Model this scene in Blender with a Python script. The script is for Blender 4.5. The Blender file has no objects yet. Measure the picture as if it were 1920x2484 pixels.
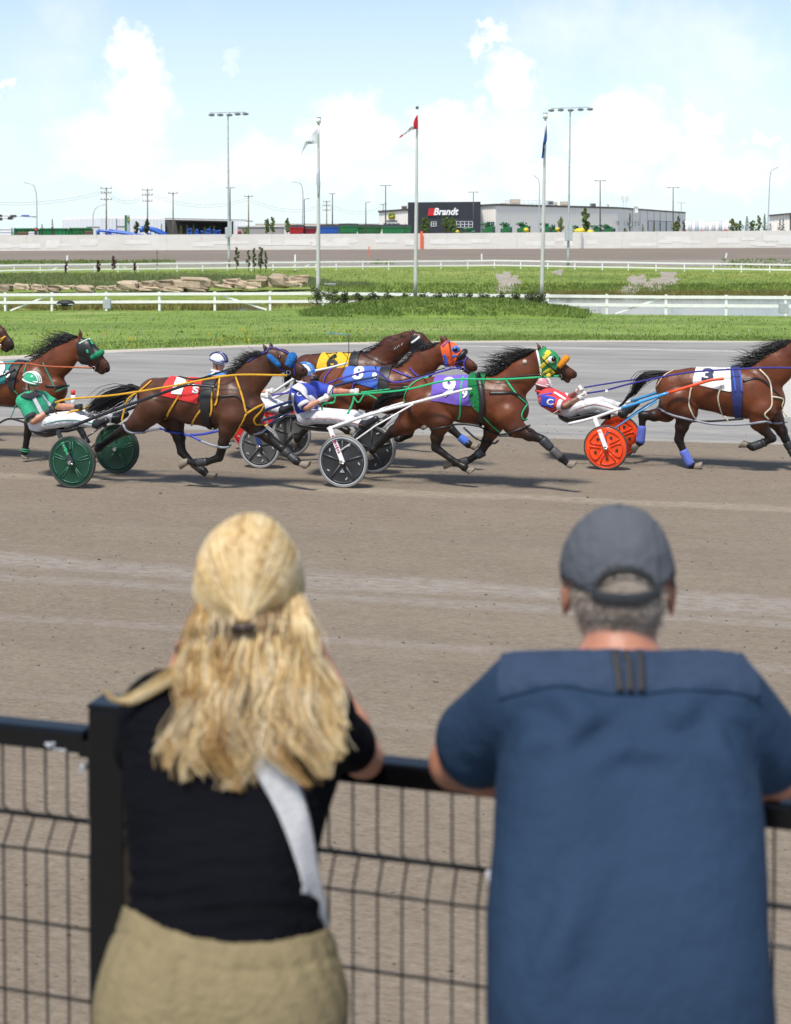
import bpy, bmesh, math, random
import numpy as np
from mathutils import Vector, Matrix
from mathutils.bvhtree import BVHTree
R = math.radians
rng = np.random.default_rng(7); random.seed(7)
SC = bpy.context.scene
COL = SC.collection
# ------------------------------------------------------------------ camera
FPX, CX, HZ, CAMH, PITCH = 3450.0, 960.0, 560.0, 3.42, R(2.0)
YP = HZ + FPX*math.tan(PITCH)                      # principal point row in photo pixels
cd = bpy.data.cameras.new('camera'); cam = bpy.data.objects.new('camera', cd); COL.objects.link(cam)
cam.location = (0, 0, CAMH); cam.rotation_euler = (R(90)-PITCH, 0, 0)
cd.sensor_fit = 'VERTICAL'; cd.sensor_height = 36; cd.sensor_width = 36*1920/2484
cd.lens = FPX/2484*36; cd.shift_y = (YP-1242)/2484
cd.clip_start = 0.1; cd.clip_end = 9000
cd.dof.use_dof = True; cd.dof.focus_distance = 19.5; cd.dof.aperture_fstop = 3.7
SC.camera = cam
# ------------------------------------------------------------------ light
SUN_EL, SUN_AZ = R(63), R(203)      # azimuth measured from +Y towards +X
SC.view_settings.view_transform = 'Standard'; SC.view_settings.look = 'None'
SC.view_settings.exposure = 0.55; SC.view_settings.gamma = 1
W = bpy.data.worlds.new('World'); SC.world = W; W.use_nodes = True
def build_world():
    nt = W.node_tree; N = nt.nodes; L = nt.links; N.clear()
    out = N.new('ShaderNodeOutputWorld'); bg = N.new('ShaderNodeBackground'); L.new(bg.outputs[0], out.inputs[0])
    sky = N.new('ShaderNodeTexSky'); sky.sky_type = 'NISHITA'; sky.sun_disc = False
    sky.sun_elevation = SUN_EL; sky.sun_rotation = SUN_AZ; sky.dust_density = 0.6; sky.air_density = 1.0; sky.ozone_density = 1.2
    bg.inputs[1].default_value = 0.108
    tc = N.new('ShaderNodeTexCoord'); sep = N.new('ShaderNodeSeparateXYZ'); L.new(tc.outputs['Generated'], sep.inputs[0])
    def m(op, a, b=None, c=None, clamp=False):
        n = N.new('ShaderNodeMath'); n.operation = op; n.use_clamp = clamp
        for i, v in enumerate((a, b, c)):
            if v is None: continue
            if isinstance(v, (int, float)): n.inputs[i].default_value = v
            else: L.new(v, n.inputs[i])
        return n.outputs[0]
    ay = m('MAXIMUM', m('ABSOLUTE', sep.outputs[1]), 0.02)
    az = m('DIVIDE', sep.outputs[0], ay); el = m('DIVIDE', sep.outputs[2], ay)
    cmb = N.new('ShaderNodeCombineXYZ'); L.new(az, cmb.inputs[0]); L.new(el, cmb.inputs[1])
    L.new(m('MULTIPLY', m('SIGN', sep.outputs[1]), 3.0), cmb.inputs[2])
    def noise(scale, det, rough=0.6, vec=None):
        n = N.new('ShaderNodeTexNoise'); n.inputs['Scale'].default_value = scale; n.inputs['Detail'].default_value = det
        n.inputs['Roughness'].default_value = rough; L.new(vec or cmb.outputs[0], n.inputs['Vector']); return n
    nz = noise(26, 6, .62)
    sub = N.new('ShaderNodeVectorMath'); sub.operation = 'SUBTRACT'; L.new(nz.outputs['Color'], sub.inputs[0]); sub.inputs[1].default_value = (.5, .5, .5)
    scl = N.new('ShaderNodeVectorMath'); scl.operation = 'SCALE'; L.new(sub.outputs[0], scl.inputs[0]); scl.inputs[3].default_value = 0.075
    add = N.new('ShaderNodeVectorMath'); add.operation = 'ADD'; L.new(cmb.outputs[0], add.inputs[0]); L.new(scl.outputs[0], add.inputs[1])
    s2 = N.new('ShaderNodeSeparateXYZ'); L.new(add.outputs[0], s2.inputs[0])
    # cumulus heaps: centre (photo px), half sizes, strength
    heaps = [(330,150,45,60,1),(325,270,80,90,1),(260,360,120,60,.7),(860,310,100,75,1),(1095,330,95,55,1),(1195,112,26,20,.9),
             (1235,210,48,60,.9),(1490,310,110,75,1),(1640,350,120,26,.8),(1705,296,48,28,1),(1250,340,70,90,.6),(1745,420,130,50,.8),
             (700,400,150,40,.6),(1380,430,160,40,.6),(420,430,250,40,.5),(10,222,14,16,.9),(1848,330,24,14,.7),(560,140,16,30,.35),(1000,440,200,40,.5)]
    mask = None
    for (px, py, rx, ry, st) in heaps:
        cx, cy = (px-CX)/FPX, (HZ-py)/FPX
        dx = m('DIVIDE', m('SUBTRACT', s2.outputs[0], cx), rx/FPX*1.15); dy = m('DIVIDE', m('SUBTRACT', s2.outputs[1], cy), ry/FPX*1.15)
        r2 = m('ADD', m('MULTIPLY', dx, dx), m('MULTIPLY', dy, dy))
        k = N.new('ShaderNodeMapRange'); k.interpolation_type = 'SMOOTHSTEP'; L.new(r2, k.inputs[0])
        k.inputs[1].default_value = 1.7; k.inputs[2].default_value = .25; k.inputs[3].default_value = 0; k.inputs[4].default_value = st*.9
        mask = k.outputs[0] if mask is None else m('MAXIMUM', mask, k.outputs[0])
    # general soft cloud field for the rest of the sky
    n2 = noise(5, 7, .6); k2 = N.new('ShaderNodeMapRange'); k2.interpolation_type = 'SMOOTHSTEP'; L.new(n2.outputs['Fac'], k2.inputs[0])
    k2.inputs[1].default_value = .50; k2.inputs[2].default_value = .72; k2.inputs[4].default_value = .5
    mask = m('MAXIMUM', mask, k2.outputs[0])
    # thin haze of cloud low in the sky
    hz = N.new('ShaderNodeMapRange'); L.new(sep.outputs[2], hz.inputs[0]); hz.inputs[1].default_value = 0.26; hz.inputs[2].default_value = 0.0; hz.inputs[3].default_value = 0; hz.inputs[4].default_value = .86
    base = N.new('ShaderNodeMix'); base.data_type = 'RGBA'; L.new(hz.outputs[0], base.inputs[0]); L.new(sky.outputs[0], base.inputs[6]); base.inputs[7].default_value = (5.6, 6.7, 7.2, 1)
    mx = N.new('ShaderNodeMix'); mx.data_type = 'RGBA'; L.new(mask, mx.inputs[0]); L.new(base.outputs[2], mx.inputs[6]); mx.inputs[7].default_value = (7.1, 7.2, 7.3, 1)
    L.new(mx.outputs[2], bg.inputs[0])
build_world()
sl = bpy.data.lights.new('sun', 'SUN'); sl.energy = 3.5; sl.angle = R(9.0); sl.color = (1, .95, .87)
so = bpy.data.objects.new('sun', sl); COL.objects.link(so)
sd = Vector((math.sin(SUN_AZ)*math.cos(SUN_EL), math.cos(SUN_AZ)*math.cos(SUN_EL), math.sin(SUN_EL)))
so.rotation_euler = sd.to_track_quat('Z', 'Y').to_euler(); so.location = (0, 0, 60)
# ------------------------------------------------------------------ photo pixel -> world
C0 = np.array([0, 0, CAMH]); cp, sp_ = math.cos(PITCH), math.sin(PITCH)
def ray(px, py):
    a = (px-CX)/FPX; b = -(py-YP)/FPX
    return np.array([a, cp+b*sp_, -sp_+b*cp])       # camera looks along +Y, pitched down
def P(px, py, D):
    d = ray(px, py); return C0 + d*(D/d[1])
def G(px, py, z=0.0):
    d = ray(px, py); return C0 + d*((z-CAMH)/d[2])
CROPS = {'A': (0, 780, .28436), 'B': (380, 780, .28436), 'C': (700, 780, .28436), 'D': (1000, 780, .28436), 'E': (1440, 780, .28436),
         'F': (1240, 780, .23697), 'L': (0, 400, .56872), 'M': (960, 400, .56872), 'S': (0, 0, 1.0), 'W': (200, 1200, .45024), 'X': (1020, 1180, .53318),
         'G': (560, 820, .23697)}
def px_(c, x, y):
    x0, y0, s = CROPS[c]; return x0+x*s, y0+y*s
class Plane:
    """vertical plane through O along heading u; off = metres away from the camera side"""
    def __init__(s, O, th):
        s.O = np.array(O, float); s.u = np.array([math.cos(th), -math.sin(th), 0]); s.v = np.array([math.sin(th), math.cos(th), 0])
    def q(s, c, x, y, off=0.0):
        d = ray(*px_(c, x, y)); o = s.O + s.v*off
        t = np.dot(o-C0, s.v)/np.dot(d, s.v); return C0 + d*t
    def scale(s, c, p=None):
        D = (s.O if p is None else p)[1]; return CROPS[c][2]*D/FPX
# ------------------------------------------------------------------ materials
def rgb(h):
    h = h.lstrip('#'); v = [int(h[i:i+2], 16)/255 for i in (0, 2, 4)]
    return tuple(x/12.92 if x <= .04045 else ((x+.055)/1.055)**2.4 for x in v)
MATS = {}
def mat(name, col, rough=.6, var=.12, scale=8.0, bump=0.0, bscale=40.0, metal=0.0, spec=.5, coat=0.0, sheen=0.0, stretch=None, trans=0.0):
    if name in MATS: return MATS[name]
    m = bpy.data.materials.new(name); m.use_nodes = True; MATS[name] = m
    nt = m.node_tree; N = nt.nodes; L = nt.links; b = N['Principled BSDF']
    b.inputs['Roughness'].default_value = rough; b.inputs['Metallic'].default_value = metal; b.inputs['Specular IOR Level'].default_value = spec
    b.inputs['Coat Weight'].default_value = coat; b.inputs['Sheen Weight'].default_value = sheen
    tc = N.new('ShaderNodeTexCoord'); vec = tc.outputs['Object']
    if stretch:
        mp = N.new('ShaderNodeMapping'); mp.inputs['Scale'].default_value = stretch; L.new(vec, mp.inputs[0]); vec = mp.outputs[0]
    n = N.new('ShaderNodeTexNoise'); n.inputs['Scale'].default_value = scale; n.inputs['Detail'].default_value = 5; L.new(vec, n.inputs['Vector'])
    cr = N.new('ShaderNodeValToRGB'); L.new(n.outputs['Fac'], cr.inputs[0])
    c = np.array(col[:3]); e = cr.color_ramp.elements
    e[0].position = .3; e[1].position = .7
    e[0].color = (*np.clip(c*(1-var), 0, 1), 1); e[1].color = (*np.clip(c*(1+var), 0, 1), 1)
    L.new(cr.outputs[0], b.inputs['Base Color'])
    if bump:
        n2 = N.new('ShaderNodeTexNoise'); n2.inputs['Scale'].default_value = bscale; n2.inputs['Detail'].default_value = 4; L.new(vec, n2.inputs['Vector'])
        bp = N.new('ShaderNodeBump'); bp.inputs['Strength'].default_value = bump; bp.inputs['Distance'].default_value = .05; L.new(n2.outputs['Fac'], bp.inputs['Height']); L.new(bp.outputs[0], b.inputs['Normal'])
    if trans:
        b.inputs['Transmission Weight'].default_value = trans
    return m
# ------------------------------------------------------------------ mesh builder
def nrm(v):
    v = np.asarray(v, float); l = np.linalg.norm(v); return v/l if l > 1e-12 else v
class MB:
    def __init__(s): s.v = []; s.f = []; s.mi = []; s.sm = []; s.mats = []
    def mid(s, m):
        if m not in s.mats: s.mats.append(m)
        return s.mats.index(m)
    def add(s, vs, fs, m, smooth=False):
        o = len(s.v); k = s.mid(m); s.v.extend([tuple(map(float, q)) for q in vs])
        for f in fs: s.f.append([o+i for i in f]); s.mi.append(k); s.sm.append(smooth)
    def box(s, c, size, m, rz=0.0, M=None):
        hx, hy, hz = np.array(size)/2; vs = [np.array([x, y, z]) for x in (-hx, hx) for y in (-hy, hy) for z in (-hz, hz)]
        if M is None:
            cc, ss = math.cos(rz), math.sin(rz); M = np.array([[cc, -ss, 0], [ss, cc, 0], [0, 0, 1]])
        s.add([M@q+np.array(c) for q in vs], [(0,1,3,2),(4,6,7,5),(0,4,5,1),(2,3,7,6),(0,2,6,4),(1,5,7,3)], m)
    def bar(s, a, b, w, h, m, up=(0,0,1)):
        a = np.array(a, float); b = np.array(b, float); d = nrm(b-a); x = nrm(np.cross(d, up)); y = np.cross(x, d)
        vs = [e+x*sx*w/2+y*sy*h/2 for e in (a, b) for sx, sy in ((-1,-1),(1,-1),(1,1),(-1,1))]
        s.add(vs, [(0,3,2,1),(4,5,6,7),(0,1,5,4),(1,2,6,5),(2,3,7,6),(3,0,4,7)], m)
    def tube(s, pts, r, m, n=8, nor=None, flat=1.0, cap=True, smooth=True):
        pts = [np.array(p, float) for p in pts]; k = len(pts); rr = np.broadcast_to(np.asarray(r, float), (k,)) if np.ndim(r) == 0 else np.asarray(r, float)
        vs = []; prev = None
        for i in range(k):
            d = nrm(pts[min(i+1, k-1)]-pts[max(i-1, 0)])
            if nor is not None:
                y = np.array(nor[i] if np.ndim(nor) > 1 else nor, float); x = nrm(np.cross(d, y)); y = np.cross(x, d)
            else:
                if prev is None:
                    ref = np.array([0, 0, 1.]) if abs(d[2]) < .9 else np.array([1., 0, 0]); x = nrm(np.cross(d, ref))
                else: x = nrm(prev-d*np.dot(prev, d))
                y = np.cross(x, d)
            prev = x
            for j in range(n):
                a = 2*math.pi*j/n; vs.append(pts[i]+x*math.cos(a)*rr[i]+y*math.sin(a)*rr[i]*flat)
        fs = [(i*n+j, i*n+(j+1) % n, (i+1)*n+(j+1) % n, (i+1)*n+j) for i in range(k-1) for j in range(n)]
        s.add(vs, fs, m, smooth)
        if cap:
            o = len(s.v)-k*n; kk = s.mid(m)
            s.f.append([o+j for j in range(n)][::-1]); s.mi.append(kk); s.sm.append(False)
            s.f.append([o+(k-1)*n+j for j in range(n)]); s.mi.append(kk); s.sm.append(False)
    def sphere(s, c, r, m, nu=14, nv=9, M=None, zmin=-1.0):
        rr = np.broadcast_to(np.asarray(r, float), (3,)); vs = []; c = np.array(c, float)
        for i in range(nv+1):
            ph = math.pi*i/nv
            for j in range(nu):
                a = 2*math.pi*j/nu; q = np.array([math.sin(ph)*math.cos(a), math.sin(ph)*math.sin(a), max(math.cos(ph), zmin)])*rr
                vs.append((M@q if M is not None else q)+c)
        fs = [(i*nu+j, (i+1)*nu+j, (i+1)*nu+(j+1) % nu, i*nu+(j+1) % nu) for i in range(nv) for j in range(nu)]
        s.add(vs, fs, m, True)
    def ring(s, c, ax, R0, prof, m, n=48, smooth=True):
        """lathe: prof = [(radius, axial)] about axis ax at c"""
        ax = nrm(ax); x = nrm(np.cross(ax, (0, 0, 1) if abs(ax[2]) < .9 else (1, 0, 0))); y = np.cross(ax, x); vs = []; c = np.array(c, float)
        for j in range(n):
            a = 2*math.pi*j/n; e = x*math.cos(a)+y*math.sin(a)
            for (r, h) in prof: vs.append(c+e*r*R0+ax*h)
        k = len(prof); fs = [(j*k+i, j*k+i+1, ((j+1) % n)*k+i+1, ((j+1) % n)*k+i) for j in range(n) for i in range(k-1)]
        s.add(vs, fs, m, smooth)
    def prism(s, poly, d, m, smooth=False):
        """poly: 3d points; d: extrusion vector"""
        n = len(poly); d = np.array(d, float); vs = [np.array(p, float) for p in poly]+[np.array(p, float)+d for p in poly]
        s.add(vs, [tuple(range(n))[::-1], tuple(range(n, 2*n))]+[(i, (i+1) % n, n+(i+1) % n, n+i) for i in range(n)], m, smooth)
    def grid(s, pts, m, smooth=True, closed=False):
        a, b = len(pts), len(pts[0]); vs = [q for r in pts for q in r]
        fs = [(i*b+j, i*b+(j+1) % b, (i+1)*b+(j+1) % b, (i+1)*b+j) for i in range(a-1) for j in range(b if closed else b-1)]
        s.add(vs, fs, m, smooth)
    def mesh(s, name, org=(0, 0, 0)):
        me = bpy.data.meshes.new(name); v = np.array(s.v, float).reshape(-1, 3)-np.array(org)
        me.from_pydata(v.tolist(), [], s.f)
        for m in s.mats: me.materials.append(m)
        me.polygons.foreach_set('material_index', s.mi); me.polygons.foreach_set('use_smooth', s.sm); me.update(); return me
    def build(s, name, parent=None):
        return link(name, s.mesh(name, wloc(parent)), parent)
def wloc(o):
    p = np.zeros(3)
    while o is not None: p = p+np.array(o.location); o = o.parent
    return p
def link(name, me, parent=None):
    o = bpy.data.objects.new(name, me); COL.objects.link(o)
    if parent is not None: o.parent = parent
    return o
def tag(o, label=None, cat=None, group=None, kind=None):
    for k, v in (('label', label), ('category', cat), ('group', group), ('kind', kind)):
        if v: o[k] = v
    return o
def thing(name, loc, label, cat, group=None):
    o = bpy.data.objects.new(name, None); COL.objects.link(o); o.location = tuple(map(float, loc)); o.empty_display_size = .2
    return tag(o, label, cat, group)
def lone(mb, name, loc, label, cat, group=None):
    o = link(name, mb.mesh(name, loc)); o.location = tuple(map(float, loc)); return tag(o, label, cat, group)
def struct(mb, name): return tag(mb.build(name), kind='structure')
def dup(root, loc, label=None, group=None):
    r = root.copy(); COL.objects.link(r); r.location = tuple(map(float, loc))
    if label: r['label'] = label
    if group: r['group'] = group
    for ch in root.children:
        c = ch.copy(); COL.objects.link(c); c.parent = r
        for g in ch.children:
            d = g.copy(); COL.objects.link(d); d.parent = c
    return r
# ------------------------------------------------------------------ lettering
TXT = {}
def text2d(body, bold=0.0, shear=0.0):
    key = (body, bold, shear)
    if key in TXT: return TXT[key]
    c = bpy.data.curves.new('lettering', 'FONT'); c.body = body; c.size = 1; c.offset = bold; c.shear = shear; c.resolution_u = 4; c.fill_mode = 'FRONT'
    o = bpy.data.objects.new('lettering', c); COL.objects.link(o)
    me = bpy.data.meshes.new_from_object(o.evaluated_get(bpy.context.evaluated_depsgraph_get()))
    bm = bmesh.new(); bm.from_mesh(me); bmesh.ops.triangulate(bm, faces=bm.faces[:]); bmesh.ops.subdivide_edges(bm, edges=bm.edges[:], cuts=2, use_grid_fill=True); bm.to_mesh(me); bm.free()
    v = np.array([q.co[:] for q in me.vertices])[:, :2]; f = [list(p.vertices) for p in me.polygons]
    bpy.data.objects.remove(o); bpy.data.curves.remove(c); bpy.data.meshes.remove(me)
    lo, hi = v.min(0), v.max(0); v = (v-lo)/(hi-lo)
    TXT[key] = (v, f); return TXT[key]
for a in (('1', .03, 0), ('S', .03, 0), ('9', .04, 0), ('6', .04, 0), ('8', .04, 0), ('3', .05, 0), ('C', .02, 0), ('K', .03, 0), ('Brandt', .03, .25)): text2d(*a)
def flat_text(mb, body, o, ex, ey, m, bold=.03, shear=0.0):
    """lettering on a flat surface: origin o, width vector ex, height vector ey"""
    v, f = text2d(body, bold, shear); mb.add([np.array(o)+np.array(ex)*a+np.array(ey)*b for a, b in v], f, m)
# ------------------------------------------------------------------ implicit surfaces
class Prim:
    __slots__ = ('a', 'b', 'ra', 'rb', 'ax', 'sq', 'k', 't')
    def __init__(s, a, b, ra, rb, ax=None, sq=1.0, k=.04, t=0.0):
        s.a = np.array(a, float); s.b = np.array(b, float); s.ra = ra; s.rb = rb; s.ax = ax; s.sq = sq; s.k = k; s.t = t
    def d(s, X):
        pa = X-s.a; ba = s.b-s.a
        if s.ax is not None and s.sq != 1.0:
            w = 1/s.sq-1; pa = pa+np.multiply.outer(pa@s.ax*w, s.ax); ba = ba+s.ax*np.dot(ba, s.ax)*w
        l2 = float(ba@ba)+1e-12; t = np.clip(pa@ba/l2, 0, 1)
        return np.linalg.norm(pa-np.multiply.outer(t, ba), axis=-1)-(s.ra+(s.rb-s.ra)*t)
def smin(a, b, k):
    h = np.clip(.5+.5*(b-a)/k, 0, 1); return b+(a-b)*h-k*h*(1-h)
def sdf_mesh(prims, h, grow=0.0, smooth=1):
    lo = np.min([np.minimum(p.a, p.b)-max(p.ra, p.rb)*max(1, p.sq)-.04 for p in prims], 0)-2*h; hi = np.max([np.maximum(p.a, p.b)+max(p.ra, p.rb)*max(1, p.sq)+.04 for p in prims], 0)+2*h
    n = np.ceil((hi-lo)/h).astype(int)+1; F = np.full(n, .3)
    ax = [lo[i]+h*np.arange(n[i]) for i in range(3)]
    for p in prims:
        m = max(p.ra, p.rb)*max(1, p.sq)+grow+p.k+3*h
        i0 = np.maximum(np.floor((np.minimum(p.a, p.b)-m-lo)/h).astype(int), 0); i1 = np.minimum(np.ceil((np.maximum(p.a, p.b)+m-lo)/h).astype(int)+1, n)
        sl_ = tuple(slice(i0[i], i1[i]) for i in range(3))
        X = np.stack(np.meshgrid(*[ax[i][sl_[i]] for i in range(3)], indexing='ij'), -1)
        F[sl_] = smin(F[sl_], p.d(X)-grow, p.k)
    v, f = surface_nets(F, lo, h)
    for _ in range(smooth): v = laplace(v, f)
    return v, f
def laplace(v, f):
    acc = np.zeros_like(v); cnt = np.zeros(len(v))
    for a, b in ((0, 1), (1, 2), (2, 3), (3, 0)):
        np.add.at(acc, f[:, a], v[f[:, b]]); np.add.at(acc, f[:, b], v[f[:, a]]); np.add.at(cnt, f[:, a], 1); np.add.at(cnt, f[:, b], 1)
    return .5*v+.5*acc/np.maximum(cnt, 1)[:, None]
def surface_nets(F, lo, h):
    S = F < 0; n = np.array(F.shape); cor = [(i, j, k) for i in (0, 1) for j in (0, 1) for k in (0, 1)]
    cnt = sum(S[i:n[0]-1+i, j:n[1]-1+j, k:n[2]-1+k].astype(np.int8) for i, j, k in cor)
    act = (cnt > 0) & (cnt < 8); I = np.argwhere(act); idx = -np.ones(act.shape, int); idx[act] = np.arange(len(I))
    vals = {c: F[I[:, 0]+c[0], I[:, 1]+c[1], I[:, 2]+c[2]] for c in cor}
    acc = np.zeros((len(I), 3)); num = np.zeros(len(I))
    for c in cor:
        for d in range(3):
            if c[d]: continue
            e = list(c); e[d] = 1; e = tuple(e); A, B = vals[c], vals[e]; x = (A < 0) != (B < 0)
            t = np.where(x, A/np.where(x, A-B, 1), 0); p = np.tile(np.array(c, float), (len(I), 1)); p[:, d] += t; acc += p*x[:, None]; num += x
    v = lo+h*(I+acc/num[:, None]); faces = []
    for d in range(3):
        e = [slice(1, -1)]*3; e2 = [slice(1, -1)]*3; e[d] = slice(0, n[d]-1); e2[d] = slice(1, n[d])
        A, B = S[tuple(e)], S[tuple(e2)]; w = np.argwhere(A != B)
        if not len(w): continue
        flip = A[tuple(w.T)]; base = w.copy(); o = [1, 1, 1]; o[d] = 0; base = base+np.array(o)
        d1, d2 = (d+1) % 3, (d+2) % 3
        def cell(a, b):
            q = base.copy(); q[:, d1] += a; q[:, d2] += b; return idx[q[:, 0], q[:, 1], q[:, 2]]
        q = np.stack([cell(-1, -1), cell(0, -1), cell(0, 0), cell(-1, 0)], 1); q[~flip] = q[~flip][:, ::-1]; faces.append(q)
    return v, np.concatenate(faces)
def np_mesh(name, v, f, m, parent=None, attr=None, smooth=True):
    org = wloc(parent); me = bpy.data.meshes.new(name); me.from_pydata((v-org).tolist(), [], f.tolist() if hasattr(f, 'tolist') else f)
    for q in (m if isinstance(m, (list, tuple)) else [m]): me.materials.append(q)
    me.polygons.foreach_set('use_smooth', [smooth]*len(me.polygons))
    if attr:
        for k, a in attr.items():
            at = me.attributes.new(k, 'FLOAT', 'POINT'); at.data.foreach_set('value', np.asarray(a, np.float32))
    me.update(); return link(name, me, parent)
def soft_attr(v, prims, s=.025):
    num = np.zeros(len(v)); den = np.zeros(len(v))
    for p in prims:
        w = np.exp(-np.clip(p.d(v)/s, -3, 30)); num += w*p.t; den += w
    return num/np.maximum(den, 1e-12)
def submesh(v, f, keep):
    ids = np.unique(f[keep]); mp = -np.ones(len(v), int); mp[ids] = np.arange(len(ids)); return ids, mp[f[keep]]
def border(f):
    e = np.sort(np.concatenate([f[:, [0, 1]], f[:, [1, 2]], f[:, [2, 3]], f[:, [3, 0]]]), 1); u, c = np.unique(e, axis=0, return_counts=True); return np.unique(u[c == 1])
def snap(pc, ids, poly, lim):
    """shift of border points onto the outline they were cut along"""
    poly = np.asarray(poly, float); out = np.zeros((len(ids), 2)); best = np.full(len(ids), lim)
    for a, b in zip(poly, np.roll(poly, -1, 0)):
        t = np.clip(((pc[ids]-a)@(b-a))/((b-a)@(b-a)+1e-9), 0, 1); q = a+np.multiply.outer(t, b-a)-pc[ids]; d = np.linalg.norm(q, axis=1); m = d < best; out[m] = q[m]; best[m] = d[m]
    return out
def vnormals(v, f):
    n = np.zeros_like(v); fn = np.cross(v[f[:, 2]]-v[f[:, 0]], v[f[:, 3]]-v[f[:, 1]])
    for k in range(4): np.add.at(n, f[:, k], fn)
    return n/np.maximum(np.linalg.norm(n, axis=1), 1e-12)[:, None]
def in_poly(pts, poly):
    poly = np.asarray(poly, float); x, y = pts[:, 0], pts[:, 1]; r = np.zeros(len(pts), bool); j = len(poly)-1
    for i in range(len(poly)):
        xi, yi = poly[i]; xj, yj = poly[j]
        c = ((yi > y) != (yj > y)) & (x < (xj-xi)*(y-yi)/((yj-yi) if yj != yi else 1e-9)+xi); r ^= c; j = i
    return r
def project(v):
    """world -> photo pixels"""
    d = v-C0; yc = d[:, 1]*cp-d[:, 2]*sp_; zc = d[:, 1]*sp_+d[:, 2]*cp
    return np.stack([CX+FPX*d[:, 0]/yc, YP-FPX*zc/yc], 1)
def smooth_path(pts, n=6):
    """Catmull-Rom through points"""
    p = [np.array(q, float) for q in pts]
    if len(p) < 3: return [p[0]+(p[-1]-p[0])*t for t in np.linspace(0, 1, n+1)]
    q = [2*p[0]-p[1]]+p+[2*p[-1]-p[-2]]; out = []
    for i in range(1, len(q)-2):
        for t in np.arange(n)/n:
            a, b, c, d = q[i-1], q[i], q[i+1], q[i+2]
            out.append(.5*((2*b)+(-a+c)*t+(2*a-5*b+4*c-d)*t*t+(-a+3*b-3*c+d)*t**3))
    out.append(p[-1]); return out
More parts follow.
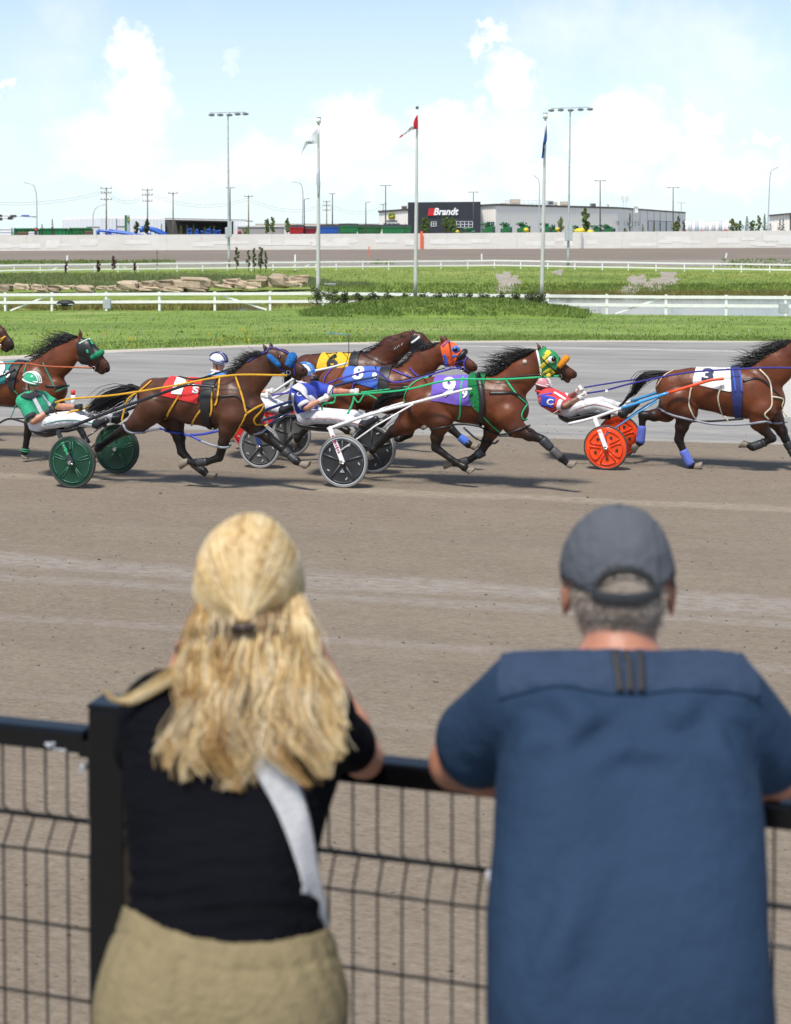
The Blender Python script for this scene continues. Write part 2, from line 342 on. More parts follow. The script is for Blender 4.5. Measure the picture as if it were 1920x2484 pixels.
# ================================================================== setting: ground, tracks, infield, pond
TH = R(13.0)                                   # heading of the track (to the right and towards the camera)
U = np.array([math.cos(TH), -math.sin(TH), 0]); V = np.array([math.sin(TH), math.cos(TH), 0])
def ground_mat(name, stops, scales, rough=.95, bump=.3, bscale=30, stretch_u=None, lines=(), mix2=None, spec=.2):
    m = bpy.data.materials.new(name); m.use_nodes = True; nt = m.node_tree; N = nt.nodes; L = nt.links; b = N['Principled BSDF']
    b.inputs['Roughness'].default_value = rough; b.inputs['Specular IOR Level'].default_value = spec
    g = N.new('ShaderNodeTexCoord')
    mp = N.new('ShaderNodeMapping'); mp.vector_type = 'TEXTURE' ; mp.inputs['Rotation'].default_value = (0, 0, -TH)
    L.new(g.outputs['Object'], mp.inputs[0]); rot = mp.outputs[0]
    st = N.new('ShaderNodeVectorMath'); st.operation = 'MULTIPLY'; st.inputs[1].default_value = (stretch_u or 1.0, 1, 1); L.new(rot, st.inputs[0])
    acc = None; tot = 0
    for (sc, wt, stretched) in scales:
        n = N.new('ShaderNodeTexNoise'); n.inputs['Scale'].default_value = sc; n.inputs['Detail'].default_value = 6; n.inputs['Roughness'].default_value = .65
        L.new(st.outputs[0] if stretched else rot, n.inputs['Vector'])
        k = N.new('ShaderNodeMath'); k.operation = 'MULTIPLY_ADD'; L.new(n.outputs['Fac'], k.inputs[0]); k.inputs[1].default_value = wt
        if acc is None: k.inputs[2].default_value = 0
        else: L.new(acc, k.inputs[2])
        acc = k.outputs[0]; tot += wt
    dv = N.new('ShaderNodeMath'); dv.operation = 'DIVIDE'; L.new(acc, dv.inputs[0]); dv.inputs[1].default_value = tot
    cr = N.new('ShaderNodeValToRGB'); L.new(dv.outputs[0], cr.inputs[0]); e = cr.color_ramp.elements
    while len(e) < len(stops): e.new(.5)
    for i, (p, c) in enumerate(stops): e[i].position = p; e[i].color = (*c, 1)
    col = cr.outputs[0]
    if lines:
        sp = N.new('ShaderNodeSeparateXYZ'); L.new(rot, sp.inputs[0])
        nz = N.new('ShaderNodeTexNoise'); nz.inputs['Scale'].default_value = 1.2; nz.inputs['Detail'].default_value = 5; L.new(st.outputs[0], nz.inputs['Vector'])
        n3 = N.new('ShaderNodeTexNoise'); n3.inputs['Scale'].default_value = 14; n3.inputs['Detail'].default_value = 6; n3.inputs['Roughness'].default_value = .7; L.new(st.outputs[0], n3.inputs['Vector'])
        for (v0, w, amt, lc) in lines:
            a = N.new('ShaderNodeMath'); a.operation = 'MULTIPLY_ADD'; L.new(nz.outputs['Fac'], a.inputs[0]); a.inputs[1].default_value = w*1.6; L.new(sp.outputs[1], a.inputs[2])
            s = N.new('ShaderNodeMath'); s.operation = 'SUBTRACT'; L.new(a.outputs[0], s.inputs[0]); s.inputs[1].default_value = v0+w*.8
            ab = N.new('ShaderNodeMath'); ab.operation = 'ABSOLUTE'; L.new(s.outputs[0], ab.inputs[0])
            mr = N.new('ShaderNodeMapRange'); mr.interpolation_type = 'SMOOTHSTEP'; L.new(ab.outputs[0], mr.inputs[0]); mr.inputs[1].default_value = w; mr.inputs[2].default_value = w*.25; mr.inputs[3].default_value = 0; mr.inputs[4].default_value = amt
            m2 = N.new('ShaderNodeMath'); m2.operation = 'MULTIPLY'; L.new(mr.outputs[0], m2.inputs[0])
            k3 = N.new('ShaderNodeMapRange'); L.new(n3.outputs['Fac'], k3.inputs[0]); k3.inputs[1].default_value = .35; k3.inputs[2].default_value = .6; L.new(k3.outputs[0], m2.inputs[1])
            mx = N.new('ShaderNodeMix'); mx.data_type = 'RGBA'; L.new(m2.outputs[0], mx.inputs[0]); L.new(col, mx.inputs[6]); mx.inputs[7].default_value = (*lc, 1); col = mx.outputs[2]
    if mix2:
        sc, lo, hi, c2 = mix2
        n = N.new('ShaderNodeTexNoise'); n.inputs['Scale'].default_value = sc; n.inputs['Detail'].default_value = 8; n.inputs['Roughness'].default_value = .65; L.new(st.outputs[0], n.inputs['Vector'])
        mr = N.new('ShaderNodeMapRange'); L.new(n.outputs['Fac'], mr.inputs[0]); mr.inputs[1].default_value = lo; mr.inputs[2].default_value = hi
        mx = N.new('ShaderNodeMix'); mx.data_type = 'RGBA'; L.new(mr.outputs[0], mx.inputs[0]); L.new(col, mx.inputs[6]); mx.inputs[7].default_value = (*c2, 1); col = mx.outputs[2]
    L.new(col, b.inputs['Base Color'])
    n = N.new('ShaderNodeTexNoise'); n.inputs['Scale'].default_value = bscale; n.inputs['Detail'].default_value = 8; n.inputs['Roughness'].default_value = .7; L.new(st.outputs[0] if stretch_u else rot, n.inputs['Vector'])
    bp = N.new('ShaderNodeBump'); bp.inputs['Strength'].default_value = bump; bp.inputs['Distance'].default_value = .05; L.new(n.outputs['Fac'], bp.inputs['Height']); L.new(bp.outputs[0], b.inputs['Normal'])
    return m
def vcoord(p): return float(np.dot(p, V))
ln = [(vcoord((G(0, 1362)+G(1920, 1472))/2), .42, .75, (.31, .282, .255)), (vcoord((G(0, 1400)+G(1920, 1512))/2), .22, .6, (.29, .264, .238)), (vcoord(G(1400, 1212)), .30, .7, (.34, .29, .22)),
      (vcoord(G(300, 1515)), .16, .5, (.29, .26, .23)), (vcoord(G(1000, 1760)), .10, .22, (.30, .27, .24)), (vcoord(G(1000, 1300)), .30, .18, (.13, .105, .085)), (vcoord(G(1000, 1620)), .35, .2, (.14, .115, .095))]
M_DIRT = ground_mat('track_dirt', [(.33, (.080, .060, .043)), (.45, (.170, .136, .101)), (.51, (.214, .174, .131)), (.57, (.252, .208, .160)), (.72, (.37, .318, .255))],
                    [(1.1, .35, True), (9, .5, True), (30, 1.0, True), (70, 1.0, True), (200, .6, False)], bump=.45, bscale=60, stretch_u=.42, lines=ln)
M_FARDIRT = ground_mat('far_track_dirt', [(.3, (.14, .115, .092)), (.5, (.19, .157, .128)), (.7, (.24, .20, .163))], [(.3, 1, True), (3, .6, True)], stretch_u=.15, bump=.1)
M_ASPH = ground_mat('apron_asphalt', [(.36, (.175, .168, .156)), (.47, (.240, .231, .216)), (.54, (.272, .261, .244)), (.65, (.35, .33, .30))],
                    [(.6, 1.0, True), (3.5, 1.0, True), (30, 1.0, False)], bump=.2, bscale=25, stretch_u=.2, mix2=(1.1, .54, .74, (.14, .137, .132)),
                    lines=[(vcoord(G(1650, 849)), .30, .85, (.46, .43, .38)), (vcoord(G(1180, 879)), .16, .5, (.42, .39, .35)), (vcoord(G(960, 906)), .03, 1.0, (.05, .05, .05)), (vcoord(G(1500, 1040)), .25, .6, (.36, .33, .29)), (vcoord(G(1500, 1064)), .35, .7, (.33, .30, .26)), (vcoord(G(1500, 985)), .05, .6, (.10, .10, .10))])
M_LAWN = ground_mat('lawn_grass', [(.38, (.085, .128, .026)), (.46, (.135, .205, .038)), (.53, (.175, .255, .048)), (.61, (.27, .30, .105))],
                    [(.12, 1.5, True), (.55, 1.0, True), (6, .6, False), (25, .4, False)], bump=.5, bscale=12, stretch_u=.35)
M_BANK = ground_mat('bank_grass', [(.37, (.09, .13, .028)), (.47, (.155, .215, .042)), (.54, (.215, .26, .06)), (.63, (.31, .30, .11))],
                    [(.06, 1.0, True), (.5, .9, False), (4, .8, False)], bump=.6, bscale=6, stretch_u=.4)
M_GRAVEL = ground_mat('gravel', [(.3, (.20, .185, .165)), (.5, (.32, .30, .27)), (.7, (.42, .40, .36))], [(1, 1, False), (9, 1, False), (40, .7, False)], bump=.5, bscale=20)
M_STRIP = ground_mat('gravel_verge', [(.35, (.14, .125, .105)), (.5, (.24, .22, .19)), (.65, (.36, .335, .30))], [(1, 1, False), (9, 1, False)], bump=.5, bscale=20)
M_SAND = ground_mat('sandy_edge', [(.3, (.30, .25, .19)), (.5, (.45, .40, .33)), (.7, (.58, .54, .47))], [(1.3, 1, True), (9, 1, False)], bump=.2, stretch_u=.3)
M_LOT = ground_mat('dealer_lot', [(.3, (.20, .19, .17)), (.6, (.30, .29, .26))], [(.05, 1, False), (.5, 1, False)], bump=.1)
PXS = np.concatenate([np.arange(-1500, -200, 130), np.arange(-200, 2130, 38), np.arange(2130, 3600, 130)])
def itp(kn): return np.interp(PXS, [k[0] for k in kn], [k[1] for k in kn])
def row_z(ykn, z): return np.array([G(x, y, z) for x, y in zip(PXS, itp(ykn))])
def row_d(ykn, dkn): return np.array([P(x, y, d) for x, y, d in zip(PXS, itp(ykn), itp(dkn))])
def sheet(name, rows, m, sub=4, fn=None):
    out = []
    for a, b in zip(rows[:-1], rows[1:]):
        for t in np.arange(sub)/sub: out.append(a*(1-t)+b*t)
    out.append(rows[-1])
    if fn is not None: out = [np.array([q+np.array([0, 0, fn(q)]) for q in r]) for r in out]
    mb = MB(); mb.grid(out, m); return struct(mb, name)
# -- racing surface the camera looks across, its far edge against the grey apron
EDGE = [(-1500, 1000), (0, 1032), (1050, 1056), (1920, 1079), (3500, 1118)]
LAWNE = [(-1500, 960), (-300, 886), (0, 872), (85, 868), (250, 856), (480, 847), (622, 841), (900, 834), (1114, 831), (1440, 829), (1920, 831), (3500, 836)]
r_edge = row_z(EDGE, 0); r_near = r_edge.copy(); r_near[:, 1] = -25; r_near[:, 0] = np.linspace(-60, 60, len(PXS))
mb = MB(); mb.grid([r_near, np.stack([np.linspace(-40, 40, len(PXS)), np.full(len(PXS), 2.0), np.zeros(len(PXS))], 1), r_edge*np.array([1, .55, 1])+np.array([0, 0, 0]), r_edge], M_DIRT); struct(mb, 'race_track')
r_lawn = row_z(LAWNE, 0)
sheet('asphalt_apron', [r_edge, r_lawn], M_ASPH)
# -- lawn down to the near white fence
FB = [(-1500, 748), (0, 755), (760, 753), (1320, 761), (1920, 767), (3500, 776)]; FBD = [(-1500, 104), (0, 96), (960, 92), (1920, 86), (3500, 78)]
r_fb = row_d(FB, FBD)
r_sand = r_lawn+(r_fb-r_lawn)*.028
sheet('sandy_verge', [r_lawn, r_sand], M_SAND, 1)
sheet('lawn', [r_sand, r_fb], M_LAWN, 6)
# -- pond bed and infield bank behind it
WZ = -2.0
def bed(x, deep): return deep
r_p1 = np.array([q+np.array([q[0]/q[1]*1.5, 1.5, 0])*1.0 for q in r_fb]); r_p1[:, 2] = np.interp(PXS, [480, 540, 760, 1250, 1330, 3500], [-1.85, -2.06, -2.06, -2.0, -2.4, -2.4])
SH = [(-1500, 738), (500, 738), (760, 735), (1000, 726), (1330, 719), (3500, 716)]; SHD = [(-1500, 104), (500, 104), (760, 106), (1000, 112), (1330, 117), (3500, 119)]
r_p2 = row_d(SH, SHD)
r_pm = (r_p1+r_p2)/2; r_pm[:, 2] = np.minimum(np.interp(PXS, [480, 540, 700, 1250, 1330], [-1.8, -2.15, -1.9, -1.95, -2.6]), r_pm[:, 2]+.3)
BK = [(-1500, 668), (0, 668), (500, 670), (740, 678), (840, 690), (1920, 688), (3500, 690)]; BKD = [(-1500, 128), (740, 128), (840, 128), (3500, 128)]
r_bk = row_d(BK, BKD)
FF = [(-1500, 672), (0, 666), (36, 664), (700, 656), (1200, 651), (1320, 653), (1600, 658), (1867, 662), (3500, 690)]; FFD = [(-1500, 150), (0, 155), (700, 165), (1180, 172), (1340, 168), (1920, 158), (3500, 140)]
r_ff = row_d(FF, FFD)
RKY = [(-1500, 706), (0, 706), (760, 700), (840, 704), (3500, 704)]; RKD = [(-1500, 118), (760, 118), (900, 126), (3500, 126)]
r_rk = row_d(RKY, RKD)
def rough(q): return .10*math.sin(q[0]*.9+q[1]*.37)*math.sin(q[1]*.53-q[0]*.21)
sheet('infield_bank', [r_fb, r_p1, r_pm, r_p2, r_rk, r_bk, r_ff], M_BANK, 3)
mb = MB(); c = 40
M_WATER = bpy.data.materials.new('pond_water'); M_WATER.use_nodes = True
_b = M_WATER.node_tree.nodes['Principled BSDF']; _b.inputs['Base Color'].default_value = (.05, .06, .045, 1); _b.inputs['Roughness'].default_value = .12; _b.inputs['IOR'].default_value = 1.18
_n = M_WATER.node_tree.nodes.new('ShaderNodeTexNoise'); _n.inputs['Scale'].default_value = 3; _n.inputs['Detail'].default_value = 5
_t = M_WATER.node_tree.nodes.new('ShaderNodeTexCoord'); M_WATER.node_tree.links.new(_t.outputs['Object'], _n.inputs['Vector'])
_p = M_WATER.node_tree.nodes.new('ShaderNodeBump'); _p.inputs['Strength'].default_value = .12; _p.inputs['Distance'].default_value = .05
M_WATER.node_tree.links.new(_n.outputs['Fac'], _p.inputs['Height']); M_WATER.node_tree.links.new(_p.outputs[0], _b.inputs['Normal'])
wx = np.linspace(-70, 90, 5); mb.grid([[(x*1.0, 87.2-x*.02 if False else 84.0, WZ) for x in wx], [(x, 121, WZ) for x in wx]], M_WATER, False); struct(mb, 'pond_water')
# -- gravel strip, far straight, ground beyond the outer wall
FT = [(-1500, 640), (0, 634), (960, 632), (1920, 630), (3500, 628)]
r_ft = row_d(FT, [(-1500, 200), (3500, 200)])
r_g = r_ff*.62+r_ft*.38; sheet('far_grass_verge', [r_ff, r_g], M_BANK, 2); sheet('gravel_strip', [r_g, r_ft], M_STRIP, 2)
WB = [(-1500, 614), (0, 608.5), (960, 604.5), (1920, 600.5), (3500, 594)]
r_wb = row_d(WB, [(-1500, 250), (3500, 250)])
sheet('far_track', [r_ft, r_wb], M_FARDIRT, 3)
r_w2 = r_wb*np.array([1, 1, 1])+np.array([0, 8, 0]); r_w2[:, 2] = 1.0
r_far = r_w2.copy(); r_far[:, 1] = 7000; r_far[:, 0] *= 40
sheet('dealer_lot', [r_wb, r_w2, r_far], M_LOT, 1)
# mound in front of the flagpoles
def mound_pt(a, b):
    px = 700+760*a; D = 90.5-15*b
    z0 = np.interp(px, PXS, (r_lawn+(r_fb-r_lawn)*0)[:, 2])
    base = P(px, np.interp(px, [k[0] for k in FB], [k[1] for k in FB]), 90)
    e = max(0, 1-(abs(a-.5)/.5)**2.4)*max(0, math.sin(math.pi*min(1, max(0, b*.93+.07)))**.8)
    zl = np.interp(D, [44, 92], [0, -1.66])
    return np.array([(px-CX)/FPX*D, D, zl-.22+.92*e*(1+.10*math.sin(px*.03)*math.sin(D*1.1))])
mb = MB(); mb.grid([[mound_pt(a, b) for a in np.linspace(0, 1, 60)] for b in np.linspace(0, 1, 16)], M_LAWN); struct(mb, 'grass_mound')
# ------------------------------------------------------------------ grass tufts (uncountable)
def leaf_mat(name, c1, c2, sc=.5, trans=.25):
    m = bpy.data.materials.new(name); m.use_nodes = True; nt = m.node_tree; N = nt.nodes; L = nt.links; b = N['Principled BSDF']
    b.inputs['Roughness'].default_value = .6; b.inputs['Specular IOR Level'].default_value = .3
    g = N.new('ShaderNodeNewGeometry'); n = N.new('ShaderNodeTexNoise'); n.inputs['Scale'].default_value = sc; n.inputs['Detail'].default_value = 3; L.new(g.outputs['Position'], n.inputs['Vector'])
    a = N.new('ShaderNodeMath'); a.operation = 'MULTIPLY_ADD'; L.new(g.outputs['Random Per Island'], a.inputs[0]); a.inputs[1].default_value = .5; L.new(n.outputs['Fac'], a.inputs[2])
    cr = N.new('ShaderNodeValToRGB'); L.new(a.outputs[0], cr.inputs[0]); e = cr.color_ramp.elements
    e[0].position = .4; e[1].position = 1.0; e[0].color = (*c1, 1); e[1].color = (*c2, 1); L.new(cr.outputs[0], b.inputs['Base Color'])
    t = N.new('ShaderNodeBsdfTranslucent'); L.new(cr.outputs[0], t.inputs[0]); mx = N.new('ShaderNodeMixShader'); mx.inputs[0].default_value = trans
    L.new(b.outputs[0], mx.inputs[1]); L.new(t.outputs[0], mx.inputs[2]); L.new(mx.outputs[0], N['Material Output'].inputs[0]); return m
M_TUFT = leaf_mat('tuft_grass', (.115, .175, .036), (.21, .28, .065), .15); M_REED = leaf_mat('reed_grass', (.12, .12, .03), (.30, .25, .09)); M_WEED = leaf_mat('weed_leaf', (.085, .14, .03), (.17, .24, .05))
M_YEL = leaf_mat('yellow_flower', (.45, .33, .02), (.6, .45, .03)); M_SEED = leaf_mat('seed_heads', (.28, .26, .17), (.42, .40, .30)); M_SAGE = leaf_mat('grey_green_grass', (.12, .165, .06), (.24, .27, .12))
def blades(name, pts, h, w, m, lean=.35, seed=1, nb=5, spread=.12):
    r = np.random.default_rng(seed); pts = np.asarray(pts, float)
    for w_ in WASHP: pts = pts[~in_poly(pts, w_) | (r.uniform(0, 1, len(pts)) < .22)]
    pts = np.repeat(pts, nb, 0); n = len(pts)
    pts = pts+np.stack([r.normal(0, spread, n), r.normal(0, spread, n), np.zeros(n)], 1)
    a = r.uniform(0, 2*math.pi, n); hh = h*r.uniform(.5, 1.25, n); ww = w*r.uniform(.6, 1.3, n)
    side = np.stack([np.cos(a), np.sin(a)*.6, np.zeros(n)], 1)*ww[:, None]/2
    tip = pts+np.stack([r.normal(0, lean, n)*hh, r.normal(0, lean, n)*hh, hh], 1); mid = pts*.5+tip*.5+np.array([0, 0, 1])*(hh*.08)[:, None]
    v = np.stack([pts-side, pts+side, mid+side*.7, tip, mid-side*.7], 1).reshape(-1, 3)
    f = (np.arange(n)[:, None]*5+np.arange(5)[None]).tolist()
    me = bpy.data.meshes.new(name); me.from_pydata(v.tolist(), [], f); me.materials.append(m); me.update()
    return tag(link(name, me), kind='stuff')
def lerp_rows(ra, rb, px, t):
    a = np.stack([np.interp(px, PXS, ra[:, i]) for i in range(3)], 1); b = np.stack([np.interp(px, PXS, rb[:, i]) for i in range(3)], 1); return a+(b-a)*np.asarray(t)[:, None]
# washed-out gravel patches on the bank
M_WASH = ground_mat('washed_out_soil', [(.36, (.17, .145, .11)), (.5, (.31, .275, .225)), (.64, (.42, .385, .33))], [(.8, 1, False), (6, 1, False)], bump=.5, bscale=12)
WASHP = []
def bankpt(px, t):
    ra, rb, u_ = (r_p2, r_rk, 1+t/.3) if t < 0 else ((r_rk, r_bk, t/.35) if t < .35 else (r_bk, r_ff, (t-.35)/.65)); return lerp_rows(ra, rb, np.array([px]), np.array([u_]))[0]
def patch_ground(cx, t, rx, ry, seed):
    r2 = np.random.default_rng(seed); mb = MB(); n = 40; rings = []
    for k in np.linspace(0, 1, 5):
        row = []
        for j in range(n):
            a = 2*math.pi*j/n; q = 1+.3*math.sin(3*a+seed)+.2*math.sin(7*a+2*seed)+.12*math.sin(13*a)
            row.append(bankpt(cx+rx*k*q*math.cos(a)+rx*.4*k*math.sin(a), t+ry*k*q*math.sin(a))+np.array([0, 0, (.11-.09*k)]))
        rings.append(row)
    WASHP.append([(q[0], q[1]) for q in rings[-1]]); mb.grid(rings, M_WASH, True, True); return struct(mb, 'gravel_wash')
patch_ground(1228, .35, 26, .45, 1); patch_ground(1236, .05, 22, .18, 6); patch_ground(1545, .25, 36, .42, 2); patch_ground(1612, .5, 34, .40, 3); patch_ground(1355, .85, 12, .15, 4); patch_ground(1530, -.12, 40, .16, 5); patch_ground(1600, .02, 30, .2, 7)
r_ = np.random.default_rng(11)
def scat(n, x0, x1, ra, rb, t0=0.0, t1=1.0, pw=1.0):
    px = r_.uniform(x0, x1, n); t = t0+(t1-t0)*r_.uniform(0, 1, n)**pw; return lerp_rows(ra, rb, px, t)
blades('lawn_edge_grass', np.concatenate([scat(2300, -150, 2080, r_sand, r_fb, 0, .10), scat(1900, -150, 2080, r_sand, r_fb, .1, 1)]), .075, .03, M_TUFT, seed=2, nb=5, spread=.25)
blades('lawn_weeds', scat(260, -150, 2080, r_sand, r_fb, 0, .8), .09, .05, M_WEED, seed=3, nb=7, spread=.25)
blades('clover_heads', scat(1500, -150, 2080, r_sand, r_fb, 0, .8), .08, .03, M_SEED, seed=33, nb=2, spread=.3)
blades('yellow_wildflowers', np.concatenate([scat(90, 100, 900, r_sand, r_fb, .02, .3), scat(170, 480, 1000, r_p2, r_rk, 0, 1), scat(420, 1300, 2000, r_rk, r_bk, 0, 1), scat(200, 1500, 2000, r_bk, r_ff, 0.4, 1), scat(150, 1000, 1500, r_rk, r_bk, .3, 1)]), .13, .045, M_YEL, seed=4, nb=2, spread=.25)
blades('reeds', np.concatenate([scat(1600, -150, 1320, r_p1, r_p2, .3, 1.0), scat(1500, 1300, 2050, r_p2, r_rk, -.05, .35), scat(500, -150, 560, r_fb, r_p1, .3, 1)]), .42, .035, M_REED, seed=5, nb=6)
blades('tall_bank_grass', np.concatenate([scat(3600, -150, 760, r_rk, r_bk, .15, 1.05), scat(900, 700, 900, r_rk, r_bk, .3, 1.0)]), .34, .05, M_SAGE, seed=6, nb=5, spread=.25)
blades('bank_weeds', np.concatenate([scat(500, -150, 760, r_rk, r_bk, .1, .9), scat(260, 1480, 1720, r_rk, r_bk, -.2, .9), scat(1400, 780, 2080, r_p2, r_bk, .05, 1)]), .24, .10, M_WEED, seed=7, nb=5, spread=.3)
blades('bank_grass_tufts', np.concatenate([scat(5200, 760, 2080, r_p2, r_bk, 0, 1), scat(4200, -150, 2080, r_bk, r_ff, 0, 1)]), .16, .05, M_TUFT, seed=8, nb=4, spread=.3)
blades('far_verge_weeds', np.concatenate([scat(700, -100, 420, r_ff, r_ft, .7, 1.0), scat(260, 1750, 2050, r_ff, r_ft, .3, 1.0), scat(40, 900, 950, r_ff, r_ft, .5, .9)]), .35, .12, M_WEED, seed=9, nb=4, spread=.4)
mp_ = [mound_pt(a, b) for a, b in zip(r_.uniform(.05, .95, 4200), r_.uniform(.05, .95, 4200))]
blades('mound_grass', mp_, .16, .04, M_TUFT, seed=10, nb=6, spread=.2)
blades('mound_weeds', mp_[::6], .22, .09, M_WEED, seed=12, nb=6, spread=.2)
# loose clods on the near track
mb = MB(); r2 = np.random.default_rng(5)
ico_v = np.array([(0,0,1),(.9,0,.3),(.28,.85,.3),(-.72,.53,.3),(-.72,-.53,.3),(.28,-.85,.3),(0,0,-.6)]); ico_f = [(0,1,2),(0,2,3),(0,3,4),(0,4,5),(0,5,1),(6,2,1),(6,3,2),(6,4,3),(6,5,4),(6,1,5)]
M_CLOD = mat('dirt_clod', (.135, .108, .083), .95, .35, 3)
for i in range(1300):
    y = 5.2+(r2.uniform()**1.6)*19; x = r2.uniform(-.3, .3)*y*1.05; s = r2.uniform(.003, .008)*(1+.5*(y > 10))*(1.8 if r2.uniform() < .05 else 1)
    mb.add(np.array([x, y, s*.2])+ico_v*s*r2.uniform(.6, 1.3, (7, 1))*np.array([r2.uniform(1, 1.8), 1, .8]), ico_f, M_CLOD)
tag(mb.build('dirt_clods'), kind='stuff')
# ================================================================== background: fences, poles, rocks, trees, dealership
ORD = ['first','second','third','fourth','fifth','sixth','seventh','eighth','ninth','tenth','eleventh','twelfth','thirteenth','fourteenth','fifteenth','sixteenth','seventeenth','eighteenth','nineteenth','twentieth',
       'twenty-first','twenty-second','twenty-third','twenty-fourth','twenty-fifth','twenty-sixth','twenty-seventh','twenty-eighth']
M_WPAINT = mat('white_paint', (.80, .79, .76), .5, .06, 3); M_GALV = mat('galvanised_steel', (.48, .50, .53), .45, .12, 2, metal=.3); M_DKPOLE = mat('dark_pole_paint', (.06, .06, .065), .5, .1)
M_WOODP = mat('weathered_wood_pole', (.22, .18, .14), .8, .2, 2); M_ORANGE = mat('orange_plastic', (.75, .13, .04), .5, .1); M_LGREY = mat('light_grey_box', (.42, .45, .48), .5, .08)
M_BLACK = mat('black_rubber', (.018, .018, .02), .6, .2); M_LAMP = mat('lamp_housing', (.13, .135, .15), .4, .1); M_GLASS = mat('dark_window_glass', (.03, .035, .045), .08, .1, 1, spec=.8)
IY = lambda kn, x: float(np.interp(x, [k[0] for k in kn], [k[1] for k in kn]))
# ---- white rail fences
def rail_fence(name, posts, fb, fd, hgt, label, wpost, rails, braces):
    b0 = P(posts[len(posts)//2], IY(fb, posts[len(posts)//2]), IY(fd, posts[len(posts)//2])); root = thing(name, b0, label, 'fence')
    base = [P(x, IY(fb, x), IY(fd, x)) for x in posts]; up = np.array([0, 0, 1.])
    for i, b in enumerate(base):
        t = nrm((base[min(i+1, len(base)-1)]-base[max(i-1, 0)])*np.array([1, 1, 0])); mb = MB()
        lean = np.array([math.sin(i*2.3)*.008, 0, 0]); mb.bar(b-up*.15, b+up*hgt+lean, wpost, wpost, M_WPAINT, up=t)
        mb.box(b+up*(hgt+.012)+lean, (wpost*1.15, wpost*1.15, .025), M_WPAINT, math.atan2(t[1], t[0])); mb.build('post', root)
    for (zf, th) in rails:
        mb = MB()
        for i in range(len(base)-1):
            t = nrm(base[i+1]-base[i]); o = np.array([t[1], -t[0], 0])*(wpost*.5+.022)
            mb.bar(base[i]+up*(zf+.01*math.sin(i*1.7))+o, base[i+1]+up*(zf+.01*math.sin(i*1.7+1.7))+o, .04, th, M_WPAINT)
        mb.build('rail', root)
    for (x0, x1) in braces:
        a = P(x0, IY(fb, x0), IY(fd, x0)); c = P(x1, IY(fb, x1), IY(fd, x1)); mb = MB(); mb.bar(a+up*hgt*.93, c+up*.05, .05, .11, M_WPAINT); mb.build('brace', root)
    return root
NP = [-245, -118, 14, 127, 259, 388, 522, 656, 785, 912, 1040, 1180, 1329, 1473, 1616, 1762, 1906, 2055]
rail_fence('rail_fence', NP, FB, FBD, 1.24, 'white two-rail fence along the pond at the edge of the lawn', .15, [(1.12, .19), (.60, .19)], [(127, 26), (522, 648), (1616, 1494)])
FP = [-95, -30, 35, 98, 164, 230, 287, 335, 382, 430, 492, 552, 610, 663, 716, 767, 816, 880, 943, 1007, 1070, 1135, 1200, 1264, 1330, 1395, 1462, 1525, 1592, 1661, 1731, 1799, 1868, 1935, 2005]
rail_fence('rail_fence', FP, FF, FFD, 1.02, 'thin white two-rail fence curving along the inside of the far straight', .13, [(.95, .17), (.38, .15)], [(155, 110), (288, 322), (765, 722)])
# ---- outer wall of concrete panels
M_CONC = ground_mat('concrete_wall', [(.3, (.62, .59, .535)), (.5, (.69, .665, .61)), (.7, (.76, .735, .685))], [(.25, 1, True), (1.6, .7, True)], stretch_u=.4, bump=.05, rough=.85)
M_CONCP = mat('repainted_concrete', (.74, .725, .68), .85, .05, .6)
WT = [(-1500, 578), (0, 570.6), (960, 566.6), (1920, 559), (3500, 550)]
xs = np.arange(-700, 2700, 85); wp = [P(x, IY(WB, x)+1.2, 250) for x in xs]; wt = [P(x, IY(WT, x), 250) for x in xs]
wall = thing('barrier_wall', P(960, 604.5, 250), 'long off-white concrete barrier wall round the outside of the far track', 'wall')
for i in range(len(xs)-1):
    mb = MB(); a, b, c, d = wp[i].copy(), wp[i+1].copy(), wt[i+1].copy(), wt[i].copy(); e = (b-a)*.0016; a += e; d += e; b -= e; c -= e
    mb.prism([a, b, c, d], (0, .25, 0), M_CONC); mb.build('panel', wall)
mb = MB(); r3 = np.random.default_rng(3)
for i in range(46):                                   # painted-over patches low on the wall
    x = r3.uniform(-60, 1960); w = r3.uniform(20, 75); t = r3.uniform(.08, .5); h = r3.uniform(.12, .36)
    q = [P(xx, IY(WB, xx)+(IY(WT, xx)-IY(WB, xx))*tt, 249.985) for xx, tt in ((x, t), (x+w, t), (x+w, min(.93, t+h)), (x, min(.93, t+h)))]
    mb.prism(q, (0, -.006-.0004*i, 0), M_CONCP)
mb.build('paint_patch', wall)
def stick(name, px, y0, y1, D, wpx, m, label, cat, dpt=.12, lean=0):
    a = P(px, y1, D); b = P(px+lean, y0, D); mb = MB(); w = wpx*D/FPX; mb.bar(a, b, w, min(w, dpt), m, up=(0, 1, 0)); mb.box(b, (w*1.04, min(w, dpt)*1.04, w*.12), m); return lone(mb, name, a, label, cat)
stick('marker_board', 1023, 561.5, 603.5, 249.6, 6.5, M_ORANGE, 'tall orange marker board standing against the concrete wall', 'marker')
stick('marker_pole', 896, 598, 628, 214, 2.6, M_ORANGE, 'slim orange pole on the far track left of the middle flagpole', 'marker')
stick('marker_stake', 163, 620, 636, 196, 4, M_WPAINT, 'white stake above the far fence behind the reddish shrubs', 'marker', lean=1)
stick('marker_stake', 716, 618, 654, 165.5, 3.6, M_WPAINT, 'tall white stake beside a far fence post left of the flagpoles', 'marker', lean=.6)
stick('marker_stake', 1169, 616, 630, 196, 3.2, M_WPAINT, 'white stake on the far track right of the middle flagpole', 'marker')
stick('marker_stake', 1761, 614, 626, 205, 3.4, M_WPAINT, 'leaning white stake on the far track towards the storage tanks', 'marker', lean=2)
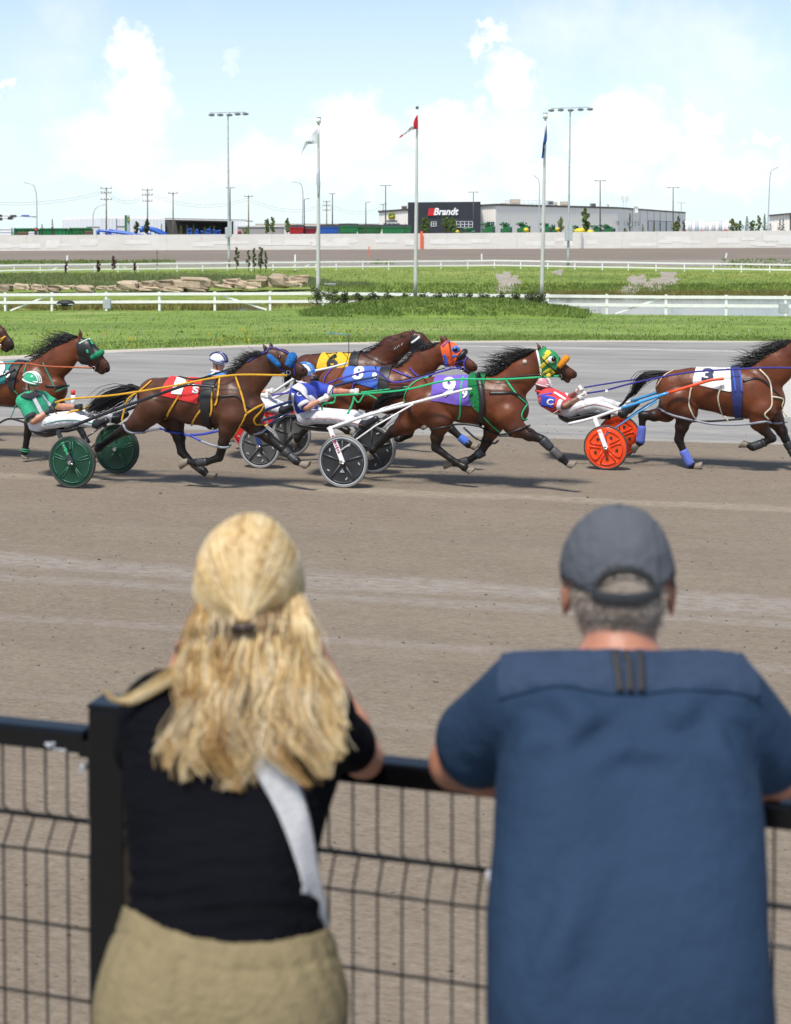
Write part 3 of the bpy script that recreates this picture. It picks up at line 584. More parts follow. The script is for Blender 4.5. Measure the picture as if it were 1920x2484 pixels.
stick('wall_pipe', 1412, 566, 602, 249.6, 4.5, M_GALV, 'grey pipe running down the concrete wall below the yellow machine', 'pipe')
# ---- floodlight masts
def lamp_mast(px0, pxt, ytop, ybase, D, bar, lamps, boxes, label):
    a = P(px0, ybase, D); b = P(pxt, ytop, D); s = D/FPX; root = thing('floodlight_mast', a, label, 'light pole', 'floodlight masts inside the far track')
    mb = MB(); n = 14; mb.tube([a+(b-a)*t for t in np.linspace(0, 1, n)], [(.17-.10*t) for t in np.linspace(0, 1, n)], M_GALV, 12); mb.tube([a+(b-a)*.62, a+(b-a)*.625], .14, M_GALV, 12); mb.build('pole', root)
    mb = MB(); mb.bar(P(bar[0], bar[2], D), P(bar[1], bar[3], D), .12, .10, M_GALV); mb.build('crossbar', root)
    for (lx, ly) in lamps:
        mb = MB(); c = P(lx, ly, D); top = c+np.array([0, 0, .34]); mb.tube([top, c], .04, M_GALV, 6)
        mb.sphere(c, (.40, .5, .17), M_LAMP, 12, 7); mb.box(c+np.array([0, -.1, -.1]), (.55, .6, .06), M_LGREY); mb.build('floodlight', root)
    for (x0, x1, y0, y1, o) in boxes:
        mb = MB(); c = (P(x0, y0, D)+P(x1, y1, D))/2+np.array([0, -.34-o, 0]); mb.box(c, ((x1-x0)*s, .4, (y1-y0)*s), M_LGREY); mb.box(c+np.array([0, -.21, 0]), ((x1-x0)*s*.84, .03, (y1-y0)*s*.9), M_GALV); mb.build('switch_box', root)
lamp_mast(556, 553.5, 271, 648, 172, (509, 596, 274, 272), [(514, 279), (535, 279), (557, 279), (577, 277), (596, 276.5)], [(548, 556, 551, 578, 0), (556, 564, 536, 574, .1)], 'tall floodlight mast with five lamps left of the white flag')
lamp_mast(1378.5, 1384, 258, 650, 172, (1338, 1430, 263, 260), [(1338, 268), (1361, 267), (1385, 267.5), (1409, 266), (1432, 265)], [(1370, 1379, 563, 584, 0), (1379, 1388, 541, 584, .1)], 'tall floodlight mast with five lamps right of the blue flag')
# ---- flagpoles and flags
def flagpole(px0, pxt, ytop, ybase, D, cap, label):
    a = P(px0, ybase, D); b = P(pxt, ytop, D); root = thing('flagpole', a, label, 'flagpole', 'flagpoles on the grass mound'); mb = MB(); n = 12
    mb.tube([a+(b-a)*t for t in np.linspace(0, 1, n)], [.125-.065*t for t in np.linspace(0, 1, n)], M_ALU, 14); mb.build('pole', root)
    mb = MB()
    if cap == 'ball': mb.sphere(b+np.array([0, 0, .10]), .10, M_LAMP, 10, 7)
    else: mb.tube([b-np.array([0, 0, .05]), b+np.array([0, 0, .28])], .13, M_WPAINT, 12); mb.tube([b+np.array([0, 0, .28]), b+np.array([0, 0, .31])], .15, M_LGREY, 12)
    mb.build('finial', root)
    mb = MB(); mb.tube([a+(b-a)*t+np.array([.10*(1-t)+.06, -.09, 0]) for t in (.12, .5, .97)], .008, M_LGREY, 5); mb.build('halyard', root)
    if cap == 'furl':
        mb = MB(); c = a+(b-a)*.66; mb.tube([c+np.array([.02*math.sin(k), -.10, -.9+k*.28]) for k in range(7)], [.03, .07, .09, .12, .10, .08, .03], M_LGREY, 8); mb.build('furled_cord', root)
M_ALU = mat('brushed_aluminium_pole', (.62, .60, .57), .35, .06, 2, metal=.2)
flagpole(772, 773.5, 297, 722, 86, 'furl', 'pale flagpole flying the white flag'); flagpole(1008, 1012.5, 265, 722, 86, 'ball', 'pale flagpole flying the red and white flag'); flagpole(1314.5, 1323.5, 286, 726, 86, 'cap', 'pale leaning flagpole with the blue flag hanging from it')
def flag(up, lo, D, cols, label, extra=None):
    """up / lo: zoom-6 or 7 pixel edges from hoist to fly"""
    U_ = smooth_path([P(*q, D) for q in up], 5); L_ = smooth_path([P(*q, D) for q in lo], 5); n = len(U_); rows = []
    for i in range(n):
        t = i/(n-1); rows.append([U_[i]+(L_[i]-U_[i])*k+np.array([0, .16*math.sin(9*t+3*k)*min(1, 3*t+.1), 0]) for k in np.linspace(0, 1, 9)])
    mb = MB(); tot = 0
    for (t1, m) in cols:
        i0 = tot; i1 = int(round(t1*(n-1))); mb.grid(rows[i0:i1+1], m); tot = i1
    root = lone(mb, 'flag', U_[0], label, 'flag', 'flags on the mound')
    if extra: extra(rows, root)
z6 = lambda x, y: (480+x*.379, 240+y*.379); z7 = lambda x, y: (1120+x*.379, 240+y*.379)
M_FW = mat('white_flag_cloth', (.74, .76, .79), .7, .05); M_FR = mat('red_flag_cloth', (.55, .02, .03), .7, .1); M_FB = mat('blue_flag_cloth', (.02, .09, .30), .7, .15); M_FN = mat('navy_print', (.05, .08, .16), .7)
def sheer(m, k):
    nt = m.node_tree; b = nt.nodes['Principled BSDF']; o = [n for n in nt.nodes if n.type == 'OUTPUT_MATERIAL'][0]; t = nt.nodes.new('ShaderNodeBsdfTranslucent'); x = nt.nodes.new('ShaderNodeMixShader'); x.inputs[0].default_value = k
    nt.links.new(b.inputs['Base Color'].links[0].from_socket, t.inputs[0]); nt.links.new(b.outputs[0], x.inputs[1]); nt.links.new(t.outputs[0], x.inputs[2]); nt.links.new(x.outputs[0], o.inputs[0])
for _m in (M_FW, M_FR, M_FB): sheer(_m, .45)
def prints(rows, root):
    mb = MB(); n = len(rows)
    for k in range(4):
        i = 4+k*2; a, b = rows[i][5], rows[i+1][7]; c = rows[i+1][5]; d = rows[i][7]; o = np.array([0, -.02, 0]); mb.add([a+o, a+(c-a)*.55+o, d+(b-d)*.55+o, d+o], [(0, 1, 2, 3)], M_FN)
    mb.build('print', root)
flag([z6(768, 188), z6(722, 238), z6(690, 278), z6(668, 335), z6(663, 352)], [z6(768, 284), z6(738, 289), z6(702, 292), z6(680, 325), z6(668, 357)], 85.8, [(1.0, M_FW)], 'white flag with dark print blowing left on its pole', prints)
def leafp(rows, root):
    mb = MB(); n = len(rows); o = np.array([0, -.02, 0]); c = rows[n//2][4]; e = (rows[n//2+2][4]-c)*.9; f = (rows[n//2][7]-c)*.55
    pts = [c+o+e*math.cos(a)*(1 if k % 2 else .5)+f*math.sin(a)*(1 if k % 2 else .5) for k, a in enumerate(np.linspace(0, 2*math.pi, 15)[:-1])]
    mb.add(pts, [tuple(range(14))], M_FR); mb.build('leaf_print', root)
flag([z6(1408, 96), z6(1388, 130), z6(1374, 165), z6(1340, 202), z6(1308, 226), z6(1288, 246)], [z6(1408, 192), z6(1392, 194), z6(1378, 198), z6(1348, 212), z6(1318, 236), z6(1294, 251)], 85.8, [(.32, M_FR), (.8, M_FW), (1.0, M_FR)], 'red and white flag blowing left on the tallest flagpole', leafp)
flag([z7(545, 165), z7(530, 245), z7(519, 290), z7(517, 345), z7(513, 378)], [z7(546, 178), z7(546, 262), z7(533, 300), z7(531, 330), z7(521, 384)], 85.8, [(1.0, M_FB)], 'limp dark blue flag hanging down its pole')
# ---- rocks
M_ROCK = ground_mat('tan_sandstone', [(.3, (.20, .145, .095)), (.48, (.40, .31, .22)), (.62, (.50, .41, .31)), (.75, (.58, .50, .41))], [(.8, 1, False), (4, .8, False), (15, .5, False)], bump=.7, bscale=5)
_nt = M_ROCK.node_tree; _b = _nt.nodes['Principled BSDF']; _src = _b.inputs['Base Color'].links[0].from_socket; _oi = _nt.nodes.new('ShaderNodeObjectInfo'); _mr = _nt.nodes.new('ShaderNodeMapRange'); _nt.links.new(_oi.outputs['Random'], _mr.inputs[0]); _mr.inputs[3].default_value = .62; _mr.inputs[4].default_value = 1.15
_mm = _nt.nodes.new('ShaderNodeVectorMath'); _mm.operation = 'SCALE'; _nt.links.new(_src, _mm.inputs[0]); _nt.links.new(_mr.outputs[0], _mm.inputs[3]); _nt.links.new(_mm.outputs[0], _b.inputs['Base Color'])
def rock_mesh(c, sx, sy, sz, seed):
    r = np.random.default_rng(seed); mb = MB(); nu, nv = 22, 13; ph = r.uniform(0, 6, 12); vs = []
    for i in range(nv+1):
        t = math.pi*i/nv
        for j in range(nu):
            a = 2*math.pi*j/nu; d = np.array([math.sin(t)*math.cos(a), math.sin(t)*math.sin(a), math.cos(t)])
            q = np.sign(d)*np.abs(d)**.42                         # boxy
            n = 1+.13*math.sin(3*d[0]+ph[0]+2*d[2])+.11*math.sin(4*d[1]*1.3+ph[1]+3*d[0])+.08*math.sin(7*d[2]+ph[2]+5*d[0])+.05*math.sin(11*d[0]+ph[3])*math.sin(9*d[1]+ph[4])
            n *= 1+.10*math.sin(2*d[0]+ph[5]); vs.append(c+q*n*np.array([sx, sy, sz])*.5*.95)
    mb.add(vs, [(i*nu+j, (i+1)*nu+j, (i+1)*nu+(j+1) % nu, i*nu+(j+1) % nu) for i in range(nv) for j in range(nu)], M_ROCK, False); return mb
RK = [(0,62,512,535),(62,138,508,532),(138,190,513,532),(195,262,515,530),(262,318,514,530),(327,412,517,540),(410,458,517,533),(458,500,518,537),(500,598,500,532),(593,660,497,525),(660,752,495,528),(748,905,487,528),(905,940,497,520),(950,1022,487,508),(910,1000,512,525),(1022,1128,492,525),(1000,1065,505,527),(1093,1148,475,508),(1143,1232,476,518),(1230,1320,473,505),(1200,1305,495,516),(695,790,518,538),(800,900,525,540),(485,560,525,538),(600,690,522,537),(150,215,530,541),(215,262,528,541),(-80,-5,512,535)]
RK.sort(key=lambda q: q[0]+q[1])
SPEC = {(748,905,487,528): 'largest flat-topped tan boulder in the middle of the rock edging', (1230,1320,473,505): 'tan boulder at the far right end of the rock edging, on top', (500,598,500,532): 'broad rounded tan boulder left of the largest one'}
for i, (x0, x1, y0, y1) in enumerate(RK):
    D = 116.5-(y1-500)*.04; s = .56872*D/FPX; c = P(*px_('L', (x0+x1)/2, (y0+y1)/2), D); w, h = (x1-x0)*s*.98, (y1-y0)*s*1.22
    mb = rock_mesh(c, w, min(w, 1.6), h, i); b = c-np.array([0, 0, h/2])
    lone(mb, 'boulder', b, SPEC.get((x0, x1, y0, y1), '%s tan boulder, %s from the left in the rock edging' % ('low' if y1-y0 < 18 else 'blocky', ORD[i])), 'boulder', 'boulders edging the infield bank')
# ---- trees and shrubs
M_BARK = mat('grey_bark', (.12, .095, .07), .9, .2, 6)
LEAFS = {'green': leaf_mat('leaf_green', (.07, .12, .025), (.18, .26, .055)), 'grey': leaf_mat('leaf_grey_green', (.11, .13, .075), (.22, .25, .14)), 'dark': leaf_mat('leaf_dark', (.03, .048, .018), (.09, .115, .04)),
         'red': leaf_mat('leaf_purple', (.07, .035, .035), (.16, .09, .075)), 'spruce': leaf_mat('spruce_needles', (.05, .075, .04), (.12, .16, .08)), 'light': leaf_mat('leaf_yellow_green', (.11, .15, .03), (.22, .26, .06))}
def foliage(mb, c, rad, n, ls, m, r, shell=.5):
    d = r.normal(0, 1, (n, 3)); d /= np.linalg.norm(d, axis=1)[:, None]; p = c+d*rad*(r.uniform(shell**3, 1, n)**(1/3))[:, None]
    for q in p:
        a = nrm(r.normal(0, 1, 3)); b = nrm(np.cross(a, r.normal(0, 1, 3))); s = ls*r.uniform(.6, 1.3)
        mb.add([q-a*s, q+b*s*.55, q+a*s, q-b*s*.55], [(0, 1, 2, 3)], m)
def tree(px, yt, yb, wpx, D, kind, label, name='young_tree', cat='tree', group=None, shape='oval', n=None, parts=True):
    r = np.random.default_rng(int(px*7+yt)); s = D/FPX; a = P(px, yb, D); H = (yb-yt)*s; w = wpx*s/2; root = thing(name, a, label, cat, group); up = np.array([0, 0, 1.])
    mb = MB(); tr = max(.02, H*.012)
    mb.tube([a+up*H*t+np.array([math.sin(t*4+px)*H*.01, 0, 0]) for t in (0, .25, .5, .75, .93)], [tr*1.3, tr, tr*.8, tr*.5, tr*.2], M_BARK, 6)
    for k in range(9):
        t = .25+.065*k; an = r.uniform(0, 6.28); L_ = w*(1.1-.06*k); mb.tube([a+up*H*t, a+up*H*(t+.09)+np.array([math.cos(an), math.sin(an), 0])*L_*.8], [tr*.5, tr*.15], M_BARK, 5)
    mb.build('trunk', root); mb = MB(); n = int((n or 420)*1.3)
    if shape == 'cone':
        for k in range(22):
            t = .08+.9*k/22; rr = w*(1-t)**.8*(1+.25*r.uniform(-1, 1)); 
            for q in range(max(3, int(9*(1-t)))):
                an = r.uniform(0, 6.28); foliage(mb, a+up*H*t+np.array([math.cos(an), math.sin(an), -.1])*rr*.6, np.array([rr*.5, rr*.5, H*.03]), max(3, n//110), H*.028, LEAFS[kind], r)
    else:
        nc = 15 if shape != 'column' else 16
        for k in range(nc):
            t = .22+.74*(k+.5)/nc if shape != 'bush' else .1+.8*(k+.5)/nc
            prof = {'oval': math.sin(math.pi*min(1, (t-.12)/.9))**.7, 'column': .75*math.sin(math.pi*min(1, (t-.05)/.97))**.5, 'bush': math.sqrt(max(.05, 1-(t-.25)**2*1.2))}[shape]
            an = r.uniform(0, 6.28); off = w*prof*r.uniform(.15, .75); cr = w*r.uniform(.28, .46)*max(.5, prof)
            foliage(mb, a+up*H*t+np.array([math.cos(an)*off, math.sin(an)*off, 0]), np.array([cr, cr, cr*r.uniform(.7, 1.3)]), n//nc, max(.06, min(w*.20, H*.055)), LEAFS[kind], r)
    mb.build('crown' if shape != 'bush' else 'foliage', root); return root
zz2 = lambda x, y: (400+x*.237, 500+y*.237); zz1 = lambda x, y: (x*.237, 500+y*.237)
for (x, y0, y1, w, lab) in ((740, 415, 635, 62, 'slim grey-green sapling nearest the left floodlight mast'), (857, 445, 640, 48, 'smallest grey-green sapling of the infield clump'), (917, 420, 650, 55, 'grey-green sapling left of the bushiest one'), (985, 412, 660, 78, 'bushiest grey-green sapling of the infield clump'), (1036, 450, 660, 46, 'grey-green sapling at the right end of the infield clump')):
    X, Y0 = zz2(x, y0); _, Y1 = zz2(x, y1); tree(X, Y0, Y1+6, w*.237*1.35, 131, 'grey', lab, 'sapling', 'sapling', 'saplings on the infield bank', 'column', 900)
for (x, y0, y1, w, lab) in ((680, 560, 690, 52, 'purple-leaved shrub before the white stake'), (1005, 550, 675, 58, 'purple-leaved shrub second from the left on the bank'), (1168, 508, 660, 58, 'tallest purple-leaved shrub on the bank'), (1383, 575, 660, 42, 'smallest purple-leaved shrub on the bank')):
    X, Y0 = zz1(x, y0); _, Y1 = zz1(x, y1); tree(X, Y0, Y1+5, w*.237*1.3, 131, 'red', lab, 'purple_shrub', 'shrub', 'purple shrubs on the infield bank', 'column', 420)
tree(382, 603, 658, 11, 131, 'red', 'almost bare sapling with reddish twigs on the bank', 'bare_sapling', 'sapling', None, 'column', 30)
for i, (px, w, h) in enumerate(((772, 52, 36), (806, 50, 34), (838, 44, 25), (872, 46, 22), (905, 46, 23), (944, 44, 22), (985, 48, 23), (1025, 46, 22), (1062, 46, 24), (1100, 48, 24), (1138, 46, 25), (1175, 46, 23), (1212, 46, 24), (1250, 50, 26), (1290, 52, 30), (1314, 40, 28))):
    lab = {0: 'dark bushy shrub at the left end of the mound hedge', 15: 'dark shrub at the right end of the mound hedge'}.get(i, 'dark low shrub on the mound, %s from the left in the row' % ORD[i])
    tree(px, 733-h+(px-772)*.010, 738+(px-772)*.006, w, 85.2-.15*(i % 3), 'dark', lab, 'hedge_shrub', 'shrub', 'dark shrubs along the top of the mound', 'bush', 420)
# ---- pump table and cabinets by the fence
b = P(160, 757, 93); root = thing('pump_table', b, 'dark tarp-covered table with grey legs by the near fence', 'table'); mb = MB()
s = 93/FPX*.56872
for dx in (-24, -9, 9, 24): mb = MB(); mb.bar(b+np.array([dx*s, 0, 0]), b+np.array([dx*s, 0, .55]), .07, .07, M_LGREY); mb.build('leg', root)
mb = MB(); mb.sphere(b+np.array([0, 0, .58]), (.6, .35, .22), M_BLACK, 16, 8); mb.box(b+np.array([0, 0, .52]), (1.1, .6, .06), M_LGREY); mb.build('cover', root)
for (px, y0, y1, w, D, lab) in ((260.5, 726, 749, 18, 94.2, 'grey electrical cabinet fixed to the near fence on the left'), (1901.5, 736, 760, 22, 85.0, 'grey electrical cabinet by the near fence at the right edge')):
    s = D/FPX; a = P(px, y1, D); root = thing('electrical_cabinet', a, lab, 'cabinet'); mb = MB(); mb.box(a+np.array([0, 0, (y1-y0)*s/2]), (w*s, .25, (y1-y0)*s), M_LGREY); mb.build('housing', root)
    mb = MB(); mb.box(a+np.array([0, -.14, (y1-y0)*s/2]), (w*s*.86, .025, (y1-y0)*s*.88), M_GALV); mb.build('door', root)
    for dx in (-.3, .3): mb = MB(); mb.bar(a+np.array([dx*w*s, 0, .02]), a+np.array([dx*w*s, 0, -.5]), .05, .05, M_GALV); mb.build('leg', root)
b = P(801, 692, 120); mb = MB(); mb.box(b+np.array([0, 0, .12]), (.95, .6, .05), M_LGREY, .2); mb.box(b+np.array([.1, 0, .05]), (.5, .4, .1), M_GALV); lone(mb, 'access_hatch', b, 'small grey hatch lying in the infield grass', 'hatch')
# ---- dealership buildings
def ribbed(name, c, f):
    m = bpy.data.materials.new(name); m.use_nodes = True; nt = m.node_tree; b = nt.nodes['Principled BSDF']; b.inputs['Roughness'].default_value = .55
    tc = nt.nodes.new('ShaderNodeTexCoord'); w = nt.nodes.new('ShaderNodeTexWave'); w.bands_direction = 'X'; w.inputs['Scale'].default_value = f; w.inputs['Distortion'].default_value = 0; nt.links.new(tc.outputs['Object'], w.inputs['Vector'])
    cr = nt.nodes.new('ShaderNodeValToRGB'); nt.links.new(w.outputs['Fac'], cr.inputs[0]); c = np.array(c); e = cr.color_ramp.elements; e[0].color = (*(c*.86), 1); e[1].color = (*c, 1); e[1].position = .4; nt.links.new(cr.outputs[0], b.inputs['Base Color']); return m
M_RIBW = ribbed('ribbed_beige_cladding', (.82, .775, .70), .45); M_RIBG = ribbed('ribbed_grey_cladding', (.64, .66, .68), .35); M_DARKC = mat('charcoal_cladding', (.022, .024, .032), .5, .1, .3); M_TRIM = mat('dark_roof_trim', (.07, .062, .06), .6, .1)
M_ROOF = mat('pale_roof', (.55, .54, .52), .8, .05); M_WHITE = mat('white_sign_face', (.80, .80, .80), .5, .03); M_REDS = mat('red_sign_face', (.62, .02, .025), .5, .05); M_UNIT = mat('tan_roof_unit', (.42, .36, .29), .6, .1); M_PANEL = mat('pale_flat_cladding', (.56, .555, .54), .6, .04)
def zc(zx): return lambda x, y: (zx+x*.237, 440+y*.237)
y3, y4, y5 = zc(800), zc(1160), zc(1520)
def block(mb, fp, z0, tops, m, roof=M_ROOF):
    """fp: footprint xy list (ccw from camera), tops: z per corner"""
    n = len(fp); bt = [np.array([*p, z0]) for p in fp]; tp = [np.array([*p, z]) for p, z in zip(fp, tops)]
    for i in range(n): mb.add([bt[i], bt[(i+1) % n], tp[(i+1) % n], tp[i]], [(0, 1, 2, 3)], m)
    mb.add(tp, [tuple(range(n))], roof)
def XY(px, D): return ((px-CX)/FPX*D, D)
ZG = 1.0
bd = thing('dealership_building', P(1100, 585, 400), 'long beige farm equipment dealership with charcoal sign block', 'building')
pA, pB, pC = (np.array(XY(1166, 402)), np.array(XY(1498, 459)), np.array(XY(1663, 581)))
ztop = lambda px, y, D: P(px, y, D)[2]
mb = MB(); pR = np.array(XY(1203, 402)); back = np.array([8., 70.])
block(mb, [pA, pR, pB, pC, pC+back, pA+back], ZG, [ztop(1166, 497, 402), ztop(1203, 495, 402), ztop(1498, 503, 459), ztop(1663, 515, 581), ztop(1663, 515, 581)+1, ztop(1166, 497, 402)+1.2], M_RIBW); mb.build('wall', bd)
mb = MB(); q = [XY(920, 420), XY(990, 408), XY(990, 440), XY(920, 450)]; block(mb, q, ZG, [ztop(920, 512, 420), ztop(990, 507, 408), 10, 9.6], M_RIBW); mb.build('wall', bd)
mb = MB(); fz = ztop(1100, 490, 392); block(mb, [XY(990, 396), XY(1166, 390), XY(1166, 406), XY(990, 412)], ZG, [fz, fz+.05, fz+.05, fz], M_DARKC); mb.build('sign_block', bd)
mb = MB()
def trim(px0, y0, D0, px1, y1, D1, h=.55): a, b = P(px0, y0, D0), P(px1, y1, D1); o = np.array([0, -.25, 0]); mb.bar(a+o-np.array([0, 0, h*.3]), b+o-np.array([0, 0, h*.3]), .4, h, M_TRIM)
trim(1166, 497, 402, 1203, 495, 402); trim(1203, 495, 402, 1498, 503, 459); trim(1498, 503, 459, 1663, 515, 581); trim(919, 512, 420, 990, 507, 408); mb.build('roof_trim', bd)
def onface(c, x, y, pa, pb, off=.12):
    """photo pixel onto the vertical face pa-pb"""
    px, py = c(x, y); d = ray(px, py); e = np.array([pb[1]-pa[1], -(pb[0]-pa[0])]); e = e/np.linalg.norm(e); e = e if e[1] < 0 else -e
    o = np.array([*pa, 0]); n3_ = np.array([e[0], e[1], 0]); t = np.dot(o+n3_*off-C0, n3_)/np.dot(d, n3_); return C0+d*t
def rect(mb, c, x0, x1, y0, y1, pa, pb, m, off=.12, d=.1):
    q = [onface(c, x0, y1, pa, pb, off), onface(c, x1, y1, pa, pb, off), onface(c, x1, y0, pa, pb, off), onface(c, x0, y0, pa, pb, off)]; mb.prism(q, (0, d, 0), m)
dA, dB = XY(990, 396), XY(1166, 390); lA, lB = XY(920, 420), XY(990, 408)
def window(c, x0, x1, y0, y1, pa, pb, nm=3):
    mb = MB(); rect(mb, c, x0, x1, y0, y1, pa, pb, M_GLASS, .1, .15); w = mb.build('window', bd); mb = MB()
    for k in range(nm+1): xx = x0+(x1-x0)*k/nm; rect(mb, c, xx-2.2, xx+2.2, y0, y1, pa, pb, M_WHITE, .22, .08)
    for yy in (y0, (y0+y1)/2, y1): rect(mb, c, x0, x1, yy-1.5, yy+1.5, pa, pb, M_WHITE, .24, .08)
    mb.build('frame', w)
window(y3, 550, 720, 427, 458, lA, lB, 4); window(y3, 1040, 1092, 412, 460, dA, dB, 2); window(y3, 1300, 1465, 410, 470, dA, dB, 4); window(y4, 88, 170, 413, 458, pR, pB, 2)
window(y4, 1427, 1448, 402, 445, pB, pC, 1); window(y4, 1505, 1540, 406, 450, pB, pC, 1); window(y4, 1588, 1650, 411, 452, pB, pC, 2)
for (x0, x1, yt) in ((226, 274, 404), (290, 338, 407), (352, 402, 410), (413, 460, 413)):
    mb = MB(); rect(mb, y5, x0-4, x1+4, yt-4, 520, pB, pC, M_TRIM, .06, .05); rect(mb, y5, x0, x1, yt, 520, pB, pC, M_PANEL, .16, .08); mb.build('dock_door', bd)
mb = MB()
for xx in (62, 140, 218, 283, 347, 408, 540): rect(mb, y5, xx-1.2, xx+1.2, 292, 500, pB, pC, M_TRIM, .05, .04)
mb.build('panel_joint', bd)
sg = MB()
for k in range(3):
    x0 = 1006+k*21; q = [onface(y3, x0, 350, dA, dB, .4), onface(y3, x0+18, 350, dA, dB, .4), onface(y3, x0+30, 275, dA, dB, .4), onface(y3, x0+12, 275, dA, dB, .4)]; sg.prism(q, (0, .3, 0), M_REDS)
sgo = sg.build('sign_bars', bd)
o = onface(y3, 1066, 346, dA, dB, .45); sg = MB(); flat_text(sg, 'Brandt', o, onface(y3, 1322, 344, dA, dB, .45)-o, onface(y3, 1066, 272, dA, dB, .45)-o, M_WHITE, .03, .25); sg.build('lettering', bd)
M_DGREEN = mat('machine_green', (.02, .13, .035), .4, .25, .7); M_YELM = mat('machine_yellow', (.68, .50, .02), .4, .1)
em = MB()
def rr(c, x0, x1, y0, y1, off, m, k=.25):
    pts = []
    for (cx, cy, a0) in ((x1-(x1-x0)*k, y1-(y1-y0)*k, 0), (x0+(x1-x0)*k, y1-(y1-y0)*k, 90), (x0+(x1-x0)*k, y0+(y1-y0)*k, 180), (x1-(x1-x0)*k, y0+(y1-y0)*k, 270)):
        for a in (0, 30, 60, 90): pts.append(onface(c, cx+(x1-x0)*k*math.cos(R(a0+a)), cy+(y1-y0)*k*math.sin(R(a0+a)), lA, lB, off))
    em.prism(pts, (0, .08, 0), m)
rr(y3, 600, 668, 322, 387, .3, M_YELM); rr(y3, 604, 664, 326, 383, .42, M_DGREEN)
em.prism([onface(y3, x, y, lA, lB, .54) for x, y in ((611, 372), (614, 362), (622, 356), (634, 356), (640, 344), (633, 336), (640, 335), (646, 346), (655, 352), (648, 358), (652, 372), (643, 364), (630, 366))], (0, .06, 0), M_YELM)
em.build('emblem', bd)
mb = MB(); rect(mb, y3, 582, 694, 400, 411, lA, lB, M_TRIM, .15, .1); mb.build('name_strip', bd)
def roofunit(c, x0, x1, y0, y1, D, m=M_UNIT, slope=0):
    mb = MB(); a, b = P(*c(x0, y1), D), P(*c(x1, y0), D); mb.box((a+b)/2-np.array([0, 0, .6]), (abs(b[0]-a[0]), 3, abs(b[2]-a[2])+1.2), m); mb.box((a+b)/2+np.array([0, -1.55, 0]), (abs(b[0]-a[0])*.8, .1, abs(b[2]-a[2])*.6), M_TRIM if slope else M_UNIT); mb.build('roof_unit', bd)
roofunit(y4, 330, 430, 183, 232, 420); roofunit(y4, 232, 300, 222, 236, 420); roofunit(y4, 705, 770, 198, 245, 440, M_LGREY, 1); roofunit(y4, 770, 808, 212, 245, 440); roofunit(y4, 845, 920, 206, 248, 445); roofunit(y4, 1152, 1200, 226, 262, 452, M_LAMP, 1); roofunit(y4, 1312, 1336, 226, 262, 458, M_WHITE); roofunit(y5, 82, 112, 250, 285, 475, M_WHITE); roofunit(y3, 735, 795, 250, 290, 415, M_UNIT, 1)
mb = MB()
for (a, b) in ((265, 330), (430, 600), (600, 720)):
    A, B = P(*y4(a, 196), 425), P(*y4(b, 200), 428)
    for f in (0, .45): mb.tube([A-np.array([0, 0, f*1.6]), B-np.array([0, 0, f*1.6])], .05, M_LGREY, 4)
    for t in np.linspace(0, 1, 5): q = A+(B-A)*t; mb.tube([q, q-np.array([0, 0, 2.2])], .05, M_LGREY, 4)
mb.build('roof_railing', bd)
# grey warehouse with an open-fronted shed
bw = thing('warehouse', P(350, 590, 380), 'low grey metal warehouse with an open-fronted machinery shed on its right end', 'building'); mb = MB()
block(mb, [XY(152, 384), XY(244, 378), XY(400, 380), XY(400, 420), XY(152, 420)], ZG, [ztop(152, 533.6, 384), ztop(244, 529.6, 378), ztop(400, 532.3, 380), 8, 7.4], M_RIBG); mb.build('wall', bw)
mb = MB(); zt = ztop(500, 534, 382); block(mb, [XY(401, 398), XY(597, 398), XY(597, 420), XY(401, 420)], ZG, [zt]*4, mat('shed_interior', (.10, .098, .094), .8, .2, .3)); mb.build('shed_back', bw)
mb = MB(); a, b = P(401, 532.5, 380), P(597, 536.5, 380); mb.bar(a, b, .5, .8, M_TRIM); mb.bar(a+np.array([0, 9, .1]), b+np.array([0, 9, .1]), 20, .3, M_ROOF); mb.build('shed_roof', bw)
for x in (402, 444, 487, 527, 537, 552, 565): 
    mb = MB(); c = P(x, 534, 380); mb.bar(np.array([c[0], c[1], ZG]), c, .28, .28, M_PANEL); mb.build('column', bw)
mb = MB(); block(mb, [XY(567, 379), XY(598, 379), XY(598, 397), XY(567, 397)], ZG, [ztop(580, 536.5, 379)]*4, M_RIBG); mb.build('end_bay', bw)
wA, wB = XY(244, 378), XY(400, 380)
mb = MB(); rect(mb, zz1, 1200, 1290, 210, 300, wA, wB, M_PANEL, .1); rect(mb, zz1, 890, 1020, 213, 300, XY(152, 384), XY(244, 378), M_PANEL, .1); mb.build('roller_door', bw)
mb = MB(); rect(mb, zz1, 1192, 1300, 206, 212, wA, wB, M_TRIM, .2); rect(mb, zz1, 1193, 1198, 128, 300, wA, wB, M_TRIM, .2); rect(mb, zz1, 885, 1022, 211, 217, XY(152, 384), XY(244, 378), M_TRIM, .2); mb.build('canopy', bw)
b = P(632, 585, 372); mb = MB(); block(mb, [XY(577, 372), XY(690, 372), XY(690, 395), XY(577, 395)], ZG, [ztop(600, 549, 372)]*4, mat('brownish_grey_cladding', (.30, .28, .27), .6, .05)); mb.bar(P(577, 549, 371.9), P(690, 549, 371.9), .3, .35, M_PANEL); lone(mb, 'low_shed', b, 'low brownish-grey shed right of the grey warehouse', 'building')
b = P(800, 570, 900); mb = MB(); block(mb, [XY(620, 900), XY(930, 900), XY(930, 960), XY(620, 960)], ZG, [ztop(800, 544, 900)]*4, M_PANEL); mb.bar(P(620, 544, 899), P(930, 544, 899), .6, .8, M_UNIT); lone(mb, 'distant_warehouse', b, 'long pale warehouse far away behind the grain carts', 'building')
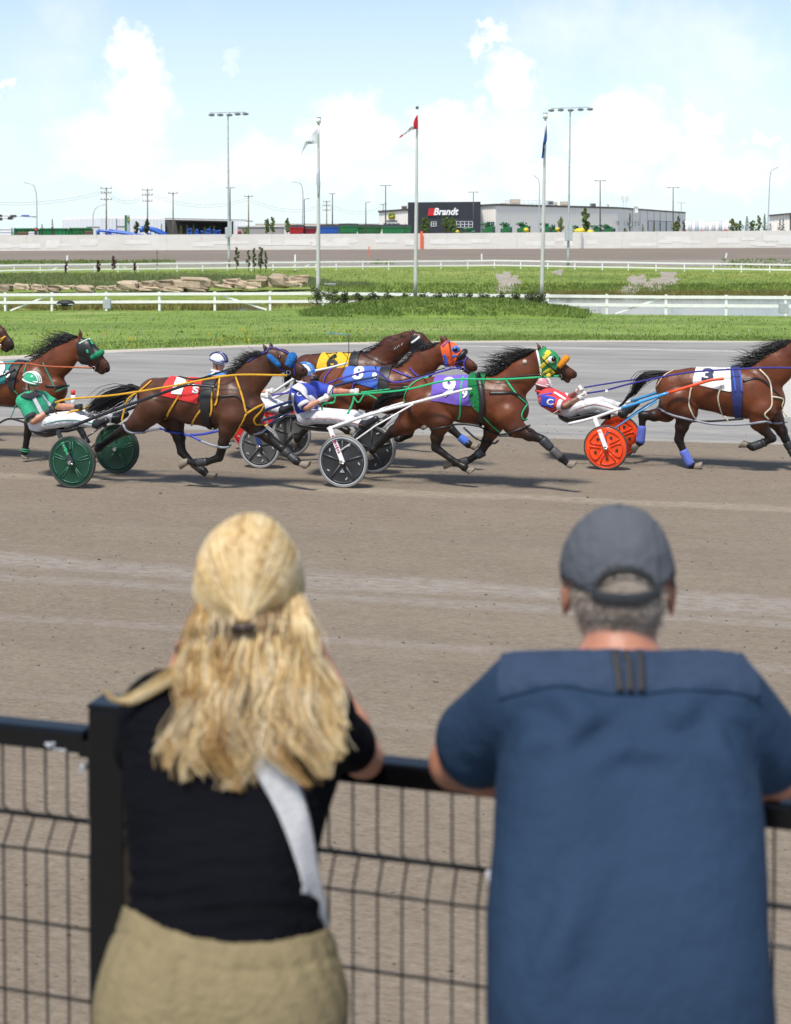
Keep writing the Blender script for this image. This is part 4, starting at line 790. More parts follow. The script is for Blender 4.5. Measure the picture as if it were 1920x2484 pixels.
bq = thing('side_building', P(1930, 590, 400), 'beige metal building with dark roof edge at the right edge', 'building'); mb = MB(); block(mb, [XY(1866, 400), XY(1919, 396), XY(2100, 420), XY(2100, 460), XY(1866, 440)], ZG, [ztop(1866, 522, 400), ztop(1919, 517, 396), 8.2, 8.2, 7.8], M_RIBW); mb.build('wall', bq)
mb = MB(); trim(1866, 522, 399.8, 1919, 517, 395.8, .5); trim(1919, 517, 395.6, 1990, 520, 404, .5); mb.bar(P(1918.5, 520, 395.6), P(1918.5, 560, 395.6), .35, .35, M_TRIM); mb.build('roof_trim', bq)
for i in range(14):
    px = 1667+i*8.1; D = 430+6*(i % 3); s = D/FPX; a = P(px, 569, D); t = P(px, 535.5+(i % 4)*.9, D); mb = MB(); m = (M_WHITE, M_PANEL, M_LGREY)[(0, 1, 0, 2, 0, 0, 1)[i % 7]]
    mb.tube([a, t], 3.9*s, m, 16); mb.tube([t, t+np.array([0, 0, .25])], [3.9*s, 1.5*s], M_PANEL, 16); lone(mb, 'storage_tank', a, 'white upright storage tank, %s from the left in the row' % ORD[i], 'tank', 'white storage tanks right of the dealership')
# ================================================================== the dealer's yard behind the wall: poles, machines, trees
def at(px, py, D): return P(px, py, D)
def lot_pole(px, yt, D, wpx, label, kind='T'):
    g = 'yard lights behind the wall'; a = np.array(P(px, 575, D)); a[2] = ZG; b = P(px, yt, D); s = D/FPX; root = thing('yard_light', a, label, 'light pole', g); mb = MB()
    mb.tube([a, b], [.16, .10], M_DKPOLE, 8); mb.build('pole', root); mb = MB()
    if kind == 'T':
        mb.bar(b-np.array([wpx*s/2, 0, 0]), b+np.array([wpx*s/2, 0, 0]), .12, .10, M_DKPOLE); mb.build('arm', root)
        for e in (-1, 1): mb = MB(); mb.box(b+np.array([e*wpx*s*.42, 0, 0]), (wpx*s*.22, .35, .14), M_DKPOLE); mb.build('lamp', root)
    else:
        mb.bar(b, b+np.array([wpx*s, 0, .1]), .1, .08, M_DKPOLE); mb.build('arm', root); mb = MB(); mb.box(b+np.array([wpx*s, 0, .08]), (.8, .3, .12), M_DKPOLE); mb.build('lamp', root)
lot_pole(*(559, 455.5), 330, 20, 'dark two-armed yard light just right of the left floodlight mast'); lot_pole(738.8, 483, 340, 9, 'dark single-arm yard light beside the curved street lamp', 'L')
lot_pole(807, 470, 320, 14, 'dark two-armed yard light right of the white flagpole'); lot_pole(888, 491, 345, 7, 'dark single-arm yard light above the green grain carts', 'L')
lot_pole(936, 450, 310, 25, 'tall dark two-armed yard light before the green emblem wall'); lot_pole(1149, 466, 345, 22, 'dark two-armed yard light at the corner of the charcoal sign block')
lot_pole(1456.5, 438.5, 310, 26, 'tall dark two-armed yard light before the long beige facade'); lot_pole(1633.5, 455, 330, 28, 'dark two-armed yard light before the dock doors'); lot_pole(1653, 492, 600, 20, 'small distant two-armed yard light behind the right end of the dealership')
def utility(px, yt, D, arms, label):
    a = np.array(P(px, 575, D)); a[2] = ZG; b = P(px, yt, D); s = D/FPX; root = thing('utility_pole', a, label, 'utility pole', 'wooden power poles behind the wall'); mb = MB(); mb.tube([a, b], [.20, .13], M_WOODP, 8); mb.build('pole', root)
    for (dy, w, ins) in arms:
        mb = MB(); c = b-np.array([0, .2, dy*s]); mb.bar(c-np.array([w*s/2, 0, 0]), c+np.array([w*s/2, 0, 0]), .14, .16, M_WOODP); o = mb.build('crossarm', root)
        for k in range(ins):
            mb = MB(); q = c+np.array([(k/(ins-1)-.5)*w*s*.9, 0, 0]); mb.tube([q, q+np.array([0, 0, .5])], .09, M_LGREY, 6); mb.build('insulator', o)
utility(258.5, 456, 330, [(1, 28, 3), (12, 26, 4), (28, 28, 4)], 'wooden power pole with three crossarms over the grey warehouse'); utility(358.5, 458, 350, [(3, 26, 3), (15, 26, 4), (30, 24, 4)], 'wooden power pole with three crossarms left of the open shed'); utility(420.5, 467, 330, [(2, 23, 3)], 'wooden power pole with one crossarm before the open shed')
utility(603.5, 474, 345, [(2.5, 21, 3)], 'wooden power pole with one crossarm right of the open shed'); utility(793, 487, 420, [(2, 18, 3), (12, 20, 4), (23, 20, 4)], 'distant power pole with three crossarms beside the white flagpole'); utility(930, 494, 520, [(2, 16, 3)], 'far thin power pole behind the emblem wall')
M_WIRE = mat('power_cable', (.12, .12, .13), .6)
mb = MB()
for (x0, y0, d0, x1, y1, d1) in ((-150, 470, 320, 258, 462, 330), (258, 462, 330, 358, 465, 350), (358, 465, 350, 603, 480, 345), (603, 480, 345, 793, 492, 420), (793, 492, 420, 930, 499, 520)):
    for o in (0, 6):
        A, B = P(x0, y0+o, d0), P(x1, y1+o, d1); mb.tube([A+(B-A)*t-np.array([0, 0, 2.4*4*t*(1-t)]) for t in np.linspace(0, 1, 9)], .022, M_WIRE, 4)
lone(mb, 'power_cable', P(258, 462, 330), 'thin power cables strung between the wooden poles', 'cable')
def street_lamp(pts, D, label):
    a = np.array(P(pts[0][0], 575, D)); a[2] = ZG; q = [P(x, y, D) for x, y in pts]; root = thing('street_lamp', a, label, 'street lamp', 'curved grey street lamps'); mb = MB(); pp = smooth_path([a]+q, 6); n = len(pp)
    mb.tube(pp, [.15-.09*i/n for i in range(n)], M_GALV, 8); mb.build('pole', root); mb = MB(); d = nrm(q[-1]-q[-2]); mb.bar(q[-1], q[-1]+d*1.0, .3, .16, M_LGREY); mb.build('lamp', root)
street_lamp([(90, 520), (89, 475), (84, 453), (76, 446), (70, 445)], 300, 'curved street lamp at the far left carrying the traffic lights')
street_lamp([(226, 545), (227, 520), (232, 507), (241, 499), (247, 498)], 360, 'small curved street lamp before the grey warehouse'); street_lamp([(734.5, 540), (735.5, 480), (733, 452), (727, 444), (721, 443)], 300, 'curved street lamp between the grey mast and the white flagpole')
street_lamp([(1307.5, 540), (1309, 480), (1309, 450), (1307, 436), (1304, 433)], 310, 'curved street lamp hidden partly by the blue flagpole'); street_lamp([(1864, 535), (1866.5, 470), (1869, 425), (1873, 413), (1877, 411)], 290, 'curved street lamp before the building at the right edge')
# traffic lights
M_SIGY = mat('signal_housing', (.05, .04, .03), .5, .1); M_REDL = bpy.data.materials.new('lit_red_signal'); M_REDL.use_nodes = True; _b = M_REDL.node_tree.nodes['Principled BSDF']; _b.inputs['Base Color'].default_value = (.6, .02, .02, 1); _b.inputs['Emission Color'].default_value = (1, .05, .03, 1); _b.inputs['Emission Strength'].default_value = .8
D = 300; b = P(90, 526, D); root = thing('traffic_light', np.array([b[0], b[1], ZG]), 'mast arm traffic lights reaching in from the left edge', 'traffic light')
mb = MB(); mb.tube([P(91, 526, D), P(40, 524, D), P(-30, 523.5, D)], [.14, .10, .08], M_GALV, 8); mb.tube([P(36, 529, D), P(-30, 533, D)], .08, M_GALV, 8); mb.build('mast_arm', root)
mb = MB(); mb.box(P(62, 523.4, D-.3), (1.7, .05, .35), mat('blue_street_sign', (.10, .16, .40), .5)); mb.build('name_plate', root)
for (x0, x1, y0, y1) in ((26, 40, 521.5, 527), (20, 31, 526, 533), (-4, 5, 520.5, 526.5), (-4, 6, 528, 535)):
    mb = MB(); c = P((x0+x1)/2, (y0+y1)/2, D-.3); mb.box(c, ((x1-x0)*D/FPX, .4, (y1-y0)*D/FPX), M_SIGY); mb.build('signal_head', root)
mb = MB(); c = P(87.5, 561, D-.3); mb.box(c, (.55, .4, 1.5), M_SIGY); hd = mb.build('signal_head', root); mb = MB(); mb.sphere(c+np.array([0, -.22, .45]), (.17, .06, .17), M_REDL, 10, 6); mb.build('red_lamp', hd)
# pylon sign
b = P(309, 575, 325); root = thing('pylon_sign', np.array([b[0], b[1], ZG]), 'green and white pylon sign with a leaping deer emblem', 'sign'); s = 325/FPX; mb = MB(); c = (P(309, 522.5, 325)+P(309, 572, 325))/2
mb.box(P(306, 545, 325), (5*s, .5, 46*s), M_DGREEN); mb.box(P(312, 543, 325), (6.5*s, .4, 41*s), mat('sign_grey', (.35, .40, .40), .5)); mb.build('sign_panel', root); mb = MB(); e = P(312, 533, 324.6); mb.box(e, (5.4*s, .1, 10*s), M_DGREEN); mb.box(e+np.array([.03, -.08, 0]), (3*s, .06, 3*s), M_YELM); mb.build('emblem', root)
# ---- farm machines
M_TARP = mat('black_tarp', (.02, .02, .022), .7, .2); M_REDM = mat('machine_red', (.42, .015, .02), .35, .15, .5); M_BLUM = mat('machine_blue', (.02, .10, .42), .35, .15, .5); M_TYRE = mat('dusty_tyre', (.045, .043, .04), .85, .2); M_GRM = mat('bright_machine_green', (.015, .17, .05), .4, .2, .5); M_BLK = mat('machine_black', (.03, .032, .034), .5, .2); M_RUST = mat('rusty_brown', (.24, .12, .06), .7, .2); M_TEAL = mat('pale_teal_cab_roof', (.20, .36, .33), .5, .1)
def wheel_simple(mb, c, r, w, rim):
    mb.ring(c, (0, 1, 0), r, [(.55, -w*.4), (.92, -w*.5), (1, -w*.3), (1, w*.3), (.92, w*.5), (.55, w*.4)], M_TYRE, 20); mb.ring(c, (0, 1, 0), r, [(.0, -w*.3), (.3, -w*.34), (.56, -w*.42)], rim, 20)
def grain_cart(px0, px1, yt, D, m, label):
    s = D/FPX; a = np.array(P((px0+px1)/2, 575, D)); a[2] = ZG; w = (px1-px0)*s; zt = P(px0, yt, D)[2]; root = thing('grain_cart', a, label, 'grain cart', 'grain carts parked behind the wall'); mb = MB()
    x0, x1 = a[0]-w/2, a[0]+w/2; y0, y1 = D-1.6, D+1.6; zm = ZG+.55*(zt-ZG); zb = ZG+.9
    lv = [(x0, x1, y0, y1, zt-.25), (x0+.1, x1-.35, y0, y1, zm), (x0+w*.25, x1-w*.3, y0+.9, y1-.9, zb)]; rows = [[np.array(q) for q in ((a0, b0, z), (a1, b0, z), (a1, b1, z), (a0, b1, z))] for (a0, a1, b0, b1, z) in lv]; mb.grid(rows, m, False, True); mb.build('hopper', root)
    mb = MB()
    for t in np.linspace(.06, .9, 7): mb.bar((x0+w*t, y0-.05, zt-.3), (x0+w*(t*.9+.03), y0-.05, zm), .12, .1, m)
    mb.bar((x0-.05, y0-.06, zt-.3), (x1+.05, y0-.06, zt-.3), .14, .16, m); mb.build('ribs', root)
    mb = MB(); q = [[np.array([x0+w*t, y0+3.2*u_, zt-.22+.55*math.sin(math.pi*u_)*(1-.25*abs(t-.5))]) for u_ in np.linspace(0, 1, 7)] for t in np.linspace(0, 1, 9)]; mb.grid(q, M_TARP); mb.build('tarp', root)
    for dx in (-.18, .18): mb = MB(); wheel_simple(mb, (a[0]+dx*w, y0+.1, ZG+.9), .9, .6, M_WPAINT); mb.build('wheel', root)
    mb = MB(); mb.bar((x1-.3, D, ZG+.9), (x1+1.6, D, ZG+.5), .2, .25, m); mb.build('drawbar', root)
z6x = lambda x: 480+x*.379; z6y = lambda y: 240+y*.379
for (x0, x1, y, m, lab) in ((590, 684, 815, M_REDM, 'bright red grain cart with black tarp behind the wall'), (672, 762, 824, mat('machine_dark_red', (.22, .012, .02), .4, .1), 'dark red grain cart next to the blue one'), (778, 930, 812, M_BLUM, 'blue grain cart with black tarp behind the wall'), (905, 1030, 806, M_GRM, 'green grain cart immediately right of the blue one'), (1024, 1182, 812, M_DGREEN, 'middle green grain cart with a dark open top'), (1180, 1368, 812, M_GRM, 'longest green grain cart, left of the middle flagpole')):
    grain_cart(z6x(x0), z6x(x1), z6y(y), 300+(x0 % 5), m, lab)
def combine(px, yt, wpx, D, label, seed):
    r = np.random.default_rng(seed); s = D/FPX; a = np.array(P(px, 575, D)); a[2] = ZG; w = wpx*s; H = P(px, yt, D)[2]-ZG; root = thing('combine_harvester', a, label, 'combine', 'green combines parked behind the wall'); mb = MB()
    mb.box(a+np.array([0, 0, H*.46]), (w*.62, 3.0, H*.42), M_DGREEN); mb.box(a+np.array([w*.06, 0, H*.72]), (w*.46, 2.6, H*.14), M_GRM); mb.box(a+np.array([-w*.30, 0, H*.50]), (w*.14, 2.6, H*.3), M_DGREEN); mb.build('body', root)
    mb = MB(); mb.box(a+np.array([w*.36, -.3, H*.58]), (w*.18, 1.9, H*.28), M_GLASS); mb.build('cab', root); mb = MB(); mb.box(a+np.array([w*.36, -.3, H*.745]), (w*.24, 2.2, H*.05), M_TEAL if seed % 2 else M_DGREEN); mb.build('cab_roof', root)
    mb = MB(); mb.tube([a+np.array([w*.1, -1.2, H*.8]), a+np.array([-w*.2, -1.5, H*.9]), a+np.array([-w*.5, -1.6, H*.86])], .2, M_DGREEN, 8); mb.build('unloading_auger', root)
    mb = MB()
    mb.bar(a+np.array([-w*.3, 0, H*.78]), a+np.array([w*.28, 0, H*.80]), 2.2, H*.05, M_DGREEN)
    for k in range(10): c = a+np.array([r.uniform(-.35, .3)*w, r.uniform(-1.3, 1.3), H*r.uniform(.78, .95)]); mb.box(c, (w*r.uniform(.06, .2), .5, H*r.uniform(.03, .1)), (M_DGREEN, M_BLK, M_GRM)[k % 3], r.uniform(-.3, .3))
    mb.build('tank_extension', root)
    mb = MB(); wheel_simple(mb, a+np.array([w*.24, -1.7, .95]), .95, .6, M_YELM); mb.build('wheel', root); mb = MB(); wheel_simple(mb, a+np.array([-w*.26, -1.5, .65]), .65, .5, M_YELM); mb.build('wheel', root)
z4 = lambda x, y: (1160+x*.237, 440+y*.237)
for i, (x0, x1, y, lab) in enumerate(((30, 172, 412, 'green combine nearest the charcoal sign block'), (222, 346, 412, 'green combine with a pale cab roof, second from the sign block'), (392, 532, 409, 'green combine left of the blue flagpole'), (632, 745, 410, 'green combine right of the blue flagpole'), (735, 800, 440, 'small green machine left of the bright leafy tree'), (962, 1048, 440, 'dark green combine beside the yellow tank'), (1150, 1260, 438, 'green combine right of the tall leafy tree'), (1250, 1400, 432, 'green combine with a yellow wheel at the right end of the row'))):
    combine(z4((x0+x1)/2, 0)[0], z4(0, y)[1], (x1-x0)*.237*1.1, 312+i*2, lab, i)
for i, (x, y, lab) in enumerate(((1300, 480, 'small green tractor beside the leafy dealership tree'), (1425, 470, 'green tractor at the foot of the charcoal sign block'))):
    combine(800+x*.237, 440+y*.237, 30, 306+i, lab, 20+i)
mb = MB(); a = np.array(P(1364, 570, 300)); 
for (x, y, rx, rz) in ((1408, 556, 16, 6), (1432, 558, 10, 4.5), (1416, 553, 8, 5)): mb.sphere(P(x, y+5, 300), (rx*.087, 1.1, rz*.115), M_YELM, 16, 10)
mb.box(P(1418, 566, 300), (3.2, 1.6, .8), M_YELM); lone(mb, 'sprayer_tank', P(1418, 570, 300), 'bright yellow rounded tank showing above the wall right of the mast', 'farm machine')
for (x, y, w, lab) in ((1110, 562, 9, 'small yellow machine part before the leafy trees'), (1277, 558, 13, 'yellow header end between the combines and the flagpole'), (1352, 556, 10, 'yellow machine by the small leafy tree')):
    mb = MB(); c = P(x, y, 302); s = 302/FPX; mb.sphere(c, (w*s*.5, .6, w*s*.45), M_YELM, 10, 7); mb.bar(c, c+np.array([w*s*.6, 0, -1.2]), .5, .5, M_YELM); mb.bar(c, c+np.array([-w*s*.3, 0, -1.6]), .3, .4, M_BLK); lone(mb, 'corn_header', c-np.array([0, 0, 1.2]), lab, 'farm machine')
# blue augers
def auger(pts, r, D, label):
    q = [P(x, y, D) for x, y in pts]; root = thing('grain_auger', q[0]-np.array([0, 0, 1]), label, 'grain auger'); mb = MB(); mb.tube(smooth_path(q, 4), r, M_BLUM, 10); mb.build('tube', root); mb = MB(); m_ = (q[0]+q[-1])/2
    mb.tube([q[0]+(q[-1]-q[0])*.15+np.array([0, -.3, -r*1.5]), q[0]+(q[-1]-q[0])*.8+np.array([0, -.3, -r*2.2])], r*.35, M_BLUM, 6)
    for t in (.2, .4, .6, .8): c = q[0]+(q[-1]-q[0])*t; mb.tube([c, c+np.array([0, -.3, -r*2])], r*.25, M_BLUM, 5)
    mb.build('truss', root); mb = MB(); mb.tube([q[0], q[0]+np.array([.2, 0, -.9])], r*1.3, M_BLUM, 8); mb.build('spout', root)
auger([zz1(1000, 248), zz1(1120, 260), zz1(1300, 282), zz1(1420, 300)], .28, 296, 'long blue grain auger lying low, left of the pylon sign'); auger([zz1(1120, 245), zz1(1300, 270), zz1(1470, 300)], .25, 298, 'blue grain auger just behind the lowest one')
auger([zz1(1450, 222), zz1(1560, 240), zz1(1690, 300)], .42, 294, 'thick blue grain auger angled down right of the dark trees'); auger([zz1(1470, 214), zz1(1600, 232), zz1(1720, 290)], .22, 297, 'slim blue auger resting behind the thick one')
for i, (x0, x1) in enumerate(((232, 275), (318, 345), (368, 396), (428, 470), (490, 520), (528, 578))):
    px = 400+(x0+x1)/2*.237; a = np.array(P(px, 575, 300)); a[2] = ZG; r = np.random.default_rng(i); mb = MB(); s = 300/FPX; w = (x1-x0)*.237*s; t = P(px, 553+2*(i % 3), 300)[2]-ZG
    for k in range(7): x = r.uniform(-.5, .5)*w; mb.bar(a+np.array([x, r.uniform(-.5, .5), 0]), a+np.array([x+r.uniform(-.3, .3), 0, t*r.uniform(.7, 1)]), .22, .22, M_BLUM)
    for k in range(3): z = t*(.35+.28*k); mb.bar(a+np.array([-w/2, -.3, z]), a+np.array([w/2, -.3, z*r.uniform(.9, 1.1)]), .2, .25, M_BLUM)
    lone(mb, 'cultivator', a, 'blue cultivator frame before the open shed, %s from the left' % ORD[i], 'farm machine', 'blue cultivators before the open shed')
# long green headers on the left
def header(x0, x1, yt, D, m, label):
    a = np.array(P((x0+x1)/2, 575, D)); a[2] = ZG; s = D/FPX; w = (x1-x0)*s; zt = P(x0, yt, D)[2]; root = thing('harvester_header', a, label, 'farm machine'); mb = MB(); mb.box((a[0], D, (zt+ZG)/2+.3), (w, 1.2, zt-ZG-.8), m); mb.bar((a[0]-w/2, D-.65, zt), (a[0]+w/2, D-.65, zt), .25, .25, M_GRM); mb.build('frame', root); mb = MB()
    for k in range(int(w/.9)): x = a[0]-w/2+.4+k*.9; mb.bar((x, D-.75, zt+.15), (x+.25, D-.85, zt-.95), .16, .1, M_BLK if k % 3 == 0 else M_GRM)
    mb.build('auger_fingers', root)
header(36, 96, 555, 318, M_DGREEN, 'long green harvester header by the traffic lights'); header(98, 168, 555, 322, M_GRM, 'long green harvester header second from the left'); header(170, 225, 554, 326, M_DGREEN, 'long green harvester header before the grey warehouse')
for (x0, x1, y0, m, lab) in ((44, 70, 563, M_RUST, 'stack of rusty brown timber under the green headers'), (208, 224, 561, M_RUST, 'small rusty crate at the end of the green headers'), (-10, 30, 553, M_WHITE, 'white parked trailer at the far left behind the wall'), (72, 92, 562, M_WHITE, 'pale slatted trailer beside the timber stack')):
    s = 312/FPX; a = np.array(P((x0+x1)/2, 575, 312)); a[2] = ZG; zt = P(x0, y0, 312)[2]; mb = MB(); mb.box((a[0], 312, (ZG+zt)/2), ((x1-x0)*s, 1.6, zt-ZG), m)
    for k in range(5): mb.bar((a[0]-(x1-x0)*s/2, 311.15, ZG+(zt-ZG)*(k+.5)/5), (a[0]+(x1-x0)*s/2, 311.15, ZG+(zt-ZG)*(k+.5)/5), .1, .12, M_TRIM if m is M_RUST else M_LGREY)
    lone(mb, 'stacked_load', a, lab, 'trailer' if m is M_WHITE else 'timber')
def car(px, D, m, label, L_=4.6):
    a = np.array(P(px, 575, D)); a[2] = ZG; zt = ZG+1.75; root = thing('parked_car', a, label, 'car'); mb = MB(); pr = [(-.5, .35), (-.5, .85), (-.36, 1.0), (-.22, 1.62), (.2, 1.66), (.36, 1.05), (.5, .9), (.5, .35)]
    mb.prism([a+np.array([x*L_, -.9, z]) for x, z in pr], (0, 1.8, 0), m); mb.build('body', root); mb = MB(); mb.prism([a+np.array([x*L_, -.93, z]) for x, z in ((-.31, 1.08), (-.2, 1.55), (.17, 1.58), (.31, 1.1))], (0, .04, 0), M_GLASS); mb.build('window', root)
    for x in (-.32, .32): mb = MB(); wheel_simple(mb, a+np.array([x*L_, -.9, .33]), .33, .25, M_LGREY); mb.build('wheel', root)
car(196, 268, M_WHITE, 'white pickup-sized car behind the wall below the warehouse', 5.2); car(425, 268, M_YELM, 'yellow vehicle behind the wall before the open shed', 4.4)
for (x0, x1, lab) in ((1652, 1668, 'small red machine beside the tanks and spruce trees'), (1697, 1709, 'small red machine before the storage tanks'), (1753, 1766, 'low red machine right of the storage tanks'), (577, 587, 'low red machine right of the left mast'), (258, 263, 'red cabinet at the foot of a power pole'), (950, 956, 'red warning light above the wall left of the middle flagpole')):
    s = 300/FPX; a = np.array(P((x0+x1)/2, 575, 300)); a[2] = ZG; yt = 560 if x0 > 1700 else 562 if x0 > 900 else 563; zt = P(x0, yt-1, 300)[2]; w = (x1-x0)*s; mb = MB(); mb.box((a[0], 300, (ZG+zt)/2), (w*.8, .8, (zt-ZG)), M_REDM); mb.sphere((a[0], 299.7, zt-.1), (w*.4, .4, .35), M_REDM, 10, 6); mb.bar((a[0]-w*.5, 299.5, zt-.5), (a[0]+w*.5, 299.5, zt-.4), .2, .2, M_BLK); lone(mb, 'red_machine', a, lab, 'farm machine')
# antenna tower
b = P(1516, 520, 560); root = thing('antenna_mast', b, 'pale lattice antenna mast rising behind the dealership', 'antenna'); mb = MB()
t = P(1517, 478, 560); 
for dx in (-1, 1): mb.tube([b+np.array([dx*.9, 0, -3]), t+np.array([dx*.6, 0, 0])], .09, M_LGREY, 5)
for k in range(7): z0 = (k/7); A = b+(t-b)*z0; B = b+(t-b)*(z0+1/7); mb.tube([A+np.array([-.9, 0, 0]), B+np.array([.8, 0, 0])], .05, M_LGREY, 4)
mb.build('lattice', root); mb = MB()
for dx in (-1, 1): mb.box(t+np.array([dx*.9, 0, -.6]), (1.0, .8, 1.9), M_PANEL)
mb.build('antenna', root)
# trees beyond the wall
TL = [(1088+0, 0)]
def yt(px, y0, w, kind, shape, label, D=292, n=420): tree(px, y0, 573, w, D, kind, label, 'yard_tree', 'tree', 'trees planted behind the wall', shape, n)
yt(1033, 526, 27, 'green', 'oval', 'leafy young tree left of the sign block windows'); yt(1082, 522, 24, 'green', 'oval', 'taller leafy tree before the sign block windows'); yt(1099, 526, 24, 'green', 'oval', 'leafy tree overlapping its taller neighbour on the right'); yt(1361, 525, 19, 'light', 'oval', 'slim bright tree among the combines'); yt(1421, 504, 31, 'green', 'oval', 'tallest leafy tree before the beige facade', n=520)
yt(1528, 515, 12, 'spruce', 'column', 'narrow columnar tree before the flat panelled wall', 293); yt(1517, 552, 10, 'light', 'oval', 'tiny sapling left of the columnar tree'); yt(1560, 542, 11, 'green', 'cone', 'small spruce before the first dock door'); yt(1587, 542, 10, 'green', 'cone', 'small spruce before the second dock door')
yt(1640, 537, 22, 'light', 'oval', 'bushy tree at the corner of the dealership'); yt(1646, 524, 17, 'spruce', 'column', 'dense dark tree at the right end of the dealership'); yt(1659, 533, 13, 'spruce', 'column', 'shorter dense tree beside the storage tanks')
for i, (px, y0, w, k, sh) in enumerate(((1779, 529, 26, 'light', 'oval'), (1793, 536, 22, 'green', 'oval'), (1812, 522, 24, 'spruce', 'cone'), (1826, 534, 22, 'green', 'oval'), (1840, 521, 20, 'light', 'oval'), (1855, 517, 20, 'spruce', 'cone'), (1869, 540, 16, 'dark', 'cone'), (1892, 530, 18, 'spruce', 'cone'), (1900, 528, 14, 'spruce', 'cone'))):
    yt(px, y0, w, k, sh, '%s tree in the clump at the right, %s from the left' % ({'cone': 'conical spruce', 'oval': 'loose leafy'}[sh], ORD[i]))
yt(647, 530, 22, 'green', 'oval', 'leafy tree left of its slimmer twin before the low shed'); yt(662, 525, 19, 'green', 'oval', 'slim leafy tree before the brownish shed'); yt(697, 528, 20, 'green', 'oval', 'leafy tree beside the red grain cart'); yt(595, 550, 24, 'light', 'bush', 'pale green willow bush right of the open shed')
yt(356, 532, 24, 'dark', 'oval', 'tallest dark green tree behind the blue augers'); yt(331, 537, 22, 'dark', 'oval', 'broad dark green tree right of the pylon sign'); yt(128, 529, 10, 'spruce', 'cone', 'slender spruce before the green headers'); yt(103, 542, 12, 'spruce', 'cone', 'small spruce by the traffic light pole')
for i, px in enumerate((393, 409, 440, 455, 470, 497, 511, 520)): yt(px, 541+(i*7) % 9, 13, ('spruce', 'spruce', 'light')[i % 3], 'cone', 'small conifer before the open shed, %s from the left' % ORD[i], 305, 240)
for px, y0, l in ((823, 541, 'small spruce between the blue and green grain carts'), (888, 541, 'small spruce before the middle green grain cart'), (907, 545, 'tiny spruce beside the longest green grain cart'), (983, 541, 'small spruce before the emblem wall'), (1017, 546, 'tiny spruce by the sign block corner')): yt(px, y0, 9, 'spruce', 'cone', l, 290, 260)
# ================================================================== harness race: horses, sulkies, drivers
THH = R(18.0)
def rig_plane(px, py): 
    p = Plane((0, 0, 0), THH); p.O = G(px, py)+p.v*.60; return p
def coat_mat(name, c1, c2):
    m = bpy.data.materials.new(name); m.use_nodes = True; nt = m.node_tree; N = nt.nodes; L = nt.links; b = N['Principled BSDF']
    b.inputs['Roughness'].default_value = .40; b.inputs['Specular IOR Level'].default_value = .30
    at_ = N.new('ShaderNodeAttribute'); at_.attribute_name = 'points'; tc = N.new('ShaderNodeTexCoord')
    n = N.new('ShaderNodeTexNoise'); n.inputs['Scale'].default_value = 3.2; n.inputs['Detail'].default_value = 4; L.new(tc.outputs['Object'], n.inputs['Vector'])
    cr = N.new('ShaderNodeValToRGB'); L.new(n.outputs['Fac'], cr.inputs[0]); cr.color_ramp.elements[0].position = .3; cr.color_ramp.elements[1].position = .7; cr.color_ramp.elements[0].color = (*c1, 1); cr.color_ramp.elements[1].color = (*c2, 1)
    mx = N.new('ShaderNodeMix'); mx.data_type = 'RGBA'; L.new(at_.outputs['Fac'], mx.inputs[0]); L.new(cr.outputs[0], mx.inputs[6]); mx.inputs[7].default_value = (.012, .010, .009, 1); L.new(mx.outputs[2], b.inputs['Base Color'])
    n2 = N.new('ShaderNodeTexNoise'); n2.inputs['Scale'].default_value = 5.0; n2.inputs['Detail'].default_value = 2; L.new(tc.outputs['Object'], n2.inputs['Vector'])
    bp = N.new('ShaderNodeBump'); bp.inputs['Strength'].default_value = .30; bp.inputs['Distance'].default_value = .06; L.new(n2.outputs['Fac'], bp.inputs['Height']); L.new(bp.outputs[0], b.inputs['Normal']); return m
COAT = {'bay': coat_mat('bay_coat', (.085, .023, .009), (.165, .048, .018)), 'dark': coat_mat('dark_bay_coat', (.052, .020, .010), (.106, .040, .019)), 'brown': coat_mat('brown_coat', (.058, .018, .009), (.105, .032, .014))}
M_HAIR = mat('black_horsehair', (.010, .009, .009), .45, .3, 20); M_HOOF = mat('hoof_horn', (.20, .165, .13), .7, .25, 12); M_EYE = mat('horse_eye', (.01, .006, .004), .08, .1)
M_LEATH = mat('black_leather', (.014, .013, .013), .45, .2, 10); M_STEEL = mat('polished_steel', (.6, .6, .6), .25, .05, metal=.9)
def cloth(n, c, r=.75, b=.25): return mat(n, c, r, .10, 6, bump=b, bscale=14, sheen=.1)
M_MINT = cloth('mint_green_strap', (.02, .42, .16)); M_YSTR = cloth('yellow_strap', (.62, .32, .01)); M_CREAM = cloth('cream_strap', (.55, .48, .35)); M_NAVY = cloth('navy_strap', (.03, .03, .22)); M_TEALS = cloth('teal_strap', (.02, .22, .14)); M_PURP = cloth('violet_strap', (.07, .05, .36)); M_TAN = cloth('orange_rein', (.42, .10, .03)); M_GREYT = mat('grey_tubing', (.24, .25, .29), .5, .1)
M_BLUT = mat('blue_tubing', (.03, .05, .35), .45, .15)
